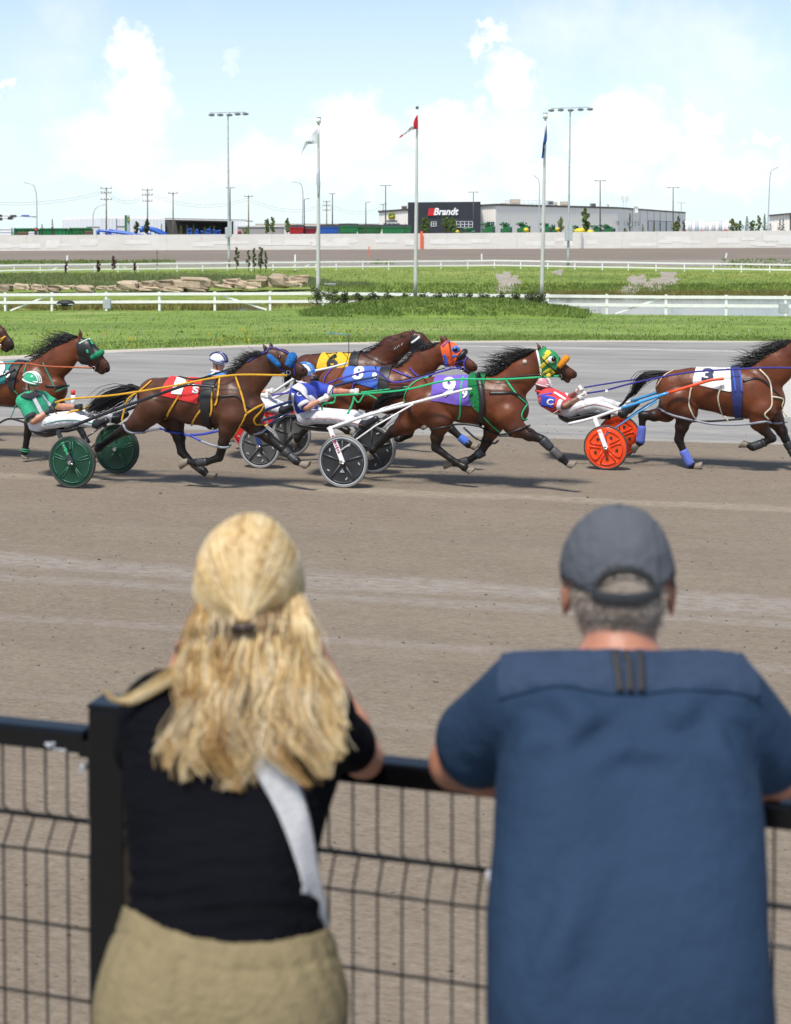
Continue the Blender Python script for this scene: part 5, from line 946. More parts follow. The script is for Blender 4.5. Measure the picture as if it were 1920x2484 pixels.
class Horse:
    def __init__(s, name, pl, c, coat, label, torso, neck, head, ears, near, far, eye, nostril, jaw=()):
        s.pl, s.c = pl, c; k = pl.scale(c, pl.q(c, 600, 700)); s.k = k; v = pl.v; pr = []
        ctr = pl.q(c, torso[len(torso)//2][0], 900); s.root = thing(name, np.array([ctr[0], ctr[1], 0]), label, 'horse', 'harness racing horses'); s.label = label
        for (x0, y0, r0, x1, y1, r1) in torso: pr.append(Prim(pl.q(c, x0, y0), pl.q(c, x1, y1), r0*k, r1*k, v, .80, .07))
        for (x0, y0, r0, x1, y1, r1) in neck: pr.append(Prim(pl.q(c, x0, y0), pl.q(c, x1, y1), r0*k, r1*k, v, .52, .06))
        for (x0, y0, r0, x1, y1, r1, t) in head: pr.append(Prim(pl.q(c, x0, y0), pl.q(c, x1, y1), r0*k, r1*k, v, .68, .025, t))
        for (x0, y0, x1, y1, o) in ears:
            a, b = pl.q(c, x0, y0, o), pl.q(c, x1, y1, o*1.25); m_ = a*.55+b*.45
            pr.append(Prim(a, m_, .034, .034, pl.u, .7, .02, .15)); pr.append(Prim(m_, b, .034, .007, pl.u, .7, .01, .7))
        s.legs = []
        for side, ch in [(-1, q) for q in near]+[(1, q) for q in far]:
            n = len(ch); pts = [pl.q(c, x, y, side*(.15-.05*min(1, i/(n-2)))) for i, (x, y, r) in enumerate(ch)]; rr = [q[2]*k*(1.0 if i < 2 else .92) for i, q in enumerate(ch)]; s.legs.append((pts, rr, side))
            for i in range(n-2):
                t = 0 if i == 0 else (.55 if i == 1 else 1.0)
                if i == 0: pr.append(Prim(pts[0], pts[1], rr[0], rr[1], v, .72, .05, .0))
                else: pr.append(Prim(pts[i], pts[i+1], rr[i]*.92, rr[i+1]*.92, None, 1, .02 if i > 1 else .035, t))
            if n > 4:                                    # joints: knee / hock and fetlock
                for i in (2, n-3):
                    pr.append(Prim(pts[i], pts[i]+np.array([.001, 0, 0]), rr[i]*1.10, rr[i]*1.10, None, 1, .02, 1.0))
        s.prims = pr
        s.v, s.f = sdf_mesh(pr, .017); s.n = vnormals(s.v, s.f)
        if np.sum(s.n*(s.v-s.v.mean(0))) < 0: s.f = s.f[:, ::-1]; s.n = -s.n
        np_mesh('body', s.v, s.f, COAT[coat], s.root, {'points': soft_attr(s.v, pr)})
        s.bvh = BVHTree.FromPolygons(s.v.tolist(), s.f.tolist())
        pv = s.v-np.multiply.outer((s.v-pl.O)@pl.v, pl.v); q = project(pv); x0, y0, sc = CROPS[c]; s.pc = np.stack([(q[:, 0]-x0)/sc, (q[:, 1]-y0)/sc], 1); s.off = (s.v-pl.O)@pl.v
        for pts, rr, side in s.legs:                     # hooves
            a, b = pts[-2], pts[-1]; d = nrm(b-a); r = rr[-1]*.95; mb = MB(); e = a+d*min(np.linalg.norm(b-a), .11)
            fw = nrm(pl.u-d*np.dot(pl.u, d)); fw = fw if np.linalg.norm(fw) > .1 else pl.u; fw = fw if abs(d[2]) > .35 or d[0] > 0 else np.array([0, 0, -1.]); k0 = len(mb.v); mb.tube([a-d*.015, a+d*.01, e-d*.012, e], [r*.84, r*.94, r*1.2, r*1.16], M_HOOF, 14)
            for q in range(k0, len(mb.v)):
                z = np.array(mb.v[q]); t_ = max(0, np.dot(z-a, d))/np.linalg.norm(e-a); fr = np.dot(z-a, fw)/r; mb.v[q] = tuple(z+(fw*.030*t_*(.4+.6*max(0, fr))-d*.030*t_*max(0, -fr)))
            mb.build('hoof', s.root)
        mb = MB()
        for sd_ in (-1, 1): mb = MB(); p, nn = s.cast(*eye) if sd_ < 0 else s.mirror(*eye); mb.sphere(p-nn*.012, .024, M_EYE, 12, 8); mb.build('eye', s.root)
        for sd_ in (-1, 1): mb = MB(); p, nn = s.cast(*nostril) if sd_ < 0 else s.mirror(*nostril); mb.sphere(p-nn*.004, (.020, .02, .014), M_EYE, 10, 6); mb.build('nostril', s.root)
    def cast(s, x, y, c=None, off=0.0):
        """photo pixel -> point and normal on the hide"""
        d = Vector(ray(*px_(c or s.c, x, y))).normalized(); h = s.bvh.ray_cast(Vector(C0), d)
        if h[0] is None: return s.pl.q(c or s.c, x, y, -.24), -s.pl.v
        p, n = np.array(h[0]), np.array(h[1]); n = n if np.dot(n, np.array(d)) < 0 else -n
        return p+n*off, n
    def mirror(s, x, y, c=None):
        q = s.pl.q(c or s.c, x, y); h = s.bvh.ray_cast(Vector(q+s.pl.v*1.0), Vector(-s.pl.v)); 
        return (np.array(h[0]), s.pl.v) if h[0] is not None else (q+s.pl.v*.1, s.pl.v)
    def path(s, pts, c=None, off=.008, n=6):
        cc = c or s.c; p2 = smooth_path([np.array([x, y, 0.]) for x, y in pts], n); P_ = []; N_ = []
        for q in p2: p, nn = s.cast(q[0], q[1], cc, off); P_.append(p); N_.append(nn)
        # keep free-hanging stretches from jumping to a far surface
        dd = np.array([p@s.pl.v for p in P_]); 
        for i in range(1, len(P_)-1): N_[i] = nrm(N_[i-1]+N_[i]*2+N_[i+1]) if i+1 < len(N_) else N_[i]
        return P_, N_
    def strap(s, name, pts, w, m, c=None, off=.008, flat=.28, mb=None, n=6):
        own = mb is None; mb = mb or MB(); P_, N_ = s.path(pts, c, off, n); mb.tube(P_, w/2, m, 8, nor=N_, flat=flat)
        if own: return mb.build(name, s.root)
    def straps(s, name, paths, w, m, c=None, off=.008, flat=.28):
        for p in paths: s.strap(name, p, w, m, c, off, flat)
    def patch(s, name, poly, grow, m, sel=None, attr=None):
        k = in_poly(s.pc, poly)
        if sel is not None: k &= sel
        keep = k[s.f].all(1); ids, f = submesh(s.v, s.f, keep)
        if not len(ids): return None
        v = s.v[ids]+s.n[ids]*grow; v = laplace(laplace(v, f), f) if grow > .01 else v
        pv = v-np.multiply.outer((v-s.pl.O)@s.pl.v, s.pl.v); q = project(pv); x0, y0, sc = CROPS[s.c]; pc = np.stack([(q[:, 0]-x0)/sc, (q[:, 1]-y0)/sc], 1); bd = border(f); mvp = snap(pc, bd, poly, .03/s.k)
        v[bd] += np.multiply.outer(mvp[:, 0]*s.k, s.pl.u)*.98-np.multiply.outer(mvp[:, 1]*s.k, np.array([0, 0, 1.]))
        return np_mesh(name, v, f, m, s.root)
    def number(s, body, o, ex, ey, m, off=.027, bold=.04, c=None, name='number', parent=None):
        v, f = text2d(body, bold, 0.0); pts = [s.cast(o[0]+ex[0]*a+ey[0]*b, o[1]+ex[1]*a+ey[1]*b, c, off)[0] for a, b in v]; mb = MB(); mb.add(pts, f, m); return mb.build(name, parent or s.root)
    def roll(s, name, a, b, r, m, w=.085):
        q = s.pl.q; p = smooth_path([q(s.c, *a, -w), q(s.c, (a[0]*.4+b[0]*.6), (a[1]*.4+b[1]*.6), -w*.75), q(s.c, *b, 0), q(s.c, (a[0]*.4+b[0]*.6), (a[1]*.4+b[1]*.6), w*.75), q(s.c, *a, w)], 4); k = len(p)
        mb = MB(); mb.tube(p, [r*(.55+.45*math.sin(math.pi*(i+.6)/(k+.2))**.5)*(1+.05*math.sin(i*2.9)) for i in range(k)], m, 12); return mb.build(name, s.root)
    def mane(s, crest, length, dr, n=190, seed=1, lift=.25, r=.006):
        n = int(n*2.3); r = .0034; rg = np.random.default_rng(seed); cp_ = smooth_path([np.array([x, y, 0.]) for x, y in crest], 8); mb = MB(); d0 = nrm(s.pl.u*dr[0]+np.array([0, 0, 1])*dr[1])
        for i in range(n):
            t = rg.uniform(0, 1); q = cp_[min(len(cp_)-1, int(t*len(cp_)))]; a = s.pl.q(s.c, q[0], q[1]+8, rg.uniform(-.035, .02)); L_ = length*(.28+.9*rg.uniform(0, 1)**1.8)*(.55+.6*math.sin(math.pi*min(1, t*.9+.15))); w = rg.normal(0, 1, 3)*np.array([.10, .13, .13]); wav = rg.uniform(0, 6)
            pts = []
            for k in range(7): h = k/6; pts.append(a+(d0+w*h)*L_*h+np.array([0, 0, lift*L_*h*(1-h)*1.4+.018*math.sin(wav+5*h)])+s.pl.v*(-.06*math.sin(3*h)*rg.uniform(0, 1)))
            mb.tube(pts, [r, r*1.2, r*1.1, r, r*.8, r*.6, r*.15], M_HAIR, 4, cap=False)
        return mb.build('mane', s.root)
    def tail(s, pts, spread, n=150, c=None, seed=3, r=.006, off=-.02):
        n = int(n*1.6); r = .004; rg = np.random.default_rng(seed); cc = c or s.c; k0 = s.k; base = smooth_path([s.pl.q(cc, x, y, off) for x, y in pts], 4); k = len(base); sp_ = np.interp(np.linspace(0, 1, k), np.linspace(0, 1, len(spread)), spread)*k0; mb = MB()
        for i in range(n):
            d = rg.normal(0, .5, 3); ph = rg.uniform(0, 6); e = int(k*rg.uniform(.7, 1.0)); pp = [base[j]+d*sp_[j]+np.array([0, 0, .014*math.sin(ph+j*.7)])*(j/k) for j in range(max(4, e))]; m_ = len(pp)
            mb.tube(pp, [r*(1.3-.9*j/m_) for j in range(m_)], M_HAIR, 4, cap=False)
        mb.tube(base[:max(3, k//2)], [max(.012, q*.35) for q in sp_[:max(3, k//2)]], M_HAIR, 8); return mb.build('tail', s.root)
    def boot(s, leg, i, t0, t1, m, grow=.010, name='leg_boot', bands=None):
        pts, rr, side = s.legs[leg]; a = pts[i]+(pts[i+1]-pts[i])*t0; b = pts[i]+(pts[i+1]-pts[i])*t1; r0 = rr[i]+(rr[i+1]-rr[i])*t0; r1 = rr[i]+(rr[i+1]-rr[i])*t1; mb = MB(); n = 7
        mb.tube([a+(b-a)*q for q in np.linspace(0, 1, n)], [(r0+(r1-r0)*q)*.95+grow*(1 if 0 < j < n-1 else .6)+.0025*(j % 2) for j, q in enumerate(np.linspace(0, 1, n))], m, 14)
        if bands:
            for q in (.25, .75): mb.tube([a+(b-a)*(q-.09), a+(b-a)*(q+.09)], (r0+(r1-r0)*q)*.95+grow+.005, bands, 14)
        return mb.build(name, s.root)
    def bit(s, x, y):
        p, n = s.cast(x, y, None, .015); mb = MB(); k = 14; mb.tube([p+.028*(s.pl.u*math.cos(a)+np.array([0, 0, 1])*math.sin(a)) for a in np.linspace(0, 2*math.pi, k)], .006, M_STEEL, 6, cap=False); mb.build('bit_ring', s.root)
    def line(s, name, pts, w, m, n=6):
        """free strap: (crop, x, y, off) points"""
        q = smooth_path([s.pl.q(c, x, y, o) for c, x, y, o in pts], n); mb = MB(); mb.tube(q, w/2, m, 6, nor=[-s.pl.v]*len(q), flat=.35); return mb.build(name, s.root)
# ------------------------------------------------------------------ sulky
def wheel(root, pl, ctr, r, disc, tyre, rim, style, side):
    ax = pl.v*(-1 if side < 0 else 1); ax = -pl.v; mb = MB(); mb.ring(ctr, ax, r, [(.915, -.018), (.95, -.026), (.985, -.02), (1.0, 0), (.985, .02), (.95, .026), (.915, .018)], tyre, 56); w = mb.build('wheel', root)
    mb = MB(); mb.ring(ctr, ax, r, [(.86, .014), (.885, .022), (.918, .020), (.918, -.020), (.885, -.022), (.86, -.014)], rim, 56); mb.build('rim', w)
    mb = MB(); mb.ring(ctr, ax, r, [(0, .030), (.12, .030), (.20, .016), (.80, .012), (.865, .018), (.865, -.018), (.8, -.012), (.2, -.016), (0, -.03)], disc, 56); mb.build('disc', w)
    x = pl.u; z = np.array([0, 0, 1.]); mb = MB(); m2 = STYLE[style]
    for k in range(5):
        a = R(72*k+18+(9 if style == 'orange' else 0)); d = x*math.cos(a)+z*math.sin(a); t = -x*math.sin(a)+z*math.cos(a); o = ctr+ax*.019
        if style == 'green':
            for e in (-.05, .05): mb.tube([o+d*r*.24+t*r*e*.3, o+d*r*.5+t*r*e, o+d*r*.78+t*r*e*1.1], .0055, m2, 6)
            mb.tube([o+(d*math.cos(b)+t*math.sin(b))*r*.78 for b in np.linspace(.12, 1.0, 8)], .0055, m2, 6)
        elif style == 'orange':
            for e in (-.07, .07): mb.tube([o+d*r*.22+t*r*e, o+d*r*.55+t*r*e, o+d*r*.74+t*r*e*1.8], .010, m2, 6)
            mb.tube([o+(d*math.cos(b)+t*math.sin(b))*r*.75 for b in np.linspace(.2, 1.05, 8)], .009, m2, 6)
            q = o+(d*math.cos(R(36))+t*math.sin(R(36)))*r*.50; mb.add([q+ax*.004+e1 for e1 in (d*.03, t*.025, -d*.02, -t*.03)], [(0, 1, 2, 3)], M_BLK)
        else:
            mb.tube([o+d*r*.16, o+d*r*.5, o+d*r*.80], [.010, .014, .011], m2, 6)
            mb.tube([o+(d*math.cos(b)+t*math.sin(b))*r*.80 for b in np.linspace(.14, 1.1, 8)], .006, m2, 6)
            q = o+(d*math.cos(R(50))+t*math.sin(R(50)))*r*.66; mb.bar(q-d*.02+ax*.002, q+d*.02+ax*.002, .016, .004, M_LGREY, up=ax)
    mb.build('spoke_pattern', w); mb = MB(); mb.tube([ctr+ax*.02, ctr+ax*.075], .026, M_STEEL, 12); mb.build('hub', w)
    if style == 'black':
        mb = MB(); o = ctr+ax*.024-z*.13; mb.add([o-x*.035-z*.015, o+x*.035-z*.015, o+z*.05], [(0, 1, 2)], M_LGREY); mb.build('decal', w)
    return w
M_WGRN = mat('wheel_green', (.006, .050, .026), .4, .12, 3); M_WBLK = mat('wheel_charcoal', (.028, .029, .032), .4, .12, 3); M_WORG = mat('wheel_orange_red', (.85, .075, .010), .35, .06, 3, coat=.3); M_WRED = mat('wheel_red', (.50, .015, .02), .35, .1, 3); M_WGRY = mat('wheel_dusty_grey', (.075, .078, .078), .5, .15, 3)
M_TYREB = mat('sulky_tyre', (.055, .052, .050), .8, .2); M_TYREG = mat('sulky_tyre_grey', (.22, .21, .20), .75, .15); M_WHT = mat('sulky_white', (.74, .73, .72), .3, .06, 3, coat=.3); M_SBLK = mat('sulky_black', (.016, .016, .018), .3, .15, coat=.3); M_SNAVY = mat('sulky_navy', (.012, .03, .11), .3, .1, coat=.3); M_CYAN = mat('sulky_light_blue', (.05, .30, .62), .3, .1, coat=.3); M_SEAT = mat('black_vinyl', (.018, .018, .019), .38, .2, 6); M_GREENL = mat('wheel_green_highlight', (.05, .17, .11), .35, .1); M_SPK = mat('spoke_charcoal', (.07, .072, .078), .4, .1); M_ORGL = mat('wheel_orange_rib', (.70, .045, .012), .35, .06); M_DECAL = mat('magenta_decal', (.33, .02, .10), .5, .6, 60)
STYLE = {'green': M_GREENL, 'black': M_SPK, 'orange': M_ORGL, 'red': mat('wheel_red_rib', (.40, .012, .015), .4)}
def sulky(pl, c, wc, label, disc, tyre, rim, style, frame, shaft, fork, seat, brace=(), shaftcols=None, forkdec=None, so=.50, to=.33):
    """wc: pixel of near wheel centre; shaft: [(crop,x,y)] from the seat forward; mirrored for the far side"""
    near = pl.q(c, *wc, -.60); r = near[2]; root = thing('sulky', np.array([*(near+pl.v*.6)[:2], 0]), label, 'sulky', 'two-wheeled racing sulkies'); far = near+pl.v*1.2
    for ctr, sd_ in ((near, -1), (far, 1)): wheel(root, pl, ctr, r, disc, tyre, rim, style, sd_)
    mir = lambda p: p-pl.v*2*np.dot(p-pl.O, pl.v)
    n = len(shaft); sp0 = [pl.q(cc, x, y, -(so+(to-so)*i/(n-1))) for i, (cc, x, y) in enumerate(shaft)]
    for mfun in (lambda p: p, mir):
        pts = smooth_path([mfun(p) for p in sp0], 5); mb = MB(); k = len(pts)
        if shaftcols is None: mb.tube(pts, [.024-.008*i/k for i in range(k)], frame, 10)
        else:
            b0 = 0
            for t1, m in shaftcols: e = int(round(t1*(k-1))); mb.tube(pts[b0:e+1], .022, m, 10); b0 = e
        mb.build('shaft', root)
        a, b = pl.q(fork[0][0], fork[0][1], fork[0][2], -.57), pl.q(fork[1][0], fork[1][1], fork[1][2], -.665); a, b = mfun(a), mfun(b); mb = MB(); up = pl.u; mb.bar(a, b, .022, .060, frame, up=nrm(np.cross(b-a, pl.v))); mb.tube([b-np.array([0, 0, .02]), b], .02, M_STEEL, 8); f_ = mb.build('fork', root)
        if forkdec and mfun(near) is near:
            mb = MB(); o = (-pl.v)*.0125; A, B = a+(b-a)*.22+o, a+(b-a)*.72+o
            for t in np.linspace(0, .92, 8): mb.bar(A+(B-A)*t, A+(B-A)*(t+.085), .003, .036+.014*math.sin(t*31), forkdec, up=nrm(np.cross(b-a, pl.v)))
            mb.build('decal', f_)
        if brace: mb = MB(); mb.tube([mfun(pl.q(cc, x, y, o)) for cc, x, y, o in brace], .011, frame if shaftcols is None else M_CYAN, 8); mb.build('brace', root)
    top = pl.q(fork[0][0], fork[0][1], fork[0][2], -.57); mb = MB(); mb.tube([top, top+pl.v*.25-np.array([0, 0, .03]), mir(top)-pl.v*.25-np.array([0, 0, .03]), mir(top)], .022, frame, 10); mb.build('axle_arch', root)
    q = [pl.q(cc, x, y, 0) for cc, x, y in seat]; mb = MB(); rows = []
    for t in np.linspace(0, 1, 9):
        cpt = smooth_path(q, 4); p = cpt[int(t*(len(cpt)-1))]; w = .19*(1-.25*abs(2*t-1)**2); rows.append([p+pl.v*w*math.cos(a)+np.array([0, 0, 1])*.045*math.sin(a)+np.array([0, 0, .035])*math.cos(a)**2 for a in np.linspace(0, 2*math.pi, 15)[:-1]])
    mb.grid(rows, M_SEAT, True, True); mb.build('seat', root)
    return root
# ------------------------------------------------------------------ drivers
SKIN = mat('sunburnt_skin', (.50, .23, .145), .5, .10, 9); SKIN2 = mat('tanned_tattooed_skin', (.20, .095, .065), .5, .30, 25); M_GLOVEW = mat('white_glove', (.66, .63, .58), .7, .1); M_GLOVEK = mat('black_glove', (.02, .02, .022), .6, .2); M_LENS = mat('mirror_goggles', (.03, .035, .04), .05, .1, spec=1.0); M_WPANT = mat('white_trousers', (.66, .65, .68), .75, .06, 5, bump=.5, bscale=16); M_BOOT = mat('black_boot', (.015, .015, .016), .4, .2); M_LIP = mat('lips', (.30, .09, .07), .5)
def hand(mb_prims, w, d, side, up, s=1.0):
    """fist closed on a rein: w wrist, d forearm direction, side axis across the knuckles"""
    side = nrm(side-d*np.dot(side, d)); up = np.cross(side, d); c = w+d*.045*s; pr = [Prim(w, c, .026*s, .034*s, side, 1.0, .015)]
    for k in range(4):
        o = side*(-.030+.020*k)*s; L_ = (.9, 1.0, .95, .8)[k]; a = c+o+d*.030*s+up*.010*s; b = a+d*.022*s*L_-up*.012*s; e = b-up*.030*s-d*.008*s; g = e-d*.026*s
        pr += [Prim(a, b, .0105*s, .010*s, None, 1, .004), Prim(b, e, .010*s, .009*s, None, 1, .004), Prim(e, g, .009*s, .008*s, None, 1, .004)]
    a = w+d*.02*s-side*.028*s+up*.01*s; b = a+d*.035*s-side*.012*s+up*.012*s; pr += [Prim(a, b, .012*s, .011*s, None, 1, .006), Prim(b, b+d*.022*s+side*.018*s+up*.004*s, .0105*s, .009*s, None, 1, .005)]
    mb_prims += pr
def driver(pl, c, label, J, skin, jersey, trouser, glove, helm, hcol2, goggle, collar=None, sleeve=None, pads=None, vis=True):
    """J: joint -> (x, y, off) in photo crop c"""
    g = {k: pl.q(c, *v) for k, v in J.items()}; v = pl.v; up = np.array([0, 0, 1.]); root = thing('person', np.array([*g['hip'][:2], g['hip'][2]-.15]), label, 'person', 'harness drivers')
    axis = nrm(g['neck']-g['hip']); hd = g['head']; fwd = nrm(pl.u+up*-.12); fwd = nrm(g['face']-hd) if 'face' in g else fwd; hup = nrm(np.cross(fwd, v)) ; hup = hup if hup[2] > 0 else -hup
    head = [Prim(hd+hup*.02, hd+hup*.02, .094, .094, v, .86, .02), Prim(hd+fwd*.02-hup*.01, hd+fwd*.045-hup*.085, .078, .050, v, .86, .03), Prim(hd+fwd*.088-hup*.015, hd+fwd*.108-hup*.045, .010, .017, None, 1, .012), Prim(hd+fwd*.070-hup*.098, hd+fwd*.078-hup*.10, .026, .022, None, 1, .02),
            Prim(hd+fwd*.085-hup*.072-v*.018, hd+fwd*.085-hup*.072+v*.018, .010, .010, None, 1, .01), Prim(hd+fwd*.075+hup*.012-v*.04, hd+fwd*.075+hup*.012+v*.04, .018, .018, None, 1, .02)]
    for e in (-1, 1): head += [Prim(hd+v*e*.083-hup*.02-fwd*.01, hd+v*e*.088-hup*.055-fwd*.005, .020, .013, v, .45, .008)]
    nk = [Prim(g['neck'], hd-hup*.05-fwd*.01, .062, .056, None, 1, .03)]
    tor = []; ws = g['neck']*.45+g['hip']*.55; 
    tor += [Prim(g['shn'], g['shf'], .085, .085, None, 1, .06), Prim(g['neck']-axis*.14-v*.07, ws-v*.05, .135, .125, None, 1, .06), Prim(g['neck']-axis*.14+v*.07, ws+v*.05, .135, .125, None, 1, .06), Prim(ws-v*.04, g['hip']-v*.05, .128, .125, None, 1, .06), Prim(ws+v*.04, g['hip']+v*.05, .128, .125, None, 1, .06)]
    arms = []; sleeves = []
    for e in 'nf':
        s_, el, wr = g['sh'+e], g['el'+e], g['wr'+e]; arms += [Prim(s_, el, .058, .044, None, 1, .03), Prim(el, el+(wr-el)*.3, .045, .048, None, 1, .02), Prim(el+(wr-el)*.3, wr, .046, .028, None, 1, .02)]; sleeves += [Prim(s_, s_+(el-s_)*.72, .075, .066, None, 1, .04)]
    legs = []; feet = []
    for e in 'nf':
        k_, an, tp = g['kn'+e], g['an'+e], g['to'+e]; hp = g['hip']+v*(-.10 if e == 'n' else .10); legs += [Prim(hp, k_, .098, .068, None, 1, .05), Prim(k_, k_+(an-k_)*.35, .066, .062, None, 1, .03), Prim(k_+(an-k_)*.35, an, .062, .046, None, 1, .03)]; feet += [Prim(an-(an-k_)*.12, an, .056, .052, None, 1, .02), Prim(an, tp, .046, .036, None, 1, .03), Prim(an-nrm(tp-an)*.03+nrm(an-k_)*.02, tp+nrm(an-k_)*.01, .034, .030, None, 1, .02)]
    hands = []
    for e in 'nf': wr = g['wr'+e]; d = nrm(wr-g['el'+e]); hands.append([]); hand(hands[-1], wr, d, nrm(np.cross(d, v)+v*.3), up)
    def mk(name, pr, m, h, grow=0.0, par=root):
        vv, ff = sdf_mesh(pr, h, grow); o = np_mesh(name, vv, ff, m, par); return o, vv, ff
    mk('body', head+nk+tor+arms+legs+[q for h_ in hands for q in h_], skin, .0125)
    _, jv, jf = mk('jersey', [Prim(p.a, p.b, p.ra, p.rb, p.ax, p.sq, p.k) for p in tor]+sleeves, jersey, .013, .017)
    o, pv_, pf_ = mk('trousers', [Prim(g['hip']-v*.06-axis*.05, g['hip']+v*.06-axis*.05, .112, .112, None, 1, .05)]+legs, trouser, .013, .012)
    for e, i in (('n', 0), ('f', 1)): mk('boot', feet[3*i:3*i+3], M_BOOT, .011, .006); mk('glove', hands[i]+[Prim(g['wr'+e]-nrm(g['wr'+e]-g['el'+e])*.03, g['wr'+e], .033, .032, None, 1, .01)], glove, .0055, .002)
    # helmet
    Mh = np.array([fwd, v, hup]).T; hc = hd+hup*.028-fwd*.006; mb = MB(); mb.sphere(hc, (.132, .108, .118), helm, 24, 14, Mh, zmin=-.30); ho = mb.build('helmet', root)
    mb = MB(); mb.prism([hc+fwd*.105*math.cos(a)*1.0+v*.098*math.sin(a)+hup*.012+fwd*(.06*max(0, math.cos(a))) for a in np.linspace(-1.25, 1.25, 13)]+[hc+fwd*.085*math.cos(a)+v*.095*math.sin(a)+hup*.03 for a in np.linspace(1.25, -1.25, 13)], hup*.008, helm if hcol2 is None else hcol2); mb.build('visor', ho)
    if hcol2 is not None:
        mb = MB()
        for w_ in (-.45, 0, .45): mb.tube([hc+np.array(Mh@np.array([.1345*math.cos(a), .109*math.sin(w_), .1205*math.sin(a)*math.cos(w_*.6)])) for a in np.linspace(.15, 2.9, 16)], .010, hcol2, 6, nor=None)
        mb.tube([hc+Mh@np.array([.135*math.cos(a), .111*math.sin(a), -.012]) for a in np.linspace(.5, 2*math.pi-.5, 22)], .010, hcol2, 6); mb.build('stripe', ho)
    mb = MB(); mb.tube([hd+v*.083-hup*.0, hd+v*.075+fwd*.03-hup*.09, hd+fwd*.055-hup*.128, hd-v*.075+fwd*.03-hup*.09, hd-v*.083], .006, M_LEATH, 6); mb.build('chin_strap', ho)
    mb = MB(); pg = [hd+fwd*(.078*math.cos(a)+.022)+v*.078*math.sin(a)+hup*.002 for a in np.linspace(-1.35, 1.35, 15)]; mb.tube(pg, .024, goggle, 8, nor=[nrm(q-hd) for q in pg], flat=.45); mb.build('goggles', root)
    mb = MB(); mb.tube([hd+fwd*.098-hup*.076+v*t for t in (-.022, 0, .022)], [.004, .006, .004], M_LIP, 6); mb.build('mouth', root)
    if collar: mb = MB(); nd = nrm(hd-g['neck']); a1 = nrm(np.cross(nd, v)); mb.tube([g['neck']+nd*.035+(a1*math.cos(a)+v*math.sin(a))*.078 for a in np.linspace(0, 2*math.pi, 19)], .018, collar, 8, cap=False); mb.build('collar', root)
    if sleeve:
        for e in 'nf': s_, el = g['sh'+e], g['el'+e]; mb = MB(); mb.tube([s_+(el-s_)*.70, s_+(el-s_)*.90], [.085, .080], sleeve, 16); mb.build('cuff', root)
    # body surface for stripes and emblems
    return root, jv, jf, pv_, pf_, g
def surf_strip(root, v, f, c, pts, w, m, name, off=.006, n=6, flat=.12):
    b = BVHTree.FromPolygons(v.tolist(), f.tolist()); P_, N_ = [], []
    for q in smooth_path([np.array([x, y, 0.]) for x, y in pts], n):
        d = Vector(ray(*px_(c, q[0], q[1]))).normalized(); h = b.ray_cast(Vector(C0), d)
        if h[0] is None: continue
        nn = np.array(h[1]); nn = nn if np.dot(nn, np.array(d)) < 0 else -nn; P_.append(np.array(h[0])+nn*off); N_.append(nn)
    if len(P_) > 2: mb = MB(); mb.tube(P_, w/2, m, 8, nor=N_, flat=flat); return mb.build(name, root)
def surf_text(root, v, f, c, body, o, ex, ey, m, name='emblem', off=.008, bold=.03):
    b = BVHTree.FromPolygons(v.tolist(), f.tolist()); t, fc = text2d(body, bold, 0); pts = []
    for a, e in t:
        d = Vector(ray(*px_(c, o[0]+ex[0]*a+ey[0]*e, o[1]+ex[1]*a+ey[1]*e))).normalized(); h = b.ray_cast(Vector(C0), d)
        if h[0] is None: return None
        pts.append(np.array(h[0])-np.array(d)*off)
    mb = MB(); mb.add(pts, fc, m); return mb.build(name, root)
def sh(ch, dx, dy=0): return [(x+dx, y+dy, r) for x, y, r in ch]
# ---------------------------------------------------------------- number 9, nearest in the middle
p9 = rig_plane(827, 1183)
M_PURPC = cloth('purple_saddlecloth', (.155, .085, .45)); M_NWHITE = cloth('white_number', (.78, .78, .78)); M_FLUFFG = mat('green_fleece', (.008, .20, .055), .95, .25, 40, bump=.9, bscale=70)
H = Horse('racehorse', p9, 'D', 'bay', 'bay pacer with purple number 9 cloth and striped hood, nearest in the middle',
  [(95, 645, 168, 240, 640, 165), (240, 640, 170, 430, 662, 192), (430, 662, 195, 600, 672, 205), (600, 672, 205, 760, 690, 190), (760, 690, 185, 850, 745, 150), (660, 580, 110, 780, 620, 120)],
  [(790, 600, 165, 940, 455, 128), (940, 455, 128, 1060, 350, 98)],
  [(1085, 315, 78, 1160, 330, 84, .0), (1160, 330, 84, 1240, 385, 66, .0), (1240, 385, 64, 1345, 445, 46, .3), (1345, 445, 44, 1378, 452, 34, .85), (1120, 390, 62, 1150, 395, 58, .0), (1230, 430, 34, 1330, 505, 22, .75)],
  [(1105, 262, 1062, 178, -.035), (1140, 255, 1110, 205, .045)],
  [[(130, 740, 145), (245, 850, 105), (212, 985, 58), (200, 1075, 44), (330, 1170, 32), (445, 1240, 36), (468, 1262, 30), (515, 1292, 32)], [(810, 800, 120), (880, 905, 85), (1000, 965, 56), (1110, 1005, 42), (1190, 1085, 33), (1275, 1165, 36), (1330, 1215, 31), (1385, 1240, 33)]],
  [[(40, 770, 140), (-60, 880, 92), (-150, 935, 58), (-190, 960, 44), (-270, 1040, 33), (-335, 1095, 35), (-355, 1115, 29), (-385, 1150, 30)], [(720, 830, 110), (680, 930, 72), (640, 1020, 50), (585, 1120, 42), (490, 1180, 32), (410, 1205, 34), (340, 1212, 29), (250, 1210, 31)]],
  (1218, 312), (1382, 440))
H.patch('saddlecloth', [(200, 655), (212, 430), (500, 430), (560, 700), (420, 690)], .014, M_PURPC)
H.number('9', (248, 640), (112, 8), (26, -158), M_NWHITE); H.number('9', (428, 652), (48, 2), (4, -68), M_NWHITE)
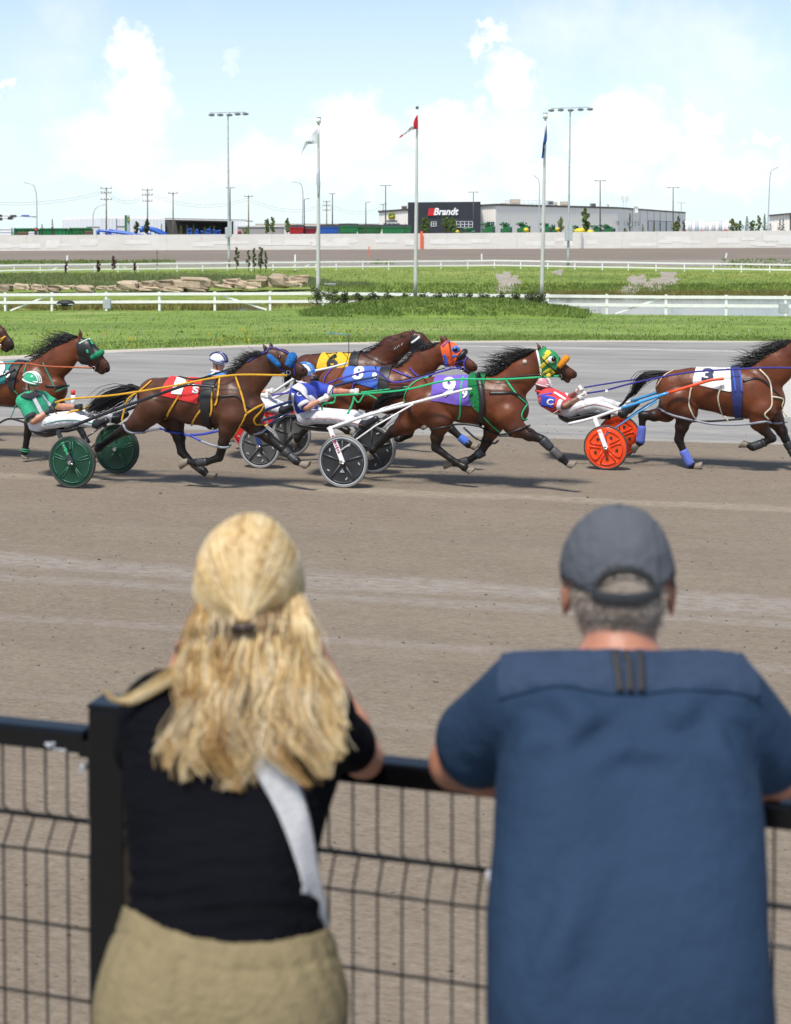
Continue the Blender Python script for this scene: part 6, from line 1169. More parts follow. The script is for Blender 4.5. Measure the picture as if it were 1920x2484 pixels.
H.patch('harness_pad', [(494, 430), (640, 430), (662, 600), (655, 740), (600, 745), (560, 700), (528, 600)], .040, M_FLUFFG)
H.straps('harness_saddle', [[(565, 452), (585, 560), (600, 650), (600, 745), (572, 890)]], .075, M_LEATH, off=.045, flat=.3)
H.patch('hood', [(1078, 262), (1120, 215), (1182, 228), (1262, 300), (1250, 385), (1190, 468), (1105, 470), (1088, 350)], .010, None or mat('hood_green', (.012, .22, .07), .7, .1))
for i, (a, b) in enumerate((((1100, 460), (1195, 395)), ((1098, 395), (1165, 330)), ((1110, 330), (1180, 262)), ((1150, 470), (1215, 425)), ((1140, 285), (1165, 250)))): H.strap('hood_stripe', [a, ((a[0]+b[0])/2, (a[1]+b[1])/2), b], .052, cloth('hood_yellow', (.62, .50, .03)), off=.012, flat=.12)
p, n = H.cast(1192, 325, None, .012); mb = MB(); mb.sphere(p, (.055, .03, .045), M_WPAINT, 14, 8); mb.build('eye_cup', H.root); mb = MB(); mb.sphere(p+p9.u*.028-p9.v*.014+np.array([0, 0, .01]), (.035, .03, .036), M_EYE, 12, 8); mb.build('eye_opening', H.root)
M_ORF = mat('orange_fleece', (.72, .26, .008), .95, .15, 40, bump=.8, bscale=60); H.roll('shadow_roll', (1248, 392), (1318, 312), .046, M_ORF, .095)
H.straps('browband', [[(1068, 250), (1078, 300), (1095, 380), (1102, 450)]], .030, M_WPAINT, off=.010); p, n = H.cast(962, 345, None, .0); mb = MB(); mb.sphere(p, .034, M_UNIT, 10, 8); mb.build('ear_plug', H.root)
H.straps('bridle', [[(1100, 305), (1160, 365), (1225, 410), (1290, 400)], [(1190, 460), (1235, 450), (1290, 425)], [(1285, 395), (1300, 450), (1275, 500)]], .018, M_LEATH, off=.016); H.bit(1262, 462)
H.straps('harness_strap', [[(440, 462), (418, 580), (412, 780), (395, 830)], [(490, 470), (512, 600), (535, 720), (640, 840), (745, 945)], [(805, 500), (880, 610), (978, 705)], [(978, 705), (930, 790), (945, 838), (990, 832)]], .024, M_MINT, off=.014)
H.straps('breast_collar', [[(660, 612), (760, 612), (870, 612), (975, 690)]], .034, M_LEATH, off=.014)
H.straps('crupper_strap', [[(985-1055, 690), (1010-1055, 600), (1080-1055, 520), (1195-1055, 468)]], .022, M_MINT, off=.012)
H.straps('hopple', [[(155, 922), (260, 900), (400, 876), (560, 892), (740, 962), (880, 930), (1010, 885)], [(440, 905), (560, 1005), (690, 1040), (740, 1012)], [(740, 975), (845, 975)]], .028, M_LEATH, off=.012, flat=.8)
H.line('rein', [('C', 360, 632, -.14), ('C', 700, 612, -.26), ('C', 1000, 582, -.33), ('C', 1290, 515, -.31), ('D', 440, 492, -.30), ('D', 800, 492, -.27), ('D', 1255, 464, -.13)], .026, M_MINT)
H.line('rein', [('C', 620, 605, .05), ('C', 1000, 560, .30), ('D', 440, 475, .30), ('D', 800, 480, .27), ('D', 1255, 460, .13)], .024, M_MINT); H.line('rein_slack', [('C', 400, 640, -.12), ('C', 385, 690, -.12), ('C', 300, 700, -.14), ('C', 290, 750, -.14), ('C', 340, 785, -.12)], .026, M_MINT); H.line('rein_slack', [('C', 560, 640, .0), ('C', 550, 690, .0), ('C', 520, 760, -.02), ('C', 490, 820, -.04)], .030, M_MINT); H.line('rein_slack', [('C', 560, 650, .0), ('C', 600, 690, .0), ('C', 650, 625, .0), ('C', 720, 640, .0), ('C', 790, 690, 0)], .022, M_MINT)
H.line('check_rein', [('D', 560, 455, -.02), ('D', 660, 492, -.16), ('D', 900, 470, -.15), ('D', 1195, 440, -.12)], .018, M_LEATH)
H.mane([(1055, 242), (960, 285), (860, 345), (760, 420), (660, 480)], .36, (-1, .02), 240, 2, .12, .0055); H.tail([(1010-1055, 590), (950-1055, 600), (860-1055, 625), (780-1055, 690), (700-1055, 775)], [18, 45, 55, 40, 12], 170)
for l, i, a, b in ((1, 3, .0, 1.0), (1, 4, .05, .95), (3, 3, -.25, .35), (3, 4, .1, .9)): H.boot(l, i, a, b, M_BLK if i == 3 else M_TRIM)
sulky(p9, 'C', (466, 1193), 'white-framed sulky with charcoal disc wheels behind the number 9 horse', M_WBLK, M_TYREG, M_LGREY, 'black', M_WHT, [('C', 335, 918), ('C', 700, 792), ('C', 1130, 678), ('C', 1480, 588), ('C', 1565, 575)], (('C', 355, 905), ('C', 466, 1205)), [('C', 85, 850), ('C', 130, 885), ('C', 230, 905), ('C', 360, 915)], [('C', 440, 1105, -.64), ('C', 740, 892, -.52), ('C', 1065, 705, -.46)], None, M_DECAL)
M_BLUJ = cloth('royal_blue_jersey', (.025, .055, .42)); M_WJ = cloth('white_jersey', (.72, .70, .72))
dr, jv, jf, pv, pf, g = driver(p9, 'C', 'driver in blue and white jersey leaning back in the white sulky', dict(head=(140, 440, 0), face=(190, 452, -.01), neck=(118, 535, 0), shn=(75, 600, -.20), shf=(225, 570, .20), eln=(150, 735, -.27), wrn=(285, 665, -.16), elf=(400, 600, .22), wrf=(555, 598, .06), hip=(165, 800, 0), knn=(450, 825, -.17), ann=(650, 885, -.30), ton=(745, 830, -.32), knf=(560, 805, .17), anf=(790, 865, .30), tof=(850, 815, .32)), SKIN, M_BLUJ, M_WPANT, M_GLOVEW, mat('helmet_white', (.74, .75, .77), .15, .03, coat=.6), mat('helmet_blue', (.05, .22, .58), .2), mat('blue_mirror_lens', (.02, .10, .45), .05, .1, spec=1.0), M_WJ, M_WJ)
surf_strip(dr, jv, jf, 'C', [(60, 545), (120, 580), (165, 650), (225, 705)], .14, M_WJ, 'white_sash'); surf_strip(dr, jv, jf, 'C', [(40, 610), (45, 700), (70, 790), (105, 830)], .05, M_WJ, 'side_stripe'); surf_text(dr, jv, jf, 'C', 'C', (70, 636), (40, 0), (4, -38), M_WJ)
surf_strip(dr, pv, pf, 'C', [(150, 830), (300, 828), (450, 842), (660, 890)], .010, M_LIP, 'piping')
W_ = thing('driving_whip', p9.q('C', 330, 640, -.16), 'thin black whip raised in the hand of the blue and white driver', 'whip'); mb = MB(); mb.tube(smooth_path([p9.q('C', 345, 625, -.16), p9.q('C', 400, 520, -.14), p9.q('C', 470, 400, -.1), p9.q('C', 512, 280, -.05), p9.q('C', 515, 112, 0)], 5), .0055, M_LEATH, 6); mb.build('shaft', W_); mb = MB(); mb.tube([p9.q('C', 515, 112, 0), p9.q('C', 430, 104, 0), p9.q('C', 320, 96, 0)], .004, M_CYAN, 5); mb.build('lash', W_)
# ---------------------------------------------------------------- number 1, dark horse on the left
p1_ = rig_plane(176, 1184)
M_REDC = cloth('red_saddlecloth', (.62, .018, .02))
H = Horse('racehorse', p1_, 'B', 'dark', 'dark brown pacer with red number 1 cloth and yellow harness on the left',
  [(-10, 640, 165, 130, 650, 168), (130, 650, 172, 300, 680, 190), (300, 680, 192, 480, 695, 205), (480, 695, 205, 640, 700, 198), (640, 700, 190, 790, 750, 140), (600, 600, 120, 720, 640, 130)],
  [(700, 610, 175, 850, 440, 132), (850, 440, 130, 965, 335, 102)],
  [(985, 305, 82, 1070, 320, 84, 0), (1070, 320, 84, 1160, 380, 66, 0), (1160, 380, 64, 1225, 418, 54, .3), (1225, 418, 50, 1255, 430, 42, .8), (1010, 380, 66, 1050, 385, 62, 0), (1150, 430, 40, 1215, 480, 30, .8)],
  [(945, 262, 905, 185, -.045), (985, 230, 968, 172, .045)],
  [[(-40, 740, 140), (-140, 850, 98), (-250, 910, 60), (-330, 960, 46), (-420, 1025, 34), (-490, 1075, 37), (-515, 1095, 31), (-545, 1125, 32)], [(640, 820, 115), (600, 930, 74), (575, 1030, 52), (535, 1160, 43), (440, 1195, 33), (340, 1205, 36), (265, 1195, 30), (195, 1205, 34)]],
  [[(60, 760, 130), (150, 860, 95), (195, 990, 56), (215, 1110, 45), (300, 1200, 34), (400, 1275, 36), (440, 1310, 30), (500, 1342, 32)], [(760, 810, 115), (830, 895, 78), (950, 985, 52), (1075, 1085, 42), (1135, 1140, 33), (1195, 1190, 36), (1235, 1215, 30), (1310, 1245, 33)]],
  (1050, 305), (1252, 410))
H.patch('saddlecloth', [(95, 615), (138, 430), (432, 440), (428, 685), (300, 655)], .014, M_REDC); H.number('1', (132, 618), (88, 8), (42, -128), M_NWHITE); H.number('S', (310, 614), (54, 5), (8, -58), M_NWHITE)
H.patch('harness_pad', [(440, 430), (545, 430), (535, 700), (505, 940), (470, 940), (448, 700)], .022, M_LEATH)
H.straps('harness_strap', [[(280, 485), (235, 570), (180, 660), (75, 825)], [(432, 495), (440, 600), (425, 690), (340, 810), (300, 880)], [(542, 485), (530, 600), (515, 690), (500, 715)], [(468, 520), (472, 640), (468, 780), (410, 832)], [(680, 470), (725, 620), (770, 785)], [(770, 785), (840, 740), (910, 705)], [(912, 705), (890, 760), (832, 830), (860, 878), (950, 886)], [(770, 785), (700, 900), (640, 1000)]], .026, M_YSTR, off=.016)
H.straps('crupper_strap', [[(1295-1336, 508), (1200-1336, 590), (1095-1336, 660), (1050-1336, 800), (1040-1336, 850)]], .026, M_YSTR, off=.012)
H.straps('hopple', [[(-280, 880), (-240, 935), (-130, 940), (-40, 925), (30, 912)], [(380, 1020), (500, 1062), (600, 1068), (632, 1040)], [(830, 958), (900, 945), (945, 905)]], .034, M_GREYT, off=.014, flat=.9); H.straps('hopple_strap', [[(30, 912), (150, 945), (290, 975), (380, 1020)], [(290, 968), (400, 960), (520, 935)]], .032, M_BLUT, off=.014, flat=.9)
M_BLUF = mat('blue_fleece', (.012, .14, .42), .95, .3, 40, bump=.9, bscale=60); q0, _ = H.cast(965, 292, None, .03); q1, _ = H.cast(1055, 368, None, .03); mb = MB(); mb.tube([q0+(q1-q0)*t for t in np.linspace(-.1, 1.1, 9)], [.022, .036, .04, .04, .04, .04, .04, .036, .022], M_BLUF, 12); mb.build('cheek_roll', H.root); H.roll('shadow_roll', (1120, 385), (1160, 300), .066, M_BLUF, .10)
H.straps('bridle', [[(925, 265), (985, 225), (1080, 255), (1130, 280)], [(960, 285), (1000, 340), (1060, 400), (1130, 430)], [(1180, 350), (1175, 400), (1185, 460)], [(925, 265), (850, 300), (780, 345)]], .022, M_NAVY, off=.012); H.bit(1132, 430); H.straps('breast_collar', [[(520, 610), (560, 640), (680, 635), (760, 710), (830, 750), (905, 745)]], .022, M_LEATH, off=.014)
H.line('rein', [('A', 470, 692, -.14), ('A', 590, 662, -.20), ('A', 1000, 625, -.3), ('A', 1500, 545, -.33), ('B', 430, 492, -.30), ('B', 700, 455, -.26), ('B', 1115, 460, -.14)], .028, M_YSTR); H.line('rein', [('A', 720, 740, .06), ('A', 1000, 640, .25), ('A', 1500, 520, .32), ('B', 700, 450, .26), ('B', 1115, 455, .14)], .024, M_YSTR); H.line('rein_slack', [('A', 600, 770, .0), ('A', 690, 750, .05), ('A', 780, 718, .07)], .03, M_YSTR); H.line('rein_slack', [('A', 500, 700, -.1), ('A', 470, 770, -.1), ('A', 540, 800, -.1), ('A', 600, 770, -.02)], .02, M_YSTR)
H.line('check_rein', [('B', 190, 470, -.05), ('B', 340, 492, -.22), ('B', 520, 440, -.24), ('B', 700, 375, -.16)], .026, M_LEATH)
H.mane([(915, 262), (850, 300), (780, 350), (700, 425), (660, 455)], .20, (-1, .12), 240, 4, .12); H.tail([(1165-1336, 570), (1080-1336, 600), (960-1336, 650), (840-1336, 720), (720-1336, 785)], [20, 70, 85, 75, 35], 230)
for l, i, a, b in ((1, 4, .0, .9), (2, 4, .1, .95), (3, 4, .0, 1.0), (3, 3, .3, 1.0)): H.boot(l, i, a, b, M_BLK)
sulky(p1_, 'A', (618, 1197), 'black-framed sulky with dark green disc wheels at the left', M_WGRN, M_TYREB, M_WGRN, 'green', M_SBLK, [('A', 560, 915), ('A', 900, 785), ('A', 1400, 605), ('B', 250, 545), ('B', 330, 543), ('B', 520, 560)], (('A', 495, 935), ('A', 618, 1210)), [('A', 285, 900), ('A', 340, 940), ('A', 430, 960), ('A', 540, 915)], [('A', 600, 1100, -.62), ('A', 720, 1000, -.55), ('A', 880, 890, -.46)], None, M_MINT)
M_GRNJ = cloth('green_jersey', (.012, .33, .16)); M_BLKJ = cloth('black_jersey_yoke', (.018, .018, .026))
dr, jv, jf, pv, pf, g = driver(p1_, 'A', 'driver in green and white striped jersey with matching helmet at the left', dict(head=(272, 520, 0), face=(325, 540, -.01), neck=(245, 605, 0), shn=(205, 680, -.20), shf=(360, 655, .20), eln=(285, 850, -.27), wrn=(412, 770, -.17), elf=(500, 725, .24), wrf=(665, 728, .08), hip=(345, 860, 0), knn=(640, 835, -.17), ann=(840, 880, -.30), ton=(905, 845, -.32), knf=(700, 800, .17), anf=(1000, 835, .30), tof=(1075, 790, .32)), SKIN, M_GRNJ, M_WPANT, M_GLOVEK, mat('helmet_green', (.03, .36, .18), .15, .03, coat=.6), mat('helmet_white_stripe', (.72, .75, .73), .2), M_LENS, M_BLKJ, M_BLKJ)
surf_strip(dr, jv, jf, 'A', [(280, 640), (315, 700), (345, 760), (365, 790)], .065, M_WJ, 'white_stripe'); surf_strip(dr, jv, jf, 'A', [(365, 625), (400, 680), (430, 720)], .05, M_WJ, 'white_stripe'); surf_strip(dr, jv, jf, 'A', [(195, 625), (245, 640), (330, 610)], .10, M_BLKJ, 'black_yoke'); surf_text(dr, jv, jf, 'A', 'K', (168, 745), (42, 8), (2, -62), M_WJ); surf_strip(dr, pv, pf, 'A', [(370, 880), (500, 848), (640, 842), (800, 870)], .012, M_TEALS, 'piping')
# ---------------------------------------------------------------- number 3 leading at the right edge
p3_ = rig_plane(1470, 1140)
M_WCL = cloth('white_saddlecloth', (.74, .73, .70)); M_NNUM = cloth('navy_number', (.02, .03, .08)); M_NPAD = cloth('navy_pad', (.015, .025, .13))
H = Horse('racehorse', p3_, 'E', 'bay', 'bay pacer with white number 3 cloth and blue leg wraps leading at the right edge',
  [(690, 570, 158, 850, 565, 160), (850, 565, 165, 1000, 580, 172), (1000, 580, 176, 1180, 605, 195), (1180, 605, 198, 1330, 620, 205), (1330, 620, 200, 1480, 660, 150), (1270, 520, 120, 1390, 560, 120)],
  [(1400, 540, 165, 1560, 395, 138), (1560, 395, 136, 1700, 265, 104)],
  [(1730, 225, 80, 1800, 245, 84, 0), (1800, 245, 84, 1890, 305, 66, 0), (1890, 305, 62, 1990, 365, 46, .3), (1990, 365, 44, 2020, 375, 36, .85), (1770, 300, 62, 1800, 310, 60, 0), (1890, 350, 36, 1980, 410, 26, .75)],
  [(1745, 160, 1710, 80, -.04), (1785, 160, 1760, 85, .045)],
  [[(720, 690, 140), (790, 770, 100), (755, 895, 60), (728, 1005, 46), (770, 1105, 35), (825, 1215, 37), (858, 1238, 31), (935, 1250, 33)], [(1430, 760, 120), (1415, 860, 78), (1455, 920, 50), (1525, 995, 42), (1440, 1040, 33), (1360, 1068, 36), (1310, 1050, 30), (1240, 1030, 32)]],
  [[(680, 690, 130), (620, 775, 85), (520, 800, 55), (420, 800, 45), (415, 900, 32), (400, 1025, 35), (375, 1055, 29), (325, 1085, 31)], [(1500, 750, 115), (1550, 840, 75), (1605, 930, 50), (1640, 1005, 41), (1680, 1085, 32), (1740, 1180, 35), (1775, 1215, 30), (1840, 1240, 32)]],
  (1820, 225), (2005, 350))
H.patch('saddlecloth', [(858, 515), (885, 360), (1175, 360), (1198, 585), (1020, 550)], .014, M_WCL); H.number('3', (922, 508), (98, 0), (14, -98), M_NNUM)
H.patch('harness_pad', [(1172, 360), (1252, 360), (1288, 610), (1270, 830), (1212, 820), (1198, 600)], .030, M_NPAD); H.straps('pad_binding', [[(1185, 415), (1205, 520), (1215, 600)], [(1245, 415), (1262, 520), (1270, 600)]], .022, cloth('blue_binding', (.03, .09, .45)), off=.036)
H.straps('harness_strap', [[(1420, 408), (1498, 500), (1520, 640), (1512, 730), (1462, 788), (1492, 832)], [(1520, 640), (1612, 662), (1605, 730), (1650, 810)], [(838, 555), (810, 690), (842, 790), (870, 832)], [(1095, 545), (1066, 650), (1095, 770), (1150, 850)]], .024, M_CREAM, off=.014, flat=.6); H.straps('crupper_strap', [[(690, 415), (600, 470), (535, 565), (482, 615)]], .020, M_CREAM, off=.012, flat=.6)
H.straps('breast_collar', [[(1275, 512), (1400, 486), (1500, 550), (1605, 650)]], .030, M_LEATH, off=.012); H.straps('hopple', [[(560, 742), (690, 798), (800, 828), (870, 845), (1000, 872), (1165, 880), (1340, 872), (1490, 845)], [(1480, 852), (1560, 866), (1655, 856)]], .034, M_GREYT, off=.014, flat=.9); H.straps('hopple_strap', [[(712, 852), (1000, 850), (1280, 830)]], .030, M_LEATH, off=.012)
H.line('rein', [('F', 775, 735, -.10), ('F', 980, 700, -.2), ('E', 350, 522, -.3), ('E', 800, 436, -.31), ('E', 1250, 404, -.29), ('E', 1500, 394, -.27), ('E', 1900, 400, -.14)], .026, M_NAVY); H.line('rein', [('F', 750, 675, .06), ('F', 960, 640, .15), ('E', 400, 490, .3), ('E', 1250, 395, .29), ('E', 1900, 395, .14)], .024, M_NAVY)
mb = MB(); q = p3_.q('F', 980, 708, -.21); mb.box(q, (.04, .02, .035), M_WPAINT, -THH); mb.build('rein_buckle', H.root)
H.mane([(1720, 165), (1620, 225), (1500, 300), (1380, 365), (1260, 400)], .40, (-1, -.05), 260, 6, .15, .0055); H.tail([(640, 435), (540, 445), (440, 470), (385, 520), (350, 590), (300, 640), (255, 695), (205, 732)], [14, 26, 42, 42, 24, 10, 7, 4], 150)
H.strap('tail_strands', [(600, 450), (560, 470), (480, 490)], .01, M_HAIR); M_WRAP = cloth('blue_leg_wrap', (.10, .14, .50))
for l, i in ((0, 4), (2, 4)): H.boot(l, i, -.1, 1.1, M_WRAP, .012, 'leg_wrap')
for l, i, a, b in ((1, 4, 0, 1), (1, 3, .7, 1.0), (3, 4, 0, .9), (3, 3, .3, 1)): H.boot(l, i, a, b, M_BLK)
sulky(p3_, 'F', (972, 1290), 'orange-wheeled sulky with light blue and white shafts on the right', M_WORG, M_TYREB, M_WORG, 'orange', M_WHT, [('F', 590, 1048), ('F', 840, 988), ('F', 1130, 888), ('F', 1500, 765), ('E', 560, 632), ('E', 800, 560), ('E', 1000, 500), ('E', 1112, 488)], (('F', 860, 990), ('F', 975, 1298)), [('F', 500, 965), ('F', 580, 1005), ('F', 720, 985), ('F', 830, 960), ('F', 1010, 975)], [('F', 960, 1165, -.62), ('F', 1300, 930, -.50), ('E', 420, 755, -.48), ('E', 540, 680, -.46)], [(.30, M_WHT), (.62, M_CYAN), (1.0, M_WORG)])
M_RJ = cloth('red_jersey', (.62, .035, .04)); 
dr, jv, jf, pv, pf, g = driver(p3_, 'F', 'driver in red, white and blue jersey lying back in the orange-wheeled sulky', dict(head=(312, 655, 0), face=(360, 668, 0), neck=(305, 735, 0), shn=(355, 810, -.20), shf=(440, 770, .20), eln=(545, 865, -.24), wrn=(715, 770, -.11), elf=(600, 790, .22), wrf=(690, 705, .06), hip=(580, 890, 0), knn=(880, 850, -.15), ann=(1150, 945, -.28), ton=(1225, 880, -.30), knf=(920, 825, .15), anf=(1210, 900, .28), tof=(1290, 835, .30)), SKIN2, M_RJ, mat('grey_white_trousers', (.55, .55, .56), .7, .08, 6, bump=.5, bscale=14), M_GLOVEW, mat('helmet_pink', (.58, .26, .27), .2, .05, coat=.4), mat('helmet_pale', (.70, .62, .62), .2), M_LENS, M_RJ, M_WJ)
surf_strip(dr, jv, jf, 'F', [(310, 810), (360, 815), (410, 828), (440, 838)], .17, M_BLUJ, 'blue_sleeve'); surf_text(dr, jv, jf, 'F', 'C', (362, 855), (72, 0), (6, -66), M_WJ, off=.03); surf_strip(dr, jv, jf, 'F', [(440, 725), (500, 760), (560, 800)], .05, M_WJ, 'white_stripe'); surf_strip(dr, jv, jf, 'F', [(275, 770), (330, 750), (420, 735)], .03, M_BLUJ, 'blue_piping'); surf_strip(dr, jv, jf, 'F', [(340, 905), (420, 930), (510, 950)], .07, mat('grey_mesh', (.38, .38, .40), .8), 'grey_side'); surf_strip(dr, pv, pf, 'F', [(610, 920), (720, 880), (850, 850), (1000, 880), (1150, 930)], .010, M_LIP, 'piping')
W_ = thing('driving_whip', p3_.q('F', 700, 790, -.12), 'long pale whip held low and pointing back by the red jersey driver', 'whip'); mb = MB(); mb.tube([p3_.q('F', 820, 690, -.12), p3_.q('F', 700, 768, -.14), p3_.q('F', 450, 930, -.3), p3_.q('F', 210, 1075, -.4)], [.007, .007, .005, .003], M_CREAM, 6); mb.build('shaft', W_)
# ---------------------------------------------------------------- number 8 behind the number 9
p8 = rig_plane(632, 1136)
M_BLUC = cloth('blue_saddlecloth', (.045, .12, .48)); M_ORH = cloth('orange_hood', (.80, .10, .015))
H = Horse('racehorse', p8, 'C', 'bay', 'bay pacer with blue number 8 cloth and orange hood behind the number 9 horse',
  [(400, 550, 155, 520, 555, 158), (520, 555, 160, 680, 575, 178), (680, 575, 180, 860, 590, 190), (860, 590, 190, 1000, 590, 182), (1000, 590, 178, 1120, 620, 140)],
  [(1000, 530, 155, 1140, 365, 122), (1140, 365, 120, 1270, 270, 94)],
  [(1310, 245, 76, 1375, 260, 80, 0), (1375, 260, 80, 1455, 315, 62, 0), (1455, 315, 60, 1550, 375, 45, .3), (1550, 375, 42, 1582, 392, 36, .7), (1340, 320, 58, 1375, 330, 56, 0), (1450, 360, 36, 1550, 435, 24, .6)],
  [(1325, 185, 1287, 108, -.04), (1355, 180, 1318, 110, .04)],
  [[(430, 670, 130), (500, 760, 90), (600, 870, 55), (640, 940, 44), (740, 990, 33), (840, 1010, 35), (870, 1018, 29), (940, 1040, 31)], [(1040, 700, 112), (1080, 790, 72), (1060, 880, 48), (1030, 960, 40), (960, 1000, 31), (900, 985, 33), (870, 975, 28), (830, 960, 30)]],
  [[(390, 670, 130), (330, 770, 85), (250, 840, 52), (180, 880, 42), (120, 950, 32), (80, 1000, 34), (60, 1015, 28), (30, 1040, 30)], [(1100, 700, 112), (1200, 800, 72), (1310, 870, 48), (1395, 920, 40), (1465, 985, 31), (1535, 1045, 34), (1565, 1062, 29), (1610, 1085, 31)]],
  (1425, 240), (1588, 385))
H.patch('saddlecloth', [(495, 495), (515, 360), (802, 365), (815, 565), (660, 520)], .014, M_BLUC); H.number('8', (545, 498), (92, 0), (22, -104), M_NWHITE); H.number('8', (716, 494), (44, 2), (4, -50), M_NWHITE)
H.patch('harness_pad', [(800, 365), (895, 370), (905, 560), (870, 580), (820, 560)], .022, M_LEATH); H.patch('hood', [(1312, 205), (1360, 155), (1440, 190), (1492, 262), (1440, 330), (1430, 372), (1345, 388), (1330, 300)], .010, M_ORH)
for (a, b, w) in (((1330, 280), (1355, 372), .05), ((1345, 185), (1370, 170), .03), ((1400, 300), (1430, 285), .04)): H.strap('hood_patch', [a, ((a[0]+b[0])/2+6, (a[1]+b[1])/2), b], w, M_BLUC, off=.013, flat=.15)
p, n = H.cast(1425, 240, None, .012); mb = MB(); mb.sphere(p, (.062, .022, .055), cloth('hood_blue_cup', (.06, .16, .55)), 14, 8); mb.build('eye_cup', H.root); mb = MB(); mb.sphere(p-p8.v*.016, (.036, .02, .030), M_EYE, 12, 8); mb.build('eye_opening', H.root)
H.roll('shadow_roll', (1445, 318), (1508, 255), .044, M_LEATH, .09); H.straps('bridle', [[(1318, 215), (1370, 165)], [(1330, 300), (1345, 385), (1430, 372), (1480, 385)], [(1520, 300), (1500, 360), (1530, 430)], [(1430, 350), (1500, 330)]], .018, M_PURP, off=.016); H.bit(1490, 402)
H.straps('harness_strap', [[(890, 415), (970, 450), (1050, 478)], [(1042, 395), (1075, 440), (1110, 468)], [(740, 380), (770, 480), (820, 580), (860, 640)], [(300, 540), (320, 470), (370, 405)], [(545, 590), (560, 540), (590, 515)]], .022, M_PURP, off=.016)
H.line('rein', [('B', 985, 628, -.12), ('B', 1140, 605, -.18), ('C', 200, 575, -.28), ('C', 500, 470, -.32), ('C', 740, 420, -.31), ('C', 880, 515, -.27), ('C', 1080, 492, -.25), ('C', 1380, 405, -.16), ('C', 1480, 402, -.12)], .026, M_PURP); H.line('check_rein', [('C', 860, 520, -.24), ('C', 1060, 480, -.22), ('C', 1340, 395, -.14)], .016, M_LEATH)
H.mane([(1300, 178), (1220, 215), (1120, 280), (1020, 350), (965, 385)], .20, (-1, -.08), 220, 8, .12); H.tail([(250, 480), (225, 500), (215, 560), (200, 640), (190, 700)], [14, 30, 36, 34, 16], 110)
for l, i, a, b, m in ((3, 4, 0, .9, M_BLUC), (1, 4, 0, .9, M_BLK), (0, 4, 0, .9, M_BLK)): H.boot(l, i, a, b, m)
sulky(p8, 'B', (882, 1062), 'navy-framed sulky with dusty grey wheels between the red and purple cloths', M_WGRY, M_TYREG, M_LGREY, 'black', M_SNAVY, [('B', 760, 850), ('B', 940, 752), ('B', 1140, 682), ('C', 380, 555), ('C', 600, 500), ('C', 760, 470)], (('B', 830, 850), ('B', 882, 1062)), [('B', 560, 800), ('B', 620, 850), ('B', 720, 850), ('B', 800, 830)], [('B', 850, 950, -.62), ('B', 1000, 850, -.52), ('B', 1150, 770, -.48)])
dr, jv, jf, pv, pf, g = driver(p8, 'B', 'driver in white helmet and light blue jersey behind the dark horse', dict(head=(528, 345, 0), face=(580, 362, 0), neck=(515, 440, 0), shn=(478, 500, -.20), shf=(600, 480, .20), eln=(640, 640, -.25), wrn=(900, 630, -.12), elf=(760, 620, .22), wrf=(960, 595, .06), hip=(600, 720, 0), knn=(900, 710, -.15), ann=(1090, 760, -.28), ton=(1160, 720, -.30), knf=(960, 690, .15), anf=(1140, 740, .28), tof=(1210, 700, .30)), SKIN, cloth('light_blue_jersey', (.05, .25, .62)), M_WPANT, M_GLOVEW, mat('helmet_white', (.74, .75, .77), .15), mat('helmet_navy', (.03, .04, .14), .2), M_LENS, M_WJ, M_WJ)
surf_strip(dr, jv, jf, 'B', [(455, 470), (500, 430), (560, 425), (620, 450)], .04, M_WJ, 'white_band')
# ---------------------------------------------------------------- number 6, farthest of the middle group
p6 = rig_plane(606, 1092)
M_YCL = cloth('yellow_saddlecloth', (.72, .42, .008))
H = Horse('racehorse', p6, 'C', 'brown', 'brown pacer with yellow number 6 cloth and black hood, farthest of the middle group',
  [(170, 420, 145, 300, 425, 148), (300, 425, 150, 460, 440, 165), (460, 440, 168, 620, 450, 178), (620, 450, 178, 740, 450, 165), (740, 450, 160, 850, 480, 130)],
  [(740, 390, 145, 880, 240, 112), (880, 240, 110, 1010, 168, 86)],
  [(1050, 150, 72, 1110, 165, 74, .3), (1110, 165, 72, 1180, 215, 58, .3), (1180, 215, 56, 1260, 275, 40, .5), (1080, 220, 55, 1110, 230, 52, 0)],
  [(1068, 128, 1040, 62, -.04), (1085, 125, 1062, 60, .04)],
  [[(200, 540, 120), (280, 630, 82), (340, 740, 50), (330, 830, 40), (420, 890, 30), (500, 930, 32), (530, 945, 27), (580, 965, 29)], [(780, 560, 100), (820, 650, 66), (900, 720, 44), (980, 770, 36), (1050, 830, 29), (1110, 880, 31), (1140, 895, 26), (1180, 915, 28)]],
  [[(150, 540, 120), (80, 640, 80), (20, 720, 48), (-40, 760, 38), (-90, 830, 29), (-130, 880, 31), (-150, 895, 26), (-180, 915, 28)], [(740, 570, 100), (730, 660, 66), (700, 750, 44), (660, 830, 36), (580, 860, 29), (510, 870, 31), (480, 865, 26), (430, 860, 28)]],
  (1140, 165), (1255, 265))
H.patch('saddlecloth', [(282, 400), (300, 240), (548, 245), (558, 385), (420, 390)], .014, M_YCL); H.number('6', (326, 402), (96, 0), (16, -116), M_LEATH); H.number('6', (345, 385), (60, 0), (10, -78), M_YCL, .026)
H.patch('harness_pad', [(552, 245), (625, 250), (640, 370), (560, 380)], .022, M_LEATH); H.patch('hood', [(1035, 190), (1060, 120), (1110, 110), (1190, 190), (1150, 300), (1060, 290)], .010, M_LEATH); H.straps('browband', [[(1052, 182), (1085, 160), (1120, 132)]], .032, M_WPAINT, off=.014)
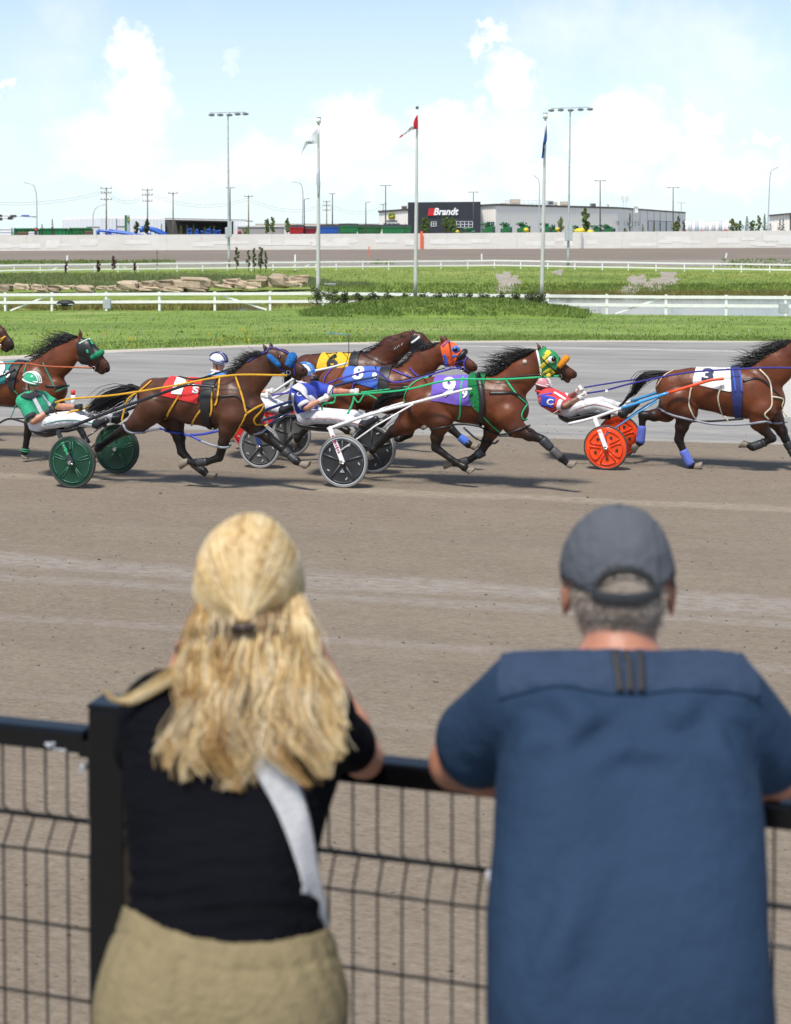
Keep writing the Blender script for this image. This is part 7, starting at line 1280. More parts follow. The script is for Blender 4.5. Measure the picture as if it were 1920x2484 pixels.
H.straps('harness_strap', [[(620, 270), (700, 310), (830, 370)], [(765, 290), (775, 345), (800, 370)], [(200, 285), (350, 272), (580, 265)], [(840, 360), (960, 295), (1040, 270)]], .018, M_LEATH, off=.012); H.line('check_rein', [('C', 590, 262, -.04), ('C', 700, 215, -.08), ('C', 800, 195, -.1)], .014, M_LEATH)
mb = MB()
for k in range(6): q, n = H.cast(902+k*15, 238-k*9, None, .006); mb.tube([q+np.array([.008*math.sin(k*2), 0, -.02]), q+np.array([.006*math.cos(k*3), 0, .02])], .004, M_LGREY, 5)
mb.build('freeze_brand', H.root)
H.mane([(1040, 122), (960, 150), (860, 200), (760, 250), (670, 275)], .24, (-1, .02), 200, 9, .15); H.tail([(20, 380), (0, 420), (-10, 500), (-20, 580)], [14, 30, 34, 16], 90)
sulky(p6, 'B', (800, 920), 'red-wheeled sulky with white shafts half hidden behind the dark horse', M_WRED, M_TYREG, M_WRED, 'red', M_WHT, [('B', 690, 760), ('B', 940, 640), ('C', 100, 460), ('C', 350, 395), ('C', 505, 354)], (('B', 770, 760), ('B', 800, 925)), [('B', 560, 700), ('B', 620, 750), ('B', 720, 760)])
# ---------------------------------------------------------------- teal cloth horse at the left edge
p2_ = Plane(P(100, 1113, 21.0), THH); p2_.O[2] = 0
M_TCL = cloth('teal_saddlecloth', (.012, .20, .19)); HT = [(-420, 510, 158, -250, 515, 165), (-250, 515, 168, -60, 530, 182), (-60, 530, 184, 150, 535, 192), (150, 535, 192, 320, 530, 182), (320, 530, 178, 455, 575, 130)]
HN = [(370, 450, 158, 520, 325, 128), (520, 325, 126, 640, 225, 96)]; HH = [(675, 215, 76, 735, 235, 82, 0), (735, 235, 82, 815, 300, 66, 0), (815, 300, 62, 890, 375, 46, .3), (890, 375, 44, 908, 400, 38, .85), (710, 300, 60, 745, 310, 58, 0), (800, 370, 40, 872, 430, 26, .8)]
HE = [(695, 150, 680, 52, -.03), (700, 155, 666, 80, .05)]
NL = [[(-400, 620, 125), (-480, 720, 85), (-560, 790, 52), (-610, 830, 42), (-680, 900, 32), (-730, 950, 34), (-750, 970, 28), (-780, 1000, 30)], [(330, 660, 112), (275, 770, 72), (255, 870, 48), (238, 955, 39), (225, 1040, 30), (215, 1105, 33), (208, 1130, 28), (205, 1165, 30)]]
FL = [[(-360, 620, 125), (-280, 730, 85), (-240, 840, 52), (-230, 920, 42), (-160, 1000, 32), (-90, 1060, 34), (-70, 1075, 28), (-40, 1095, 30)], [(420, 650, 112), (520, 750, 70), (600, 820, 48), (670, 890, 39), (710, 960, 30), (740, 1030, 33), (755, 1055, 28), (790, 1080, 30)]]
H = Horse('racehorse', p2_, 'A', 'bay', 'bay pacer with teal cloth and black and green hood at the left edge', HT, HN, HH, HE, NL, FL, (775, 240), (908, 395))
H.patch('saddlecloth', [(-300, 500), (-270, 310), (150, 310), (140, 520), (40, 505)], .014, M_TCL); H.number('9', (-70, 500), (110, 0), (20, -150), M_NWHITE); H.number('9', (52, 482), (40, 4), (6, -62), M_NWHITE)
H.patch('harness_pad', [(155, 310), (235, 315), (215, 560), (170, 570)], .026, M_LEATH); H.patch('hood', [(678, 185), (720, 135), (775, 138), (850, 240), (800, 330), (770, 385), (700, 370)], .010, M_LEATH); H.roll('shadow_roll', (782, 312), (868, 262), .048, mat('green_fleece_roll', (.015, .26, .12), .95, .2, 40, bump=.8, bscale=60), .09)
H.straps('browband', [[(680, 190), (725, 168), (772, 146)]], .026, cloth('pale_green_band', (.40, .55, .42)), off=.014); H.straps('hood_mark', [[(745, 240), (755, 268)], [(765, 168), (795, 198)]], .03, M_MINT, off=.014); H.straps('bridle', [[(690, 190), (730, 290), (790, 380)], [(845, 320), (830, 400), (820, 430)], [(810, 390), (840, 350)]], .016, M_LEATH, off=.014); H.bit(805, 395)
H.straps('harness_strap', [[(240, 338), (222, 390), (205, 450)], [(372, 350), (420, 460), (475, 580)], [(475, 600), (530, 575), (592, 548)], [(85, 535), (125, 590), (155, 620), (148, 690)]], .020, M_TEALS, off=.012); H.straps('breast_collar', [[(390, 548), (500, 556), (592, 545)]], .036, M_LEATH, off=.012)
H.line('rein', [('A', -300, 380, -.3), ('A', 160, 355, -.30), ('A', 400, 382, -.26), ('A', 790, 396, -.13)], .024, M_TAN); H.line('check_rein', [('A', 210, 305, -.03), ('A', 400, 240, -.07), ('A', 650, 140, -.05)], .018, M_LEATH)
H.mane([(665, 125), (600, 165), (520, 230), (430, 300), (350, 330)], .40, (-1, .10), 240, 12, .15, .0055); H.tail([(-560, 440), (-600, 480), (-650, 560)], [14, 40, 20], 60); H.boot(1, 4, .55, 1.05, M_BLK, .010, bands=M_MINT)
mb = MB()
for o in (-.34, .34): mb = MB(); mb.tube([p2_.q('A', -600, 800, o*1.3), p2_.q('A', -200, 560, o), p2_.q('A', 130, 410, o)], .02, M_SBLK, 8); mb.build('shaft', H.root)
H.line('hopple', [('A', -40, 890, -.16), ('A', 80, 830, -.2), ('A', 240, 868, -.16)], .03, M_LEATH); H.line('hopple', [('A', -40, 715, -.18), ('A', 140, 730, -.2)], .02, M_LEATH); H.line('hopple', [('A', 80, 828, -.2), ('A', 260, 826, -.16)], .022, M_LEATH); H.line('hanger', [('A', 148, 690, -.22), ('A', 115, 770, -.21), ('A', 92, 825, -.2)], .018, M_TEALS)
# ---------------------------------------------------------------- last horse: only its nose in the picture
p0_ = Plane(P(-60, 1080, 23.0), THH); p0_.O[2] = 0
mv = lambda L_, k: [tuple(v+(-815 if (i % k == 0 and i < 2*k) else -190 if (i % k == 1 and i < 2*k) else 0) for i, v in enumerate(t)) for t in L_]
mvl = lambda L_: [[(x-815, y-190, r) for x, y, r in ch] for ch in L_]
H = Horse('racehorse', p0_, 'A', 'dark', 'dark brown horse with yellow bridle, only its muzzle inside the left edge', mv(HT, 3), mv(HN, 3), mv(HH, 3), [(a-815, b-190, c-815, d-190, o) for a, b, c, d, o in HE], mvl(NL), mvl(FL), (-40, 50), (95, 205))
H.straps('bridle', [[(-20, 200), (20, 160), (45, 130)], [(-60, 110), (-10, 170), (10, 220)], [(0, 190), (15, 240)]], .02, M_YSTR, off=.012); H.strap('noseband', [(10, 150), (30, 140), (50, 128)], .03, M_YSTR, off=.014); H.bit(5, 210); H.mane([(-150, -65), (-295, 40), (-385, 110)], .4, (-1, .15), 80, 13)
# red and white distance post on the apron
b = G(178, 988); a = np.array(b); root = thing('distance_post', a, 'white post with red top standing on the grey apron behind the green driver', 'marker'); D = a[1]; s = D/FPX; mb = MB(); hgt = (988-946)*s
mb.tube([a, a+np.array([0, 0, hgt*.72])], 5.3*s, M_WPAINT, 14); mb.build('post', root); mb = MB(); mb.tube([a+np.array([0, 0, hgt*.72]), a+np.array([0, 0, hgt])], 5.35*s, M_REDS, 14); mb.build('red_cap', root)
a = G(1913, 1013); root = thing('apron_barrier', a, 'pale concrete block at the right edge beyond the leading horse', 'barrier'); D = a[1]; s = D/FPX; mb = MB(); mb.box(a+np.array([.4, .3, .5]), (1.0, .5, 1.0), M_CONC); mb.build('block', root); mb = MB(); mb.box(a+np.array([.4, .3, 1.02]), (1.06, .56, .06), M_CONCP); mb.build('cap', root)
# thrown-up dirt
mb = MB(); rg = np.random.default_rng(21)
for (c, x, y, sx, sy, n, pl) in (('A', 330, 1160, 60, 25, 60, p2_), ('D', 260, 1280, 70, 40, 26, p9), ('D', 40, 1360, 40, 60, 14, p9), ('E', 980, 1240, 30, 15, 30, p3_), ('F', 400, 1150, 70, 80, 14, p9), ('D', 830, 1100, 30, 20, 8, p9)):
    for k in range(n): q = pl.q(c, x+rg.normal()*sx, y+rg.normal()*sy, rg.normal()*.12); mb.add(q+ico_v*rg.uniform(.004, .011), ico_f, M_CLOD)
tag(mb.build('flying_dirt'), kind='stuff')
# ================================================================== spectators and the rail they lean on
ZA = 1.29                                             # terrace level above the track
FT_ = R(15.5); fpl = Plane((0, 2.79, 0), FT_); fu, fv = fpl.u, fpl.v; UP = np.array([0, 0, 1.])
def fp(s, z, off=0.0): return np.array([0, 2.79, 0])+fu*s+fv*off+UP*z
def fs(px): d = ray(px, 1800); t = np.dot(np.array([0, 2.79, 0])-C0, fv)/np.dot(d, fv); return float(np.dot(C0+d*t-np.array([0, 2.79, 0]), fu))
mb = MB(); q = [fp(-12, ZA, .14), fp(12, ZA, .14), fp(12, ZA, -9), fp(-12, ZA, -9)]; M_SLAB = ground_mat('terrace_concrete', [(.3, (.22, .21, .20)), (.7, (.34, .33, .31))], [(2, 1, False), (30, .6, False)], bump=.15); mb.prism([p-UP*1.5 for p in q], UP*1.5, M_SLAB); struct(mb, 'terrace')
M_POWD = mat('black_powder_coat', (.0025, .0025, .003), .16, .12, 20, spec=.32); M_MESHW = mat('black_fence_wire', (.012, .012, .013), .4, .2)
fence = thing('spectator_fence', fp(0, ZA), 'black steel fence with flat top rail and folded wire mesh that the spectators lean on', 'fence')
sp = fs(276)
def rail(a, b, z0, z1):
    mb = MB(); A, B = fp(a, (2.37+2.322)/2+z0), fp(b, (2.37+2.322)/2+z1); mb.bar(A, B, .052, .048, M_POWD); me = mb.build('rail', fence); bv = me.modifiers.new('edge', 'BEVEL'); bv.width = .006; bv.segments = 2; return me
lr = rail(fs(216), -3.4, 0, 0); rail(sp+.045, 1.75, 0, 0)
for s_ in (sp, 1.80, -3.45):
    mb = MB(); mb.bar(fp(s_, ZA, 0), fp(s_, 2.425, 0), .078, .078, M_POWD, up=fv); mb.bar(fp(s_, 2.425, 0), fp(s_, 2.436, 0), .082, .082, M_POWD, up=fv); po = mb.build('post', fence); bv = po.modifiers.new('edge', 'BEVEL'); bv.width = .004; bv.segments = 2
mb = MB(); mb.bar(fp(fs(206), 2.335, -.005), fp(fs(232), 2.335, -.005), .045, .036, M_POWD); mb.tube([fp(fs(222), 2.30, -.03), fp(fs(222), 2.30, -.045)], .009, M_STEEL, 8); mb.build('rail_bracket', fence)
mb = MB(); rg = np.random.default_rng(4)
for k in range(9): mb.sphere(fp(fs(140)+rg.normal()*.013, 2.337+rg.normal()*.005, -.0265), (.006*rg.uniform(.4, 1.2), .0012, .0028), M_LGREY, 8, 5)
mb.build('scuff_mark', lr)
def mesh_panel(a, b):
    mb = MB(); zs = [2.318, 2.18, 2.148, 2.094, 1.94, 1.79, 1.64, 1.50, 1.44, 1.40, 1.32]; of = [0, 0, .042, 0, 0, 0, 0, 0, .042, 0, 0]
    n = int(abs(b-a)/.0505)
    for i in range(n+1): s_ = a+(b-a)*i/n; mb.tube([fp(s_, z, o+.004) for z, o in zip(zs, of)], .0028, M_MESHW, 6)
    for z, o in zip((2.173, 2.148, 2.094, 1.937, 1.781, 1.63, 1.50, 1.44, 1.40), (0, .042, 0, 0, 0, 0, 0, .042, 0)): mb.tube([fp(a, z, o-.001), fp(b, z, o-.001)], .0030, M_MESHW, 6)
    mb.build('wire_panel', fence)
mesh_panel(-3.40, fs(214)); mesh_panel(fs(345), 1.75)
# ---- shared helpers
def seg(a, b, ra, rb, k=.03, ax=None, sq=1.0): return Prim(P(*a) if len(a) == 3 and a[0] > 20 else np.array(a), P(*b) if len(b) == 3 and b[0] > 20 else np.array(b), ra, rb, ax, sq, k)
def build_sdf(name, prims, m, root, h, grow=0.0, cut=None, disp=None, smooth=1, mod=None, edge=None):
    v, f = sdf_mesh(prims, h, grow, smooth)
    if cut is not None: ids, f = submesh(v, f, cut(v)[f].all(1)); v = v[ids]
    n = vnormals(v, f)
    if np.sum(n*(v-v.mean(0))) < 0: f = f[:, ::-1]; n = -n
    if disp is not None: v = v+n*disp(v)[:, None]
    if edge is not None:
        bd = border(f); q = project(v[bd]); dy = edge(q[:, 0])-q[:, 1]; w = np.abs(dy) < 30; v[bd[w], 2] -= dy[w]*v[bd[w], 1]/FPX
    o = np_mesh(name, v, f, m, root)
    if mod: md = o.modifiers.new('thickness', 'SOLIDIFY'); md.thickness = mod; md.offset = 1
    return o, v, f
X_ = np.array([1., 0, 0])
def leg_world(x, hip, kn, an, toe): return [Prim(hip, kn, .085, .060, None, 1, .04), Prim(kn, an, .058, .038, None, 1, .03), Prim(an, toe, .038, .030, None, 1, .03)]
SKINF = mat('light_tanned_skin', (.42, .19, .115), .48, .10, 14, bump=.1, bscale=60); SKINR = mat('sun_reddened_skin', (.36, .155, .095), .5, .16, 16, bump=.1, bscale=60)
def wavy(v, sx, sz, ph): return np.sin(v[:, 0]*sx+ph)*np.sin(v[:, 2]*sz+1.7*ph+3*np.sin(v[:, 0]*6))
# ---- the woman
wo = thing('person', np.array([-.33, 2.45, ZA]), 'woman with long blonde half-up hair in a black t-shirt leaning on the fence', 'person')
whd = P(603, 1400, 2.71)
head = [Prim(whd+UP*.01, whd+UP*.01, .090, .090, X_, .92, .02), Prim(whd+np.array([0, .03, -.02]), whd+np.array([0, .055, -.095]), .075, .048, X_, .9, .03), Prim(whd+np.array([0, .098, -.03]), whd+np.array([0, .112, -.055]), .009, .014, None, 1, .012), Prim(whd+np.array([-.02, .09, -.085]), whd+np.array([.02, .09, -.085]), .010, .010, None, 1, .01)]
for e in (-1, 1): head.append(Prim(whd+np.array([e*.086, .005, -.02]), whd+np.array([e*.09, 0, -.055]), .02, .013, X_, .45, .008))
neck = [Prim(P(600, 1600, 2.66), whd-UP*.06, .054, .050, None, 1, .03)]
def row(y, D, x0, x1, r, rz=None): return Prim(P(x0, y, D), P(x1, y, D), r-.004, r-.004, None, 1, .05)
torso = [row(1720, 2.62, 420, 760, .062), row(1790, 2.595, 475, 690, .108), row(1900, 2.545, 448, 668, .104), row(2030, 2.475, 450, 640, .096), row(2150, 2.42, 468, 620, .092), row(2250, 2.375, 474, 612, .096)]
hips = [row(2330, 2.345, 455, 615, .108), row(2440, 2.315, 428, 640, .124)]
hL, hR = P(445, 2470, 2.33), P(640, 2470, 2.33); legs = leg_world(-1, hL, np.array([hL[0]-.01, 2.50, 1.76]), np.array([hL[0]-.01, 2.42, ZA+.075]), np.array([hL[0]-.03, 2.58, ZA+.035]))+leg_world(1, hR, np.array([hR[0]+.01, 2.49, 1.76]), np.array([hR[0]+.02, 2.40, ZA+.075]), np.array([hR[0]+.04, 2.56, ZA+.035]))
shL, shR = P(385, 1742, 2.61), P(772, 1745, 2.61); elR, wrR = P(882, 1838, 2.77), P(768, 1588, 2.82); elL, wrL = P(352, 1838, 2.86), P(445, 1600, 2.86)
armsW = [Prim(shR, elR, .044, .040, None, 1, .03), Prim(elR, elR+(wrR-elR)*.3, .040, .042, None, 1, .02), Prim(elR+(wrR-elR)*.3, wrR, .040, .026, None, 1, .02), Prim(shL, elL, .050, .042, None, 1, .03), Prim(elL, wrL, .041, .026, None, 1, .02)]
hnd = []; hand(hnd, wrR, nrm(whd+np.array([.05, .08, -.09])-wrR), np.array([1., .2, 0]), UP, .92); hand(hnd, wrL, nrm(whd+np.array([-.05, .08, -.09])-wrL), np.array([1., -.2, 0]), UP, .92)
build_sdf('body', head+neck+torso+hips+legs+armsW+hnd, SKINF, wo, .0105, -.003)
for e in (-1, 1):
    mb = MB(); mb.sphere(whd+np.array([e*.032, .083, .0]), .013, M_WPAINT, 10, 7); mb.sphere(whd+np.array([e*.032, .092, .0]), .006, M_EYE, 8, 6); mb.build('eye', wo)
mb = MB(); mb.tube([whd+np.array([t, .1, -.083]) for t in (-.022, 0, .022)], [.004, .006, .004], M_LIP, 6); mb.build('mouth', wo)
M_TEEW = mat('black_jersey_tee', (.0042, .0044, .0062), .85, .2, 5, bump=.35, bscale=30, spec=.05, stretch=(.6, 1, 2.2)); M_SHORT = mat('khaki_linen', (.205, .165, .092), .85, .08, 25, bump=.3, bscale=90, spec=.1)
hem = lambda px: np.interp(px, [300, 321, 398, 480, 569, 680, 776, 800], [2200, 2212, 2258, 2282, 2296, 2290, 2266, 2255])
def cut_tee(v): q = project(v); return (q[:, 1] < hem(q[:, 0])+14)
def disp_tee(v):
    q = project(v); m = np.exp(-((q[:, 1]-2180)/95)**2); a = .0045*m*np.sin(q[:, 1]*.12+.004*q[:, 0]+1.3*np.sin(q[:, 0]*.013)); return a+.003*wavy(v, 17, 9, .7)*(1-m)
slv = [Prim(shR, shR+(elR-shR)*.66, .050, .046, None, 1, .03), Prim(shL, shL+(elL-shL)*.72, .062, .058, None, 1, .04)]
_, tv, tf = build_sdf('t_shirt', torso+hips+slv+[Prim(P(600, 1640, 2.655), P(600, 1700, 2.63), .062, .075, None, 1, .04)], M_TEEW, wo, .0095, .006, cut_tee, disp_tee, 2, .003, lambda x: hem(x)+12)
def disp_short(v):
    q = project(v); an = np.arctan2(v[:, 1]-2.37, v[:, 0]+.29); y = q[:, 1]-hem(q[:, 0]); band = np.exp(-((y-30)/55)**2); g = .0026*np.sin(an*74)*band+.0034*np.sin(an*31+1.5*np.sin(y*.02))*np.clip(y/80, 0, 1)*np.exp(-y/230); return g-.004*np.exp(-((y-62)/7)**2)+.0025*wavy(v, 15, 12, 2.1)
def cut_short(v): q = project(v); return (q[:, 1] > hem(q[:, 0])-12) & (v[:, 2] > 1.80)
hp2 = torso[-3:]+hips+[Prim(hL, np.array([hL[0]-.02, 2.44, 1.86]), .105, .105, None, 1, .05), Prim(hR, np.array([hR[0]+.02, 2.43, 1.86]), .105, .105, None, 1, .05)]
build_sdf('shorts', hp2, M_SHORT, wo, .0085, .012, cut_short, disp_short, 2, .004, lambda x: hem(x)-4)
for e, an in ((-1, 0), (1, 1)):
    toe = (np.array([hL[0]-.03, 2.58, ZA+.035]), np.array([hR[0]+.04, 2.56, ZA+.035]))[an]; ank = (np.array([hL[0]-.01, 2.42, ZA+.075]), np.array([hR[0]+.02, 2.40, ZA+.075]))[an]
    build_sdf('shoe', [Prim(ank-UP*.02, toe, .045, .040, None, 1, .03), Prim(ank-UP*.035+np.array([0, -.03, 0]), toe-UP*.005, .036, .034, None, 1, .02)], M_WPAINT, wo, .010, .004)
# hair: scalp shell plus locks of strands
def hair_mat(name, cols, rough=.38):
    m = bpy.data.materials.new(name); m.use_nodes = True; nt = m.node_tree; N = nt.nodes; L = nt.links; b = N['Principled BSDF']; b.inputs['Roughness'].default_value = rough; b.inputs['Specular IOR Level'].default_value = .35
    g = N.new('ShaderNodeNewGeometry'); n = N.new('ShaderNodeTexNoise'); n.inputs['Scale'].default_value = 20; n.inputs['Detail'].default_value = 2; L.new(g.outputs['Position'], n.inputs['Vector'])
    a = N.new('ShaderNodeMath'); a.operation = 'MULTIPLY_ADD'; L.new(g.outputs['Random Per Island'], a.inputs[0]); a.inputs[1].default_value = .45
    k = N.new('ShaderNodeMath'); k.operation = 'MULTIPLY'; L.new(n.outputs['Fac'], k.inputs[0]); k.inputs[1].default_value = .75; L.new(k.outputs[0], a.inputs[2])
    cr = N.new('ShaderNodeValToRGB'); L.new(a.outputs[0], cr.inputs[0]); e = cr.color_ramp.elements
    while len(e) < len(cols): e.new(.5)
    for i, (p, c) in enumerate(cols): e[i].position = p; e[i].color = (*c, 1)
    L.new(cr.outputs[0], b.inputs['Base Color']); t = N.new('ShaderNodeBsdfTranslucent'); L.new(cr.outputs[0], t.inputs[0]); mx = N.new('ShaderNodeMixShader'); mx.inputs[0].default_value = .12; L.new(b.outputs[0], mx.inputs[1]); L.new(t.outputs[0], mx.inputs[2]); L.new(mx.outputs[0], N['Material Output'].inputs[0]); return m
M_BLOND = hair_mat('golden_blonde_hair', [(.16, (.20, .10, .03)), (.36, (.50, .31, .115)), (.58, (.74, .54, .25)), (.88, (.90, .76, .49))]); M_GOLD = hair_mat('dark_golden_hair', [(.2, (.13, .060, .018)), (.5, (.36, .20, .065)), (.9, (.62, .42, .17))]); M_ROOT_SHADE = hair_mat('blonde_roots_and_shade', [(.2, (.15, .10, .055)), (.8, (.34, .25, .15))]); M_ASHB = hair_mat('ash_blonde_hair', [(.15, (.33, .22, .11)), (.5, (.58, .44, .25)), (.9, (.78, .65, .44))])  # dark ramp ends and dark golden strands put brown shade between locks into colour
hc = P(605, 1432, 2.70); hr = np.array([.104, .112, .144]); rg = np.random.default_rng(17); hb = MB(); hb2 = MB(); hb3 = MB()
hb.sphere(hc, hr*.955, M_ROOT_SHADE, 28, 18)
hair = hb.build('hair', wo)
clip = P(592, 1516, 2.566)
def onhead(th, ph, k=1.0): return hc+hr*k*np.array([math.sin(th)*math.cos(ph), -math.cos(th)*1.0 if False else -math.sin(ph)*math.sin(th), math.cos(th)])
def strand(mb, pts, r, m):
    k = len(pts); mb.tube(pts, [r*(.7+.3*math.sin(math.pi*min(1, (i+1)/k*1.2)))*(1-.75*max(0, (i/k-.7)/.3)) for i in range(k)], m, 4, cap=False, flat=.6)
def proj_head(p, k): d = (p-hc)/hr; return hc+d/np.linalg.norm(d)*hr*k
# swept-back top section gathered at the clip
for i in range(1500):
    t = rg.uniform(-1, 1); a0 = t*1.55; lvl = rg.uniform(0, 1)
    st = hc+hr*np.array([math.sin(a0)*.98, rg.uniform(-.15, .55)*math.cos(a0), max(.05, math.cos(a0))*.98]); pts = []
    for u_ in np.linspace(0, 1, 12):
        q = st*(1-u_)+clip*u_; bulge = .985+.03*math.sin(math.pi*min(1, u_*1.05))+.03*lvl+.012*math.sin(t*9+u_*2); q2 = proj_head(q, bulge); w = max(0, (u_-.78)/.22); q = q2*(1-w)+(clip+np.array([t*.012, -.004*lvl, rg.uniform(-.01, .01)]))*w; pts.append(q)
    strand(hb2, pts, rg.uniform(.0010, .0019), M_BLOND if rg.uniform() > .30 else (M_ASHB if rg.uniform() > .35 else M_GOLD))
hb2.build('top_section', hair)
# locks: start px, waypoints (px, py, depth), wave amplitude, number of strands
def back_d(y): return float(np.interp(y, [1400, 1500, 1600, 1700, 1800, 1900, 1960], [2.60, 2.585, 2.575, 2.525, 2.472, 2.43, 2.41]))
def lock(x0, y0, x1, y1, wa, n, ph, w=.014, dz=0.0, m=None, mid=None):
    c = []; K = 16
    for j in range(K):
        u_ = j/(K-1); x = x0+(x1-x0)*(.25*u_+.75*u_**2.2)+wa*1.35*math.sin(ph+u_*11)*u_**1.0; y = y0+(y1-y0)*u_
        if mid: x = x+mid*math.sin(math.pi*u_)
        sk = 2.70-.100*math.sqrt(max(0, 1-((x-605)/138)**2)); b_ = max(0, 1-u_/.22); c.append(P(x, y, (back_d(y)-.014)*(1-b_)+(sk+.012)*b_-dz*math.sin(math.pi*min(1, u_*1.1))+.008*math.cos(ph+u_*8.5)))
    for s_ in range(n):
        o = rg.normal(0, 1, 3)*np.array([w, w*.5, w*.3])*(1.0 if s_ % 5 < 3 else 1.45); wob = rg.uniform(0, 6); dph = rg.normal(0, .22); e = K if rg.uniform() < .22 else rg.integers(K-6, K+1); pts = []
        for j in range(e): u_ = j/(K-1); sp__ = (.40+.75*min(1, u_/.45))*(1-.45*max(0, (u_-.65)/.35)); pts.append(c[j]+o*sp__+np.array([.002*math.sin(wob+u_*7)+wa*1.35*(math.sin(ph+dph+u_*11)-math.sin(ph+u_*11))*u_**.7/1370, 0, 0]))
        strand(hb3, pts, rg.uniform(.0009, .0017), (M_GOLD if rg.uniform() < .14 else m) or (M_BLOND if rg.uniform() > .25 else M_ASHB))
for i, (x0, x1, y1, wa) in enumerate(((482, 405, 1822, 16), (490, 425, 1865, 18), (500, 470, 1893, 20), (505, 440, 1840, 20), (515, 500, 1880, 22), (525, 482, 1810, 16), (540, 545, 1918, 20), (548, 520, 1855, 20), (560, 560, 1880, 16), (575, 590, 1900, 18), (585, 575, 1915, 18), (592, 555, 1800, 22), (600, 604, 1795, 16), (610, 606, 1770, 14), (628, 676, 1845, 18), (640, 690, 1880, 22), (655, 728, 1905, 20), (668, 700, 1830, 22), (680, 752, 1885, 18), (695, 770, 1870, 20), (705, 790, 1885, 16), (715, 800, 1815, 18), (725, 815, 1850, 18), (735, 835, 1845, 14), (742, 842, 1825, 12), (730, 850, 1760, 12), (475, 450, 1740, 14), (485, 470, 1690, 10), (745, 775, 1700, 8), (748, 790, 1640, 6))):
    lock(min(722, max(492, x0)), 1500-abs(x0-592)*.34+6*math.sin(i*1.9), x1, y1, wa*1.25, 62, i*.55+.5*math.sin(i*2.7), .0100, .012+.008*math.sin(i*2.3), M_ASHB if i % 6 == 3 else M_GOLD if i % 5 == 1 else None)
for i, x0 in enumerate(range(496, 722, 8)): lock(x0, 1462+8*(i % 3), x0+(x0-610)*.28, 1690+30*math.sin(i*2.1), 9, 22, i*.9, .012, -.012, M_ASHB if i % 2 else M_ROOT_SHADE)  # under-layer coloured darker to stand for the shade beneath the locks
K = [(470, 1560), (452, 1610), (400, 1648), (350, 1680), (305, 1700), (275, 1694), (256, 1680)]
for s_ in range(38):
    o = rg.normal(0, 1, 2)*np.array([10, 7]); strand(hb3, smooth_path([P(x+o[0]*(1-j/9), y+o[1]*(1-j/9)+(-4 if j == 6 else 0), 2.545-.004*j) for j, (x, y) in enumerate(K)], 3), .0010, M_BLOND)
hb3.build('long_locks', hair)
mb = MB(); M_CLIP = mat('tortoise_clip', (.05, .032, .026), .3, .4, 40)
for e in (-1, 1):
    mb.tube([clip+np.array([e*.004, -.014, 0]), clip+np.array([e*.013, -.018, .003]), clip+np.array([e*.018, -.012, -.004])], [.005, .009, .006], M_CLIP, 8)
    for k in range(4): mb.tube([clip+np.array([e*(.004+.004*k), -.016, .006]), clip+np.array([e*(.004+.004*k), -.017, -.012])], .003, M_CLIP, 5)
mb.tube([clip+np.array([-.010, -.017, 0]), clip+np.array([.010, -.017, 0])], .006, M_CLIP, 8); mb.build('hair_clip', wo)
# cross-body bag
bag = thing('crossbody_bag', P(800, 2400, 2.36), 'cross-body bag with wide glittery silver strap over the back of the blonde woman', 'bag'); M_SILV = mat('glittery_silver_strap', (.56, .56, .57), .42, .28, 220, bump=.5, bscale=300, metal=.25)
tb = BVHTree.FromPolygons(tv.tolist(), tf.tolist()); pp, nn_ = [], []
for q in smooth_path([np.array([x, y, 0.]) for x, y in ((455, 1668), (520, 1715), (585, 1765), (640, 1835), (690, 1925), (722, 2030), (742, 2130))], 5):
    h = tb.ray_cast(Vector(C0), Vector(ray(q[0], q[1])).normalized())
    if h[0] is None: continue
    n = np.array(h[1]); n = n if n[1] < 0 else -n; pp.append(np.array(h[0])+n*.010); nn_.append(n)
for _ in range(4): nn_ = [nrm(nn_[max(0, i-1)]+nn_[i]+nn_[min(len(nn_)-1, i+1)]) for i in range(len(nn_))]; pp = [pp[i] if i in (0, len(pp)-1) else (pp[i-1]+2*pp[i]+pp[i+1])/4 for i in range(len(pp))]
d0 = pp[-1][1]; end = [P(757, 2200, d0+.006), P(772, 2265, d0+.016), P(790, 2330, d0+.025), P(812, 2430, d0+.07)]; pp += end; nn_ += [nrm(np.array([.55, -.8, 0])), nrm(np.array([.7, -.65, 0])), nrm(np.array([.85, -.5, 0])), X_]
mb = MB(); mb.tube(pp, [.030]*(len(pp)-4)+[.029, .028, .026, .025], M_SILV, 10, nor=nn_, flat=.07); mb.build('strap', bag)
mb = MB(); e = P(800, 2420, 2.50); mb.box(e+np.array([-.06, .10, -.12]), (.08, .24, .17), M_SEAT, .2); bb = mb.build('bag_body', bag); bv = bb.modifiers.new('edge', 'BEVEL'); bv.width = .02; bv.segments = 3
# ---- the man
ma = thing('person', np.array([.45, 2.35, ZA]), 'man in a blue t-shirt and grey cap leaning on the fence', 'person')
mh = P(1500, 1395, 2.63)
head = [Prim(mh+UP*.004, mh+UP*.004, .089, .089, X_, .95, .02), Prim(mh+np.array([0, -.02, -.03]), mh+np.array([0, -.02, -.06]), .082, .070, X_, .98, .03), Prim(mh+np.array([0, .03, -.03]), mh+np.array([0, .05, -.11]), .080, .054, X_, .95, .03), Prim(mh+np.array([0, .10, -.03]), mh+np.array([0, .118, -.06]), .010, .016, None, 1, .012)]
for e in (-1, 1): head += [Prim(mh+np.array([e*.097, -.004, -.026]), mh+np.array([e*.099, -.008, -.066]), .024, .016, X_, .62, .008)]
neck = [Prim(P(1502, 1670, 2.53), mh-UP*.08+np.array([0, -.012, 0]), .068, .066, None, 1, .03)]
def row2(y, D, x0, x1, r): return Prim(P(x0, y, D), P(x1, y, D), r-.002, r-.002, None, 1, .06)
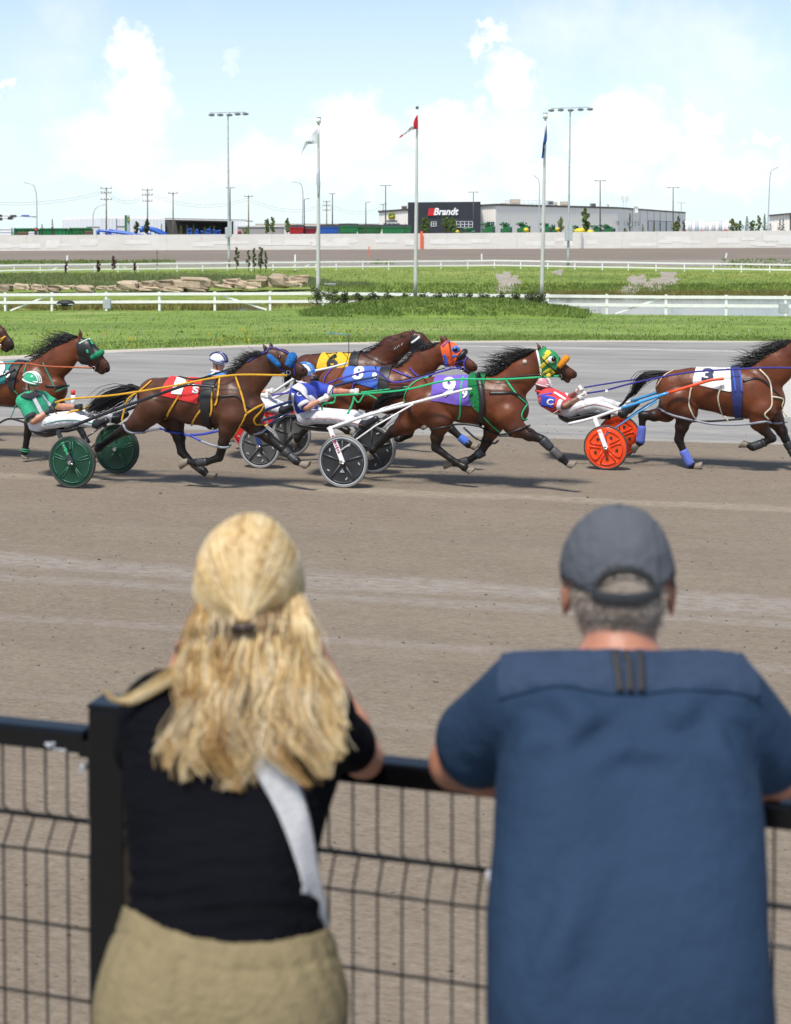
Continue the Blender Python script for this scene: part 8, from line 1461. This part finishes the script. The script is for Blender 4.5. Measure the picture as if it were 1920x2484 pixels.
torso = [Prim(P(1330, 1680, 2.545), P(1700, 1680, 2.545), .064, .064, None, 1, .05), row2(1790, 2.49, 1390, 1660, .112), row2(1930, 2.43, 1385, 1668, .112), row2(2080, 2.375, 1387, 1668, .114), row2(2230, 2.32, 1385, 1660, .116), row2(2380, 2.275, 1385, 1660, .118)]
hips = [row2(2480, 2.26, 1386, 1662, .117), row2(2560, 2.26, 1388, 1662, .116)]
hL, hR = P(1400, 2560, 2.28), P(1665, 2560, 2.28); legs = leg_world(-1, hL, np.array([hL[0]-.02, 2.44, 1.72]), np.array([hL[0]-.02, 2.36, ZA+.085]), np.array([hL[0]-.05, 2.53, ZA+.04]))+leg_world(1, hR, np.array([hR[0]+.02, 2.42, 1.72]), np.array([hR[0]+.03, 2.33, ZA+.085]), np.array([hR[0]+.06, 2.50, ZA+.04]))
for p in legs: p.ra *= 1.12; p.rb *= 1.12
shL, shR = P(1282, 1695, 2.53), P(1752, 1695, 2.50); elL, elR = P(1106, 1850, 2.685), P(1888, 1868, 2.575); wrL, wrR = P(1330, 1905, 2.83), P(1660, 1915, 2.76)
armsM = [Prim(shL, elL, .066, .052, None, 1, .03), Prim(elL, elL+(wrL-elL)*.3, .050, .050, None, 1, .02), Prim(elL+(wrL-elL)*.3, wrL, .050, .031, None, 1, .02), Prim(shR, elR, .066, .052, None, 1, .03), Prim(elR, elR+(wrR-elR)*.3, .050, .050, None, 1, .02), Prim(elR+(wrR-elR)*.3, wrR, .050, .031, None, 1, .02)]
hnd = []; hand(hnd, wrL, nrm(wrL-elL), np.array([0, 1., .2]), UP, 1.05); hand(hnd, wrR, nrm(wrR-elR), np.array([0, 1., .2]), UP, 1.05)
build_sdf('body', head+neck+torso+hips+legs+armsM+hnd, SKINR, ma, .0105, -.003)
for e in (-1, 1): mb = MB(); mb.sphere(mh+np.array([e*.033, .088, .0]), .013, M_WPAINT, 10, 7); mb.sphere(mh+np.array([e*.033, .097, .0]), .006, M_EYE, 8, 6); mb.build('eye', ma)
mb = MB(); mb.tube([mh+np.array([t, .108, -.088]) for t in (-.024, 0, .024)], [.004, .005, .004], M_LIP, 6); mb.build('mouth', ma)
M_TEEM = mat('slate_blue_tee', (.0185, .038, .074), .8, .06, 3, bump=.22, bscale=20, spec=.12); M_YOKE = mat('heather_blue_yoke', (.029, .047, .084), .85, .08, 50, bump=.15, bscale=60, spec=.12); M_STRP = mat('dark_brown_stripe', (.014, .012, .013), .7)
def disp_tm(v):
    q = project(v); d = .005*wavy(v, 11, 7, .4)+.0035*wavy(v, 21, 13, 2.2)
    for (cx, cy, sx, sy, a, fx, fy) in ((1520, 1780, 160, 60, .008, .010, .045), (1360, 1730, 90, 60, .006, .03, -.03), (1680, 1730, 90, 70, .006, -.035, -.02), (1330, 2250, 120, 150, .007, .030, .014), (1260, 1800, 60, 90, .006, .05, .03), (1790, 1830, 60, 90, .006, -.05, .03)):
        d += 1.9*a*np.exp(-((q[:, 0]-cx)/sx)**2-((q[:, 1]-cy)/sy)**2)*np.sin((q[:, 0]-cx)*fx+np.abs(q[:, 0]-1520)*(-.02 if cy == 1780 else 0)+(q[:, 1]-cy)*fy)
    return np.clip(d, -.0085, .02)
slv = [Prim(shL, shL+(elL-shL)*.64, .072, .070, None, 1, .04), Prim(shR, shR+(elR-shR)*.68, .072, .070, None, 1, .04)]
_, tv, tf = build_sdf('t_shirt', torso+hips+slv+[Prim(P(1502, 1660, 2.535), P(1502, 1596, 2.56), .088, .078, None, 1, .04)], M_TEEM, ma, .0095, .010, lambda v: (v[:, 2] > 1.96) & (project(v)[:, 1] > 1572+np.abs(project(v)[:, 0]-1502)*.02), disp_tm, 2, .003, lambda x: 1577+np.abs(x-1502)*.03)
n = vnormals(tv, tf); n = n if np.sum(n*(tv-tv.mean(0))) > 0 else -n
q = project(tv); poly = [(1225, 1560), (1780, 1560), (1836, 1640), (1842, 1706), (1800, 1682), (1713, 1673), (1500, 1684), (1380, 1668), (1300, 1670), (1215, 1696), (1210, 1640)]; front = n[:, 1] < .25
keep = (in_poly(q, poly) & front)[tf].all(1); ids, f2 = submesh(tv, tf, keep); v2 = tv[ids]+n[ids]*.0045; bd = border(f2); sft = snap(q[ids], bd, poly, 14); v2[bd] += np.stack([sft[:, 0]*v2[bd][:, 1]/FPX, np.zeros(len(bd)), -sft[:, 1]*v2[bd][:, 1]/FPX], 1); np_mesh('yoke', v2, f2, M_YOKE, ma)
CROPS['S'] = (0, 0, 1.0)
surf_strip(ma, tv, tf, 'S', [(1216, 1698), (1300, 1673), (1380, 1671), (1500, 1686), (1713, 1676), (1800, 1685), (1842, 1708)], .0035, M_TEEM, 'yoke_seam', .006, 8, .6)
for x0, x1 in ((1489, 1503), (1519, 1527), (1548, 1553)): surf_strip(ma, tv, tf, 'S', [(x0, 1576), ((x0+x1)/2+1, 1630), (x1, 1684)], .0125, M_STRP, 'stripe', .012, 5, .3)
surf_strip(ma, tv, tf, 'S', [(1409, 1580), (1450, 1577), (1502, 1576), (1555, 1577), (1597, 1580)], .012, M_YOKE, 'collar', .004, 6, .4)
build_sdf('shorts', hips+[Prim(hL, np.array([hL[0]-.02, 2.40, 1.80]), .11, .11, None, 1, .05), Prim(hR, np.array([hR[0]+.02, 2.39, 1.80]), .11, .11, None, 1, .05)], mat('charcoal_shorts', (.03, .032, .036), .85, .1), ma, .012, .006, lambda v: (v[:, 2] > 1.72) & (v[:, 2] < 2.0))
for a in (0, 1):
    toe = (np.array([hL[0]-.05, 2.53, ZA+.04]), np.array([hR[0]+.06, 2.50, ZA+.04]))[a]; ank = (np.array([hL[0]-.02, 2.36, ZA+.085]), np.array([hR[0]+.03, 2.33, ZA+.085]))[a]; build_sdf('shoe', [Prim(ank-UP*.02, toe, .048, .044, None, 1, .03), Prim(ank-UP*.04+np.array([0, -.03, 0]), toe-UP*.005, .04, .036, None, 1, .02)], M_LGREY, ma, .010, .004)
# cap with the arched opening at the back
M_CAP = mat('grey_cotton_cap', (.082, .088, .102), .85, .08, 7, bump=.3, bscale=30, spec=.15); M_CAPS = mat('dark_cap_strap', (.022, .026, .030), .7, .1)
capp = [Prim(mh+UP*.004, mh+UP*.004, .093, .093, X_, .95, .02), Prim(mh+np.array([0, .0, .034]), mh+np.array([0, .01, .022]), .088, .094, X_, .95, .03), Prim(mh+np.array([0, -.012, -.012]), mh+np.array([0, -.012, -.012]), .094, .094, X_, .97, .02)]
arch = [(1443, 1436)]+[(1517+72*math.cos(a), 1434-56*math.sin(a)) for a in np.linspace(math.pi, 0, 13)]+[(1590, 1436)]
low = lambda px: np.interp(px, [1360, 1380, 1420, 1470, 1520, 1570, 1600, 1640], [1392, 1412, 1436, 1452, 1456, 1450, 1430, 1395])
def cutcap(v): q = project(v); bk = v[:, 1] < mh[1]+.03; lim = np.where(bk, low(q[:, 0]), 1392); return (q[:, 1] < lim) & ~(in_poly(q, arch) & bk)
def dispcap(v): q = project(v); x = (v[:, 0]-mh[0]); return .0025*wavy(v, 40, 30, 1.1)-.0022*np.exp(-(x/.004)**2)-.002*np.exp(-((np.abs(x)-.062-.02*(mh[2]+.1-v[:, 2]))/.004)**2)+.0025*wavy(v, 23, 55, .3)*np.clip((mh[2]+.03-v[:, 2])/.05, 0, 1)
_, cv, cf = build_sdf('cap', capp, M_CAP, ma, .006, .007, cutcap, dispcap, 2, .003); cap_o = ma.children[-1]
for o in ma.children:
    if o.name.startswith('cap') : cap_o = o
full = [Prim(p.a, p.b, p.ra, p.rb, p.ax, p.sq, p.k) for p in capp]; fv_, ff_ = sdf_mesh(full, .008, .009); n_ = surf_strip
surf_strip(cap_o, fv_, ff_, 'S', [(1436, 1440), (1470, 1448), (1520, 1452), (1566, 1447), (1600, 1432)], .021, M_CAPS, 'adjuster_strap', .003, 6, .14); surf_strip(cap_o, fv_, ff_, 'S', arch[1:-1], .006, M_CAPS, 'arch_binding', .003, 2, .4)
mb = MB(); mb.sphere(mh+UP*.1285, (.009, .009, .005), M_CAPS, 10, 6); mb.build('button', cap_o)
mb = MB(); br = [[mh+np.array([.080*math.sin(a)*(1+.06*t), .075+.085*t*math.cos(a*.8)+.02*math.cos(a), .012-.022*t-.012*abs(math.sin(a))]) for a in np.linspace(-1.2, 1.2, 13)] for t in (0, .5, 1)]; mb.grid(br, M_CAP); bo = mb.build('peak', cap_o); md = bo.modifiers.new('thickness', 'SOLIDIFY'); md.thickness = .004
# cropped grey hair below the cap and behind the arch
M_GREYH = hair_mat('short_grey_hair', [(.2, (.13, .095, .07)), (.55, (.25, .20, .16)), (.95, (.42, .37, .32))], .5)
bv_, bf_ = sdf_mesh(head[:3], .009, .004); bt = BVHTree.FromPolygons(bv_.tolist(), bf_.tolist()); hm = MB(); poly = [(1388, 1405), (1612, 1405), (1616, 1470), (1612, 1532), (1596, 1566), (1565, 1556), (1525, 1528), (1475, 1534), (1432, 1562), (1404, 1545), (1390, 1480)]; rg = np.random.default_rng(8)
pts = rg.uniform((1385, 1370), (1620, 1570), (4700, 2)); pts = pts[in_poly(pts, poly) | in_poly(pts, arch)]
for x, y in pts:
    h = bt.ray_cast(Vector(C0), Vector(ray(x, y)).normalized())
    if h[0] is None: continue
    nn = np.array(h[1]); nn = nn if nn[1] < 0 else -nn; a = np.array(h[0])-nn*.003; d = nrm(nn*.35+np.array([rg.normal()*.25+(x-1500)*.002, -.1, -1])); L_ = rg.uniform(.010, .020); w = X_*.0013; b = a+d*L_+nn*.003
    hm.add([a-w, a+w, b+w*.4, b-w*.4], [(0, 1, 2, 3)], M_GREYH)
hm.build('hair', ma)
mb = MB()
for e in (-1, 1): mb.tube([mh+np.array([e*.100, -.02, -.018]), mh+np.array([e*.104, .01, -.006]), mh+np.array([e*.098, .08, .004])], .0035, M_LEATH, 6)
mb.sphere(mh+np.array([-.035, .100, -.002]), (.03, .006, .02), M_LENS, 12, 7); mb.sphere(mh+np.array([.035, .100, -.002]), (.03, .006, .02), M_LENS, 12, 7); mb.bar(mh+np.array([-.01, .104, .003]), mh+np.array([.01, .104, .003]), .004, .004, M_LEATH); mb.build('sunglasses', ma)
# folded paper
a = [P(1179, 2116, 2.50), P(1224, 2103, 2.50), P(1222, 2150, 2.50), P(1195, 2176, 2.50)]; mb = MB(); mb.prism(a, (.0, .004, 0), mat('white_paper', (.72, .70, .78), .8, .05)); c = [P(1200, 2110, 2.51), P(1240, 2098, 2.51), P(1240, 2165, 2.51), P(1205, 2160, 2.51)]; mb.prism(c, (.0, .003, 0), MATS['white_paper']); lone(mb, 'race_programme', P(1200, 2170, 2.50), 'folded white paper sticking out beside the waist of the man in blue', 'paper')
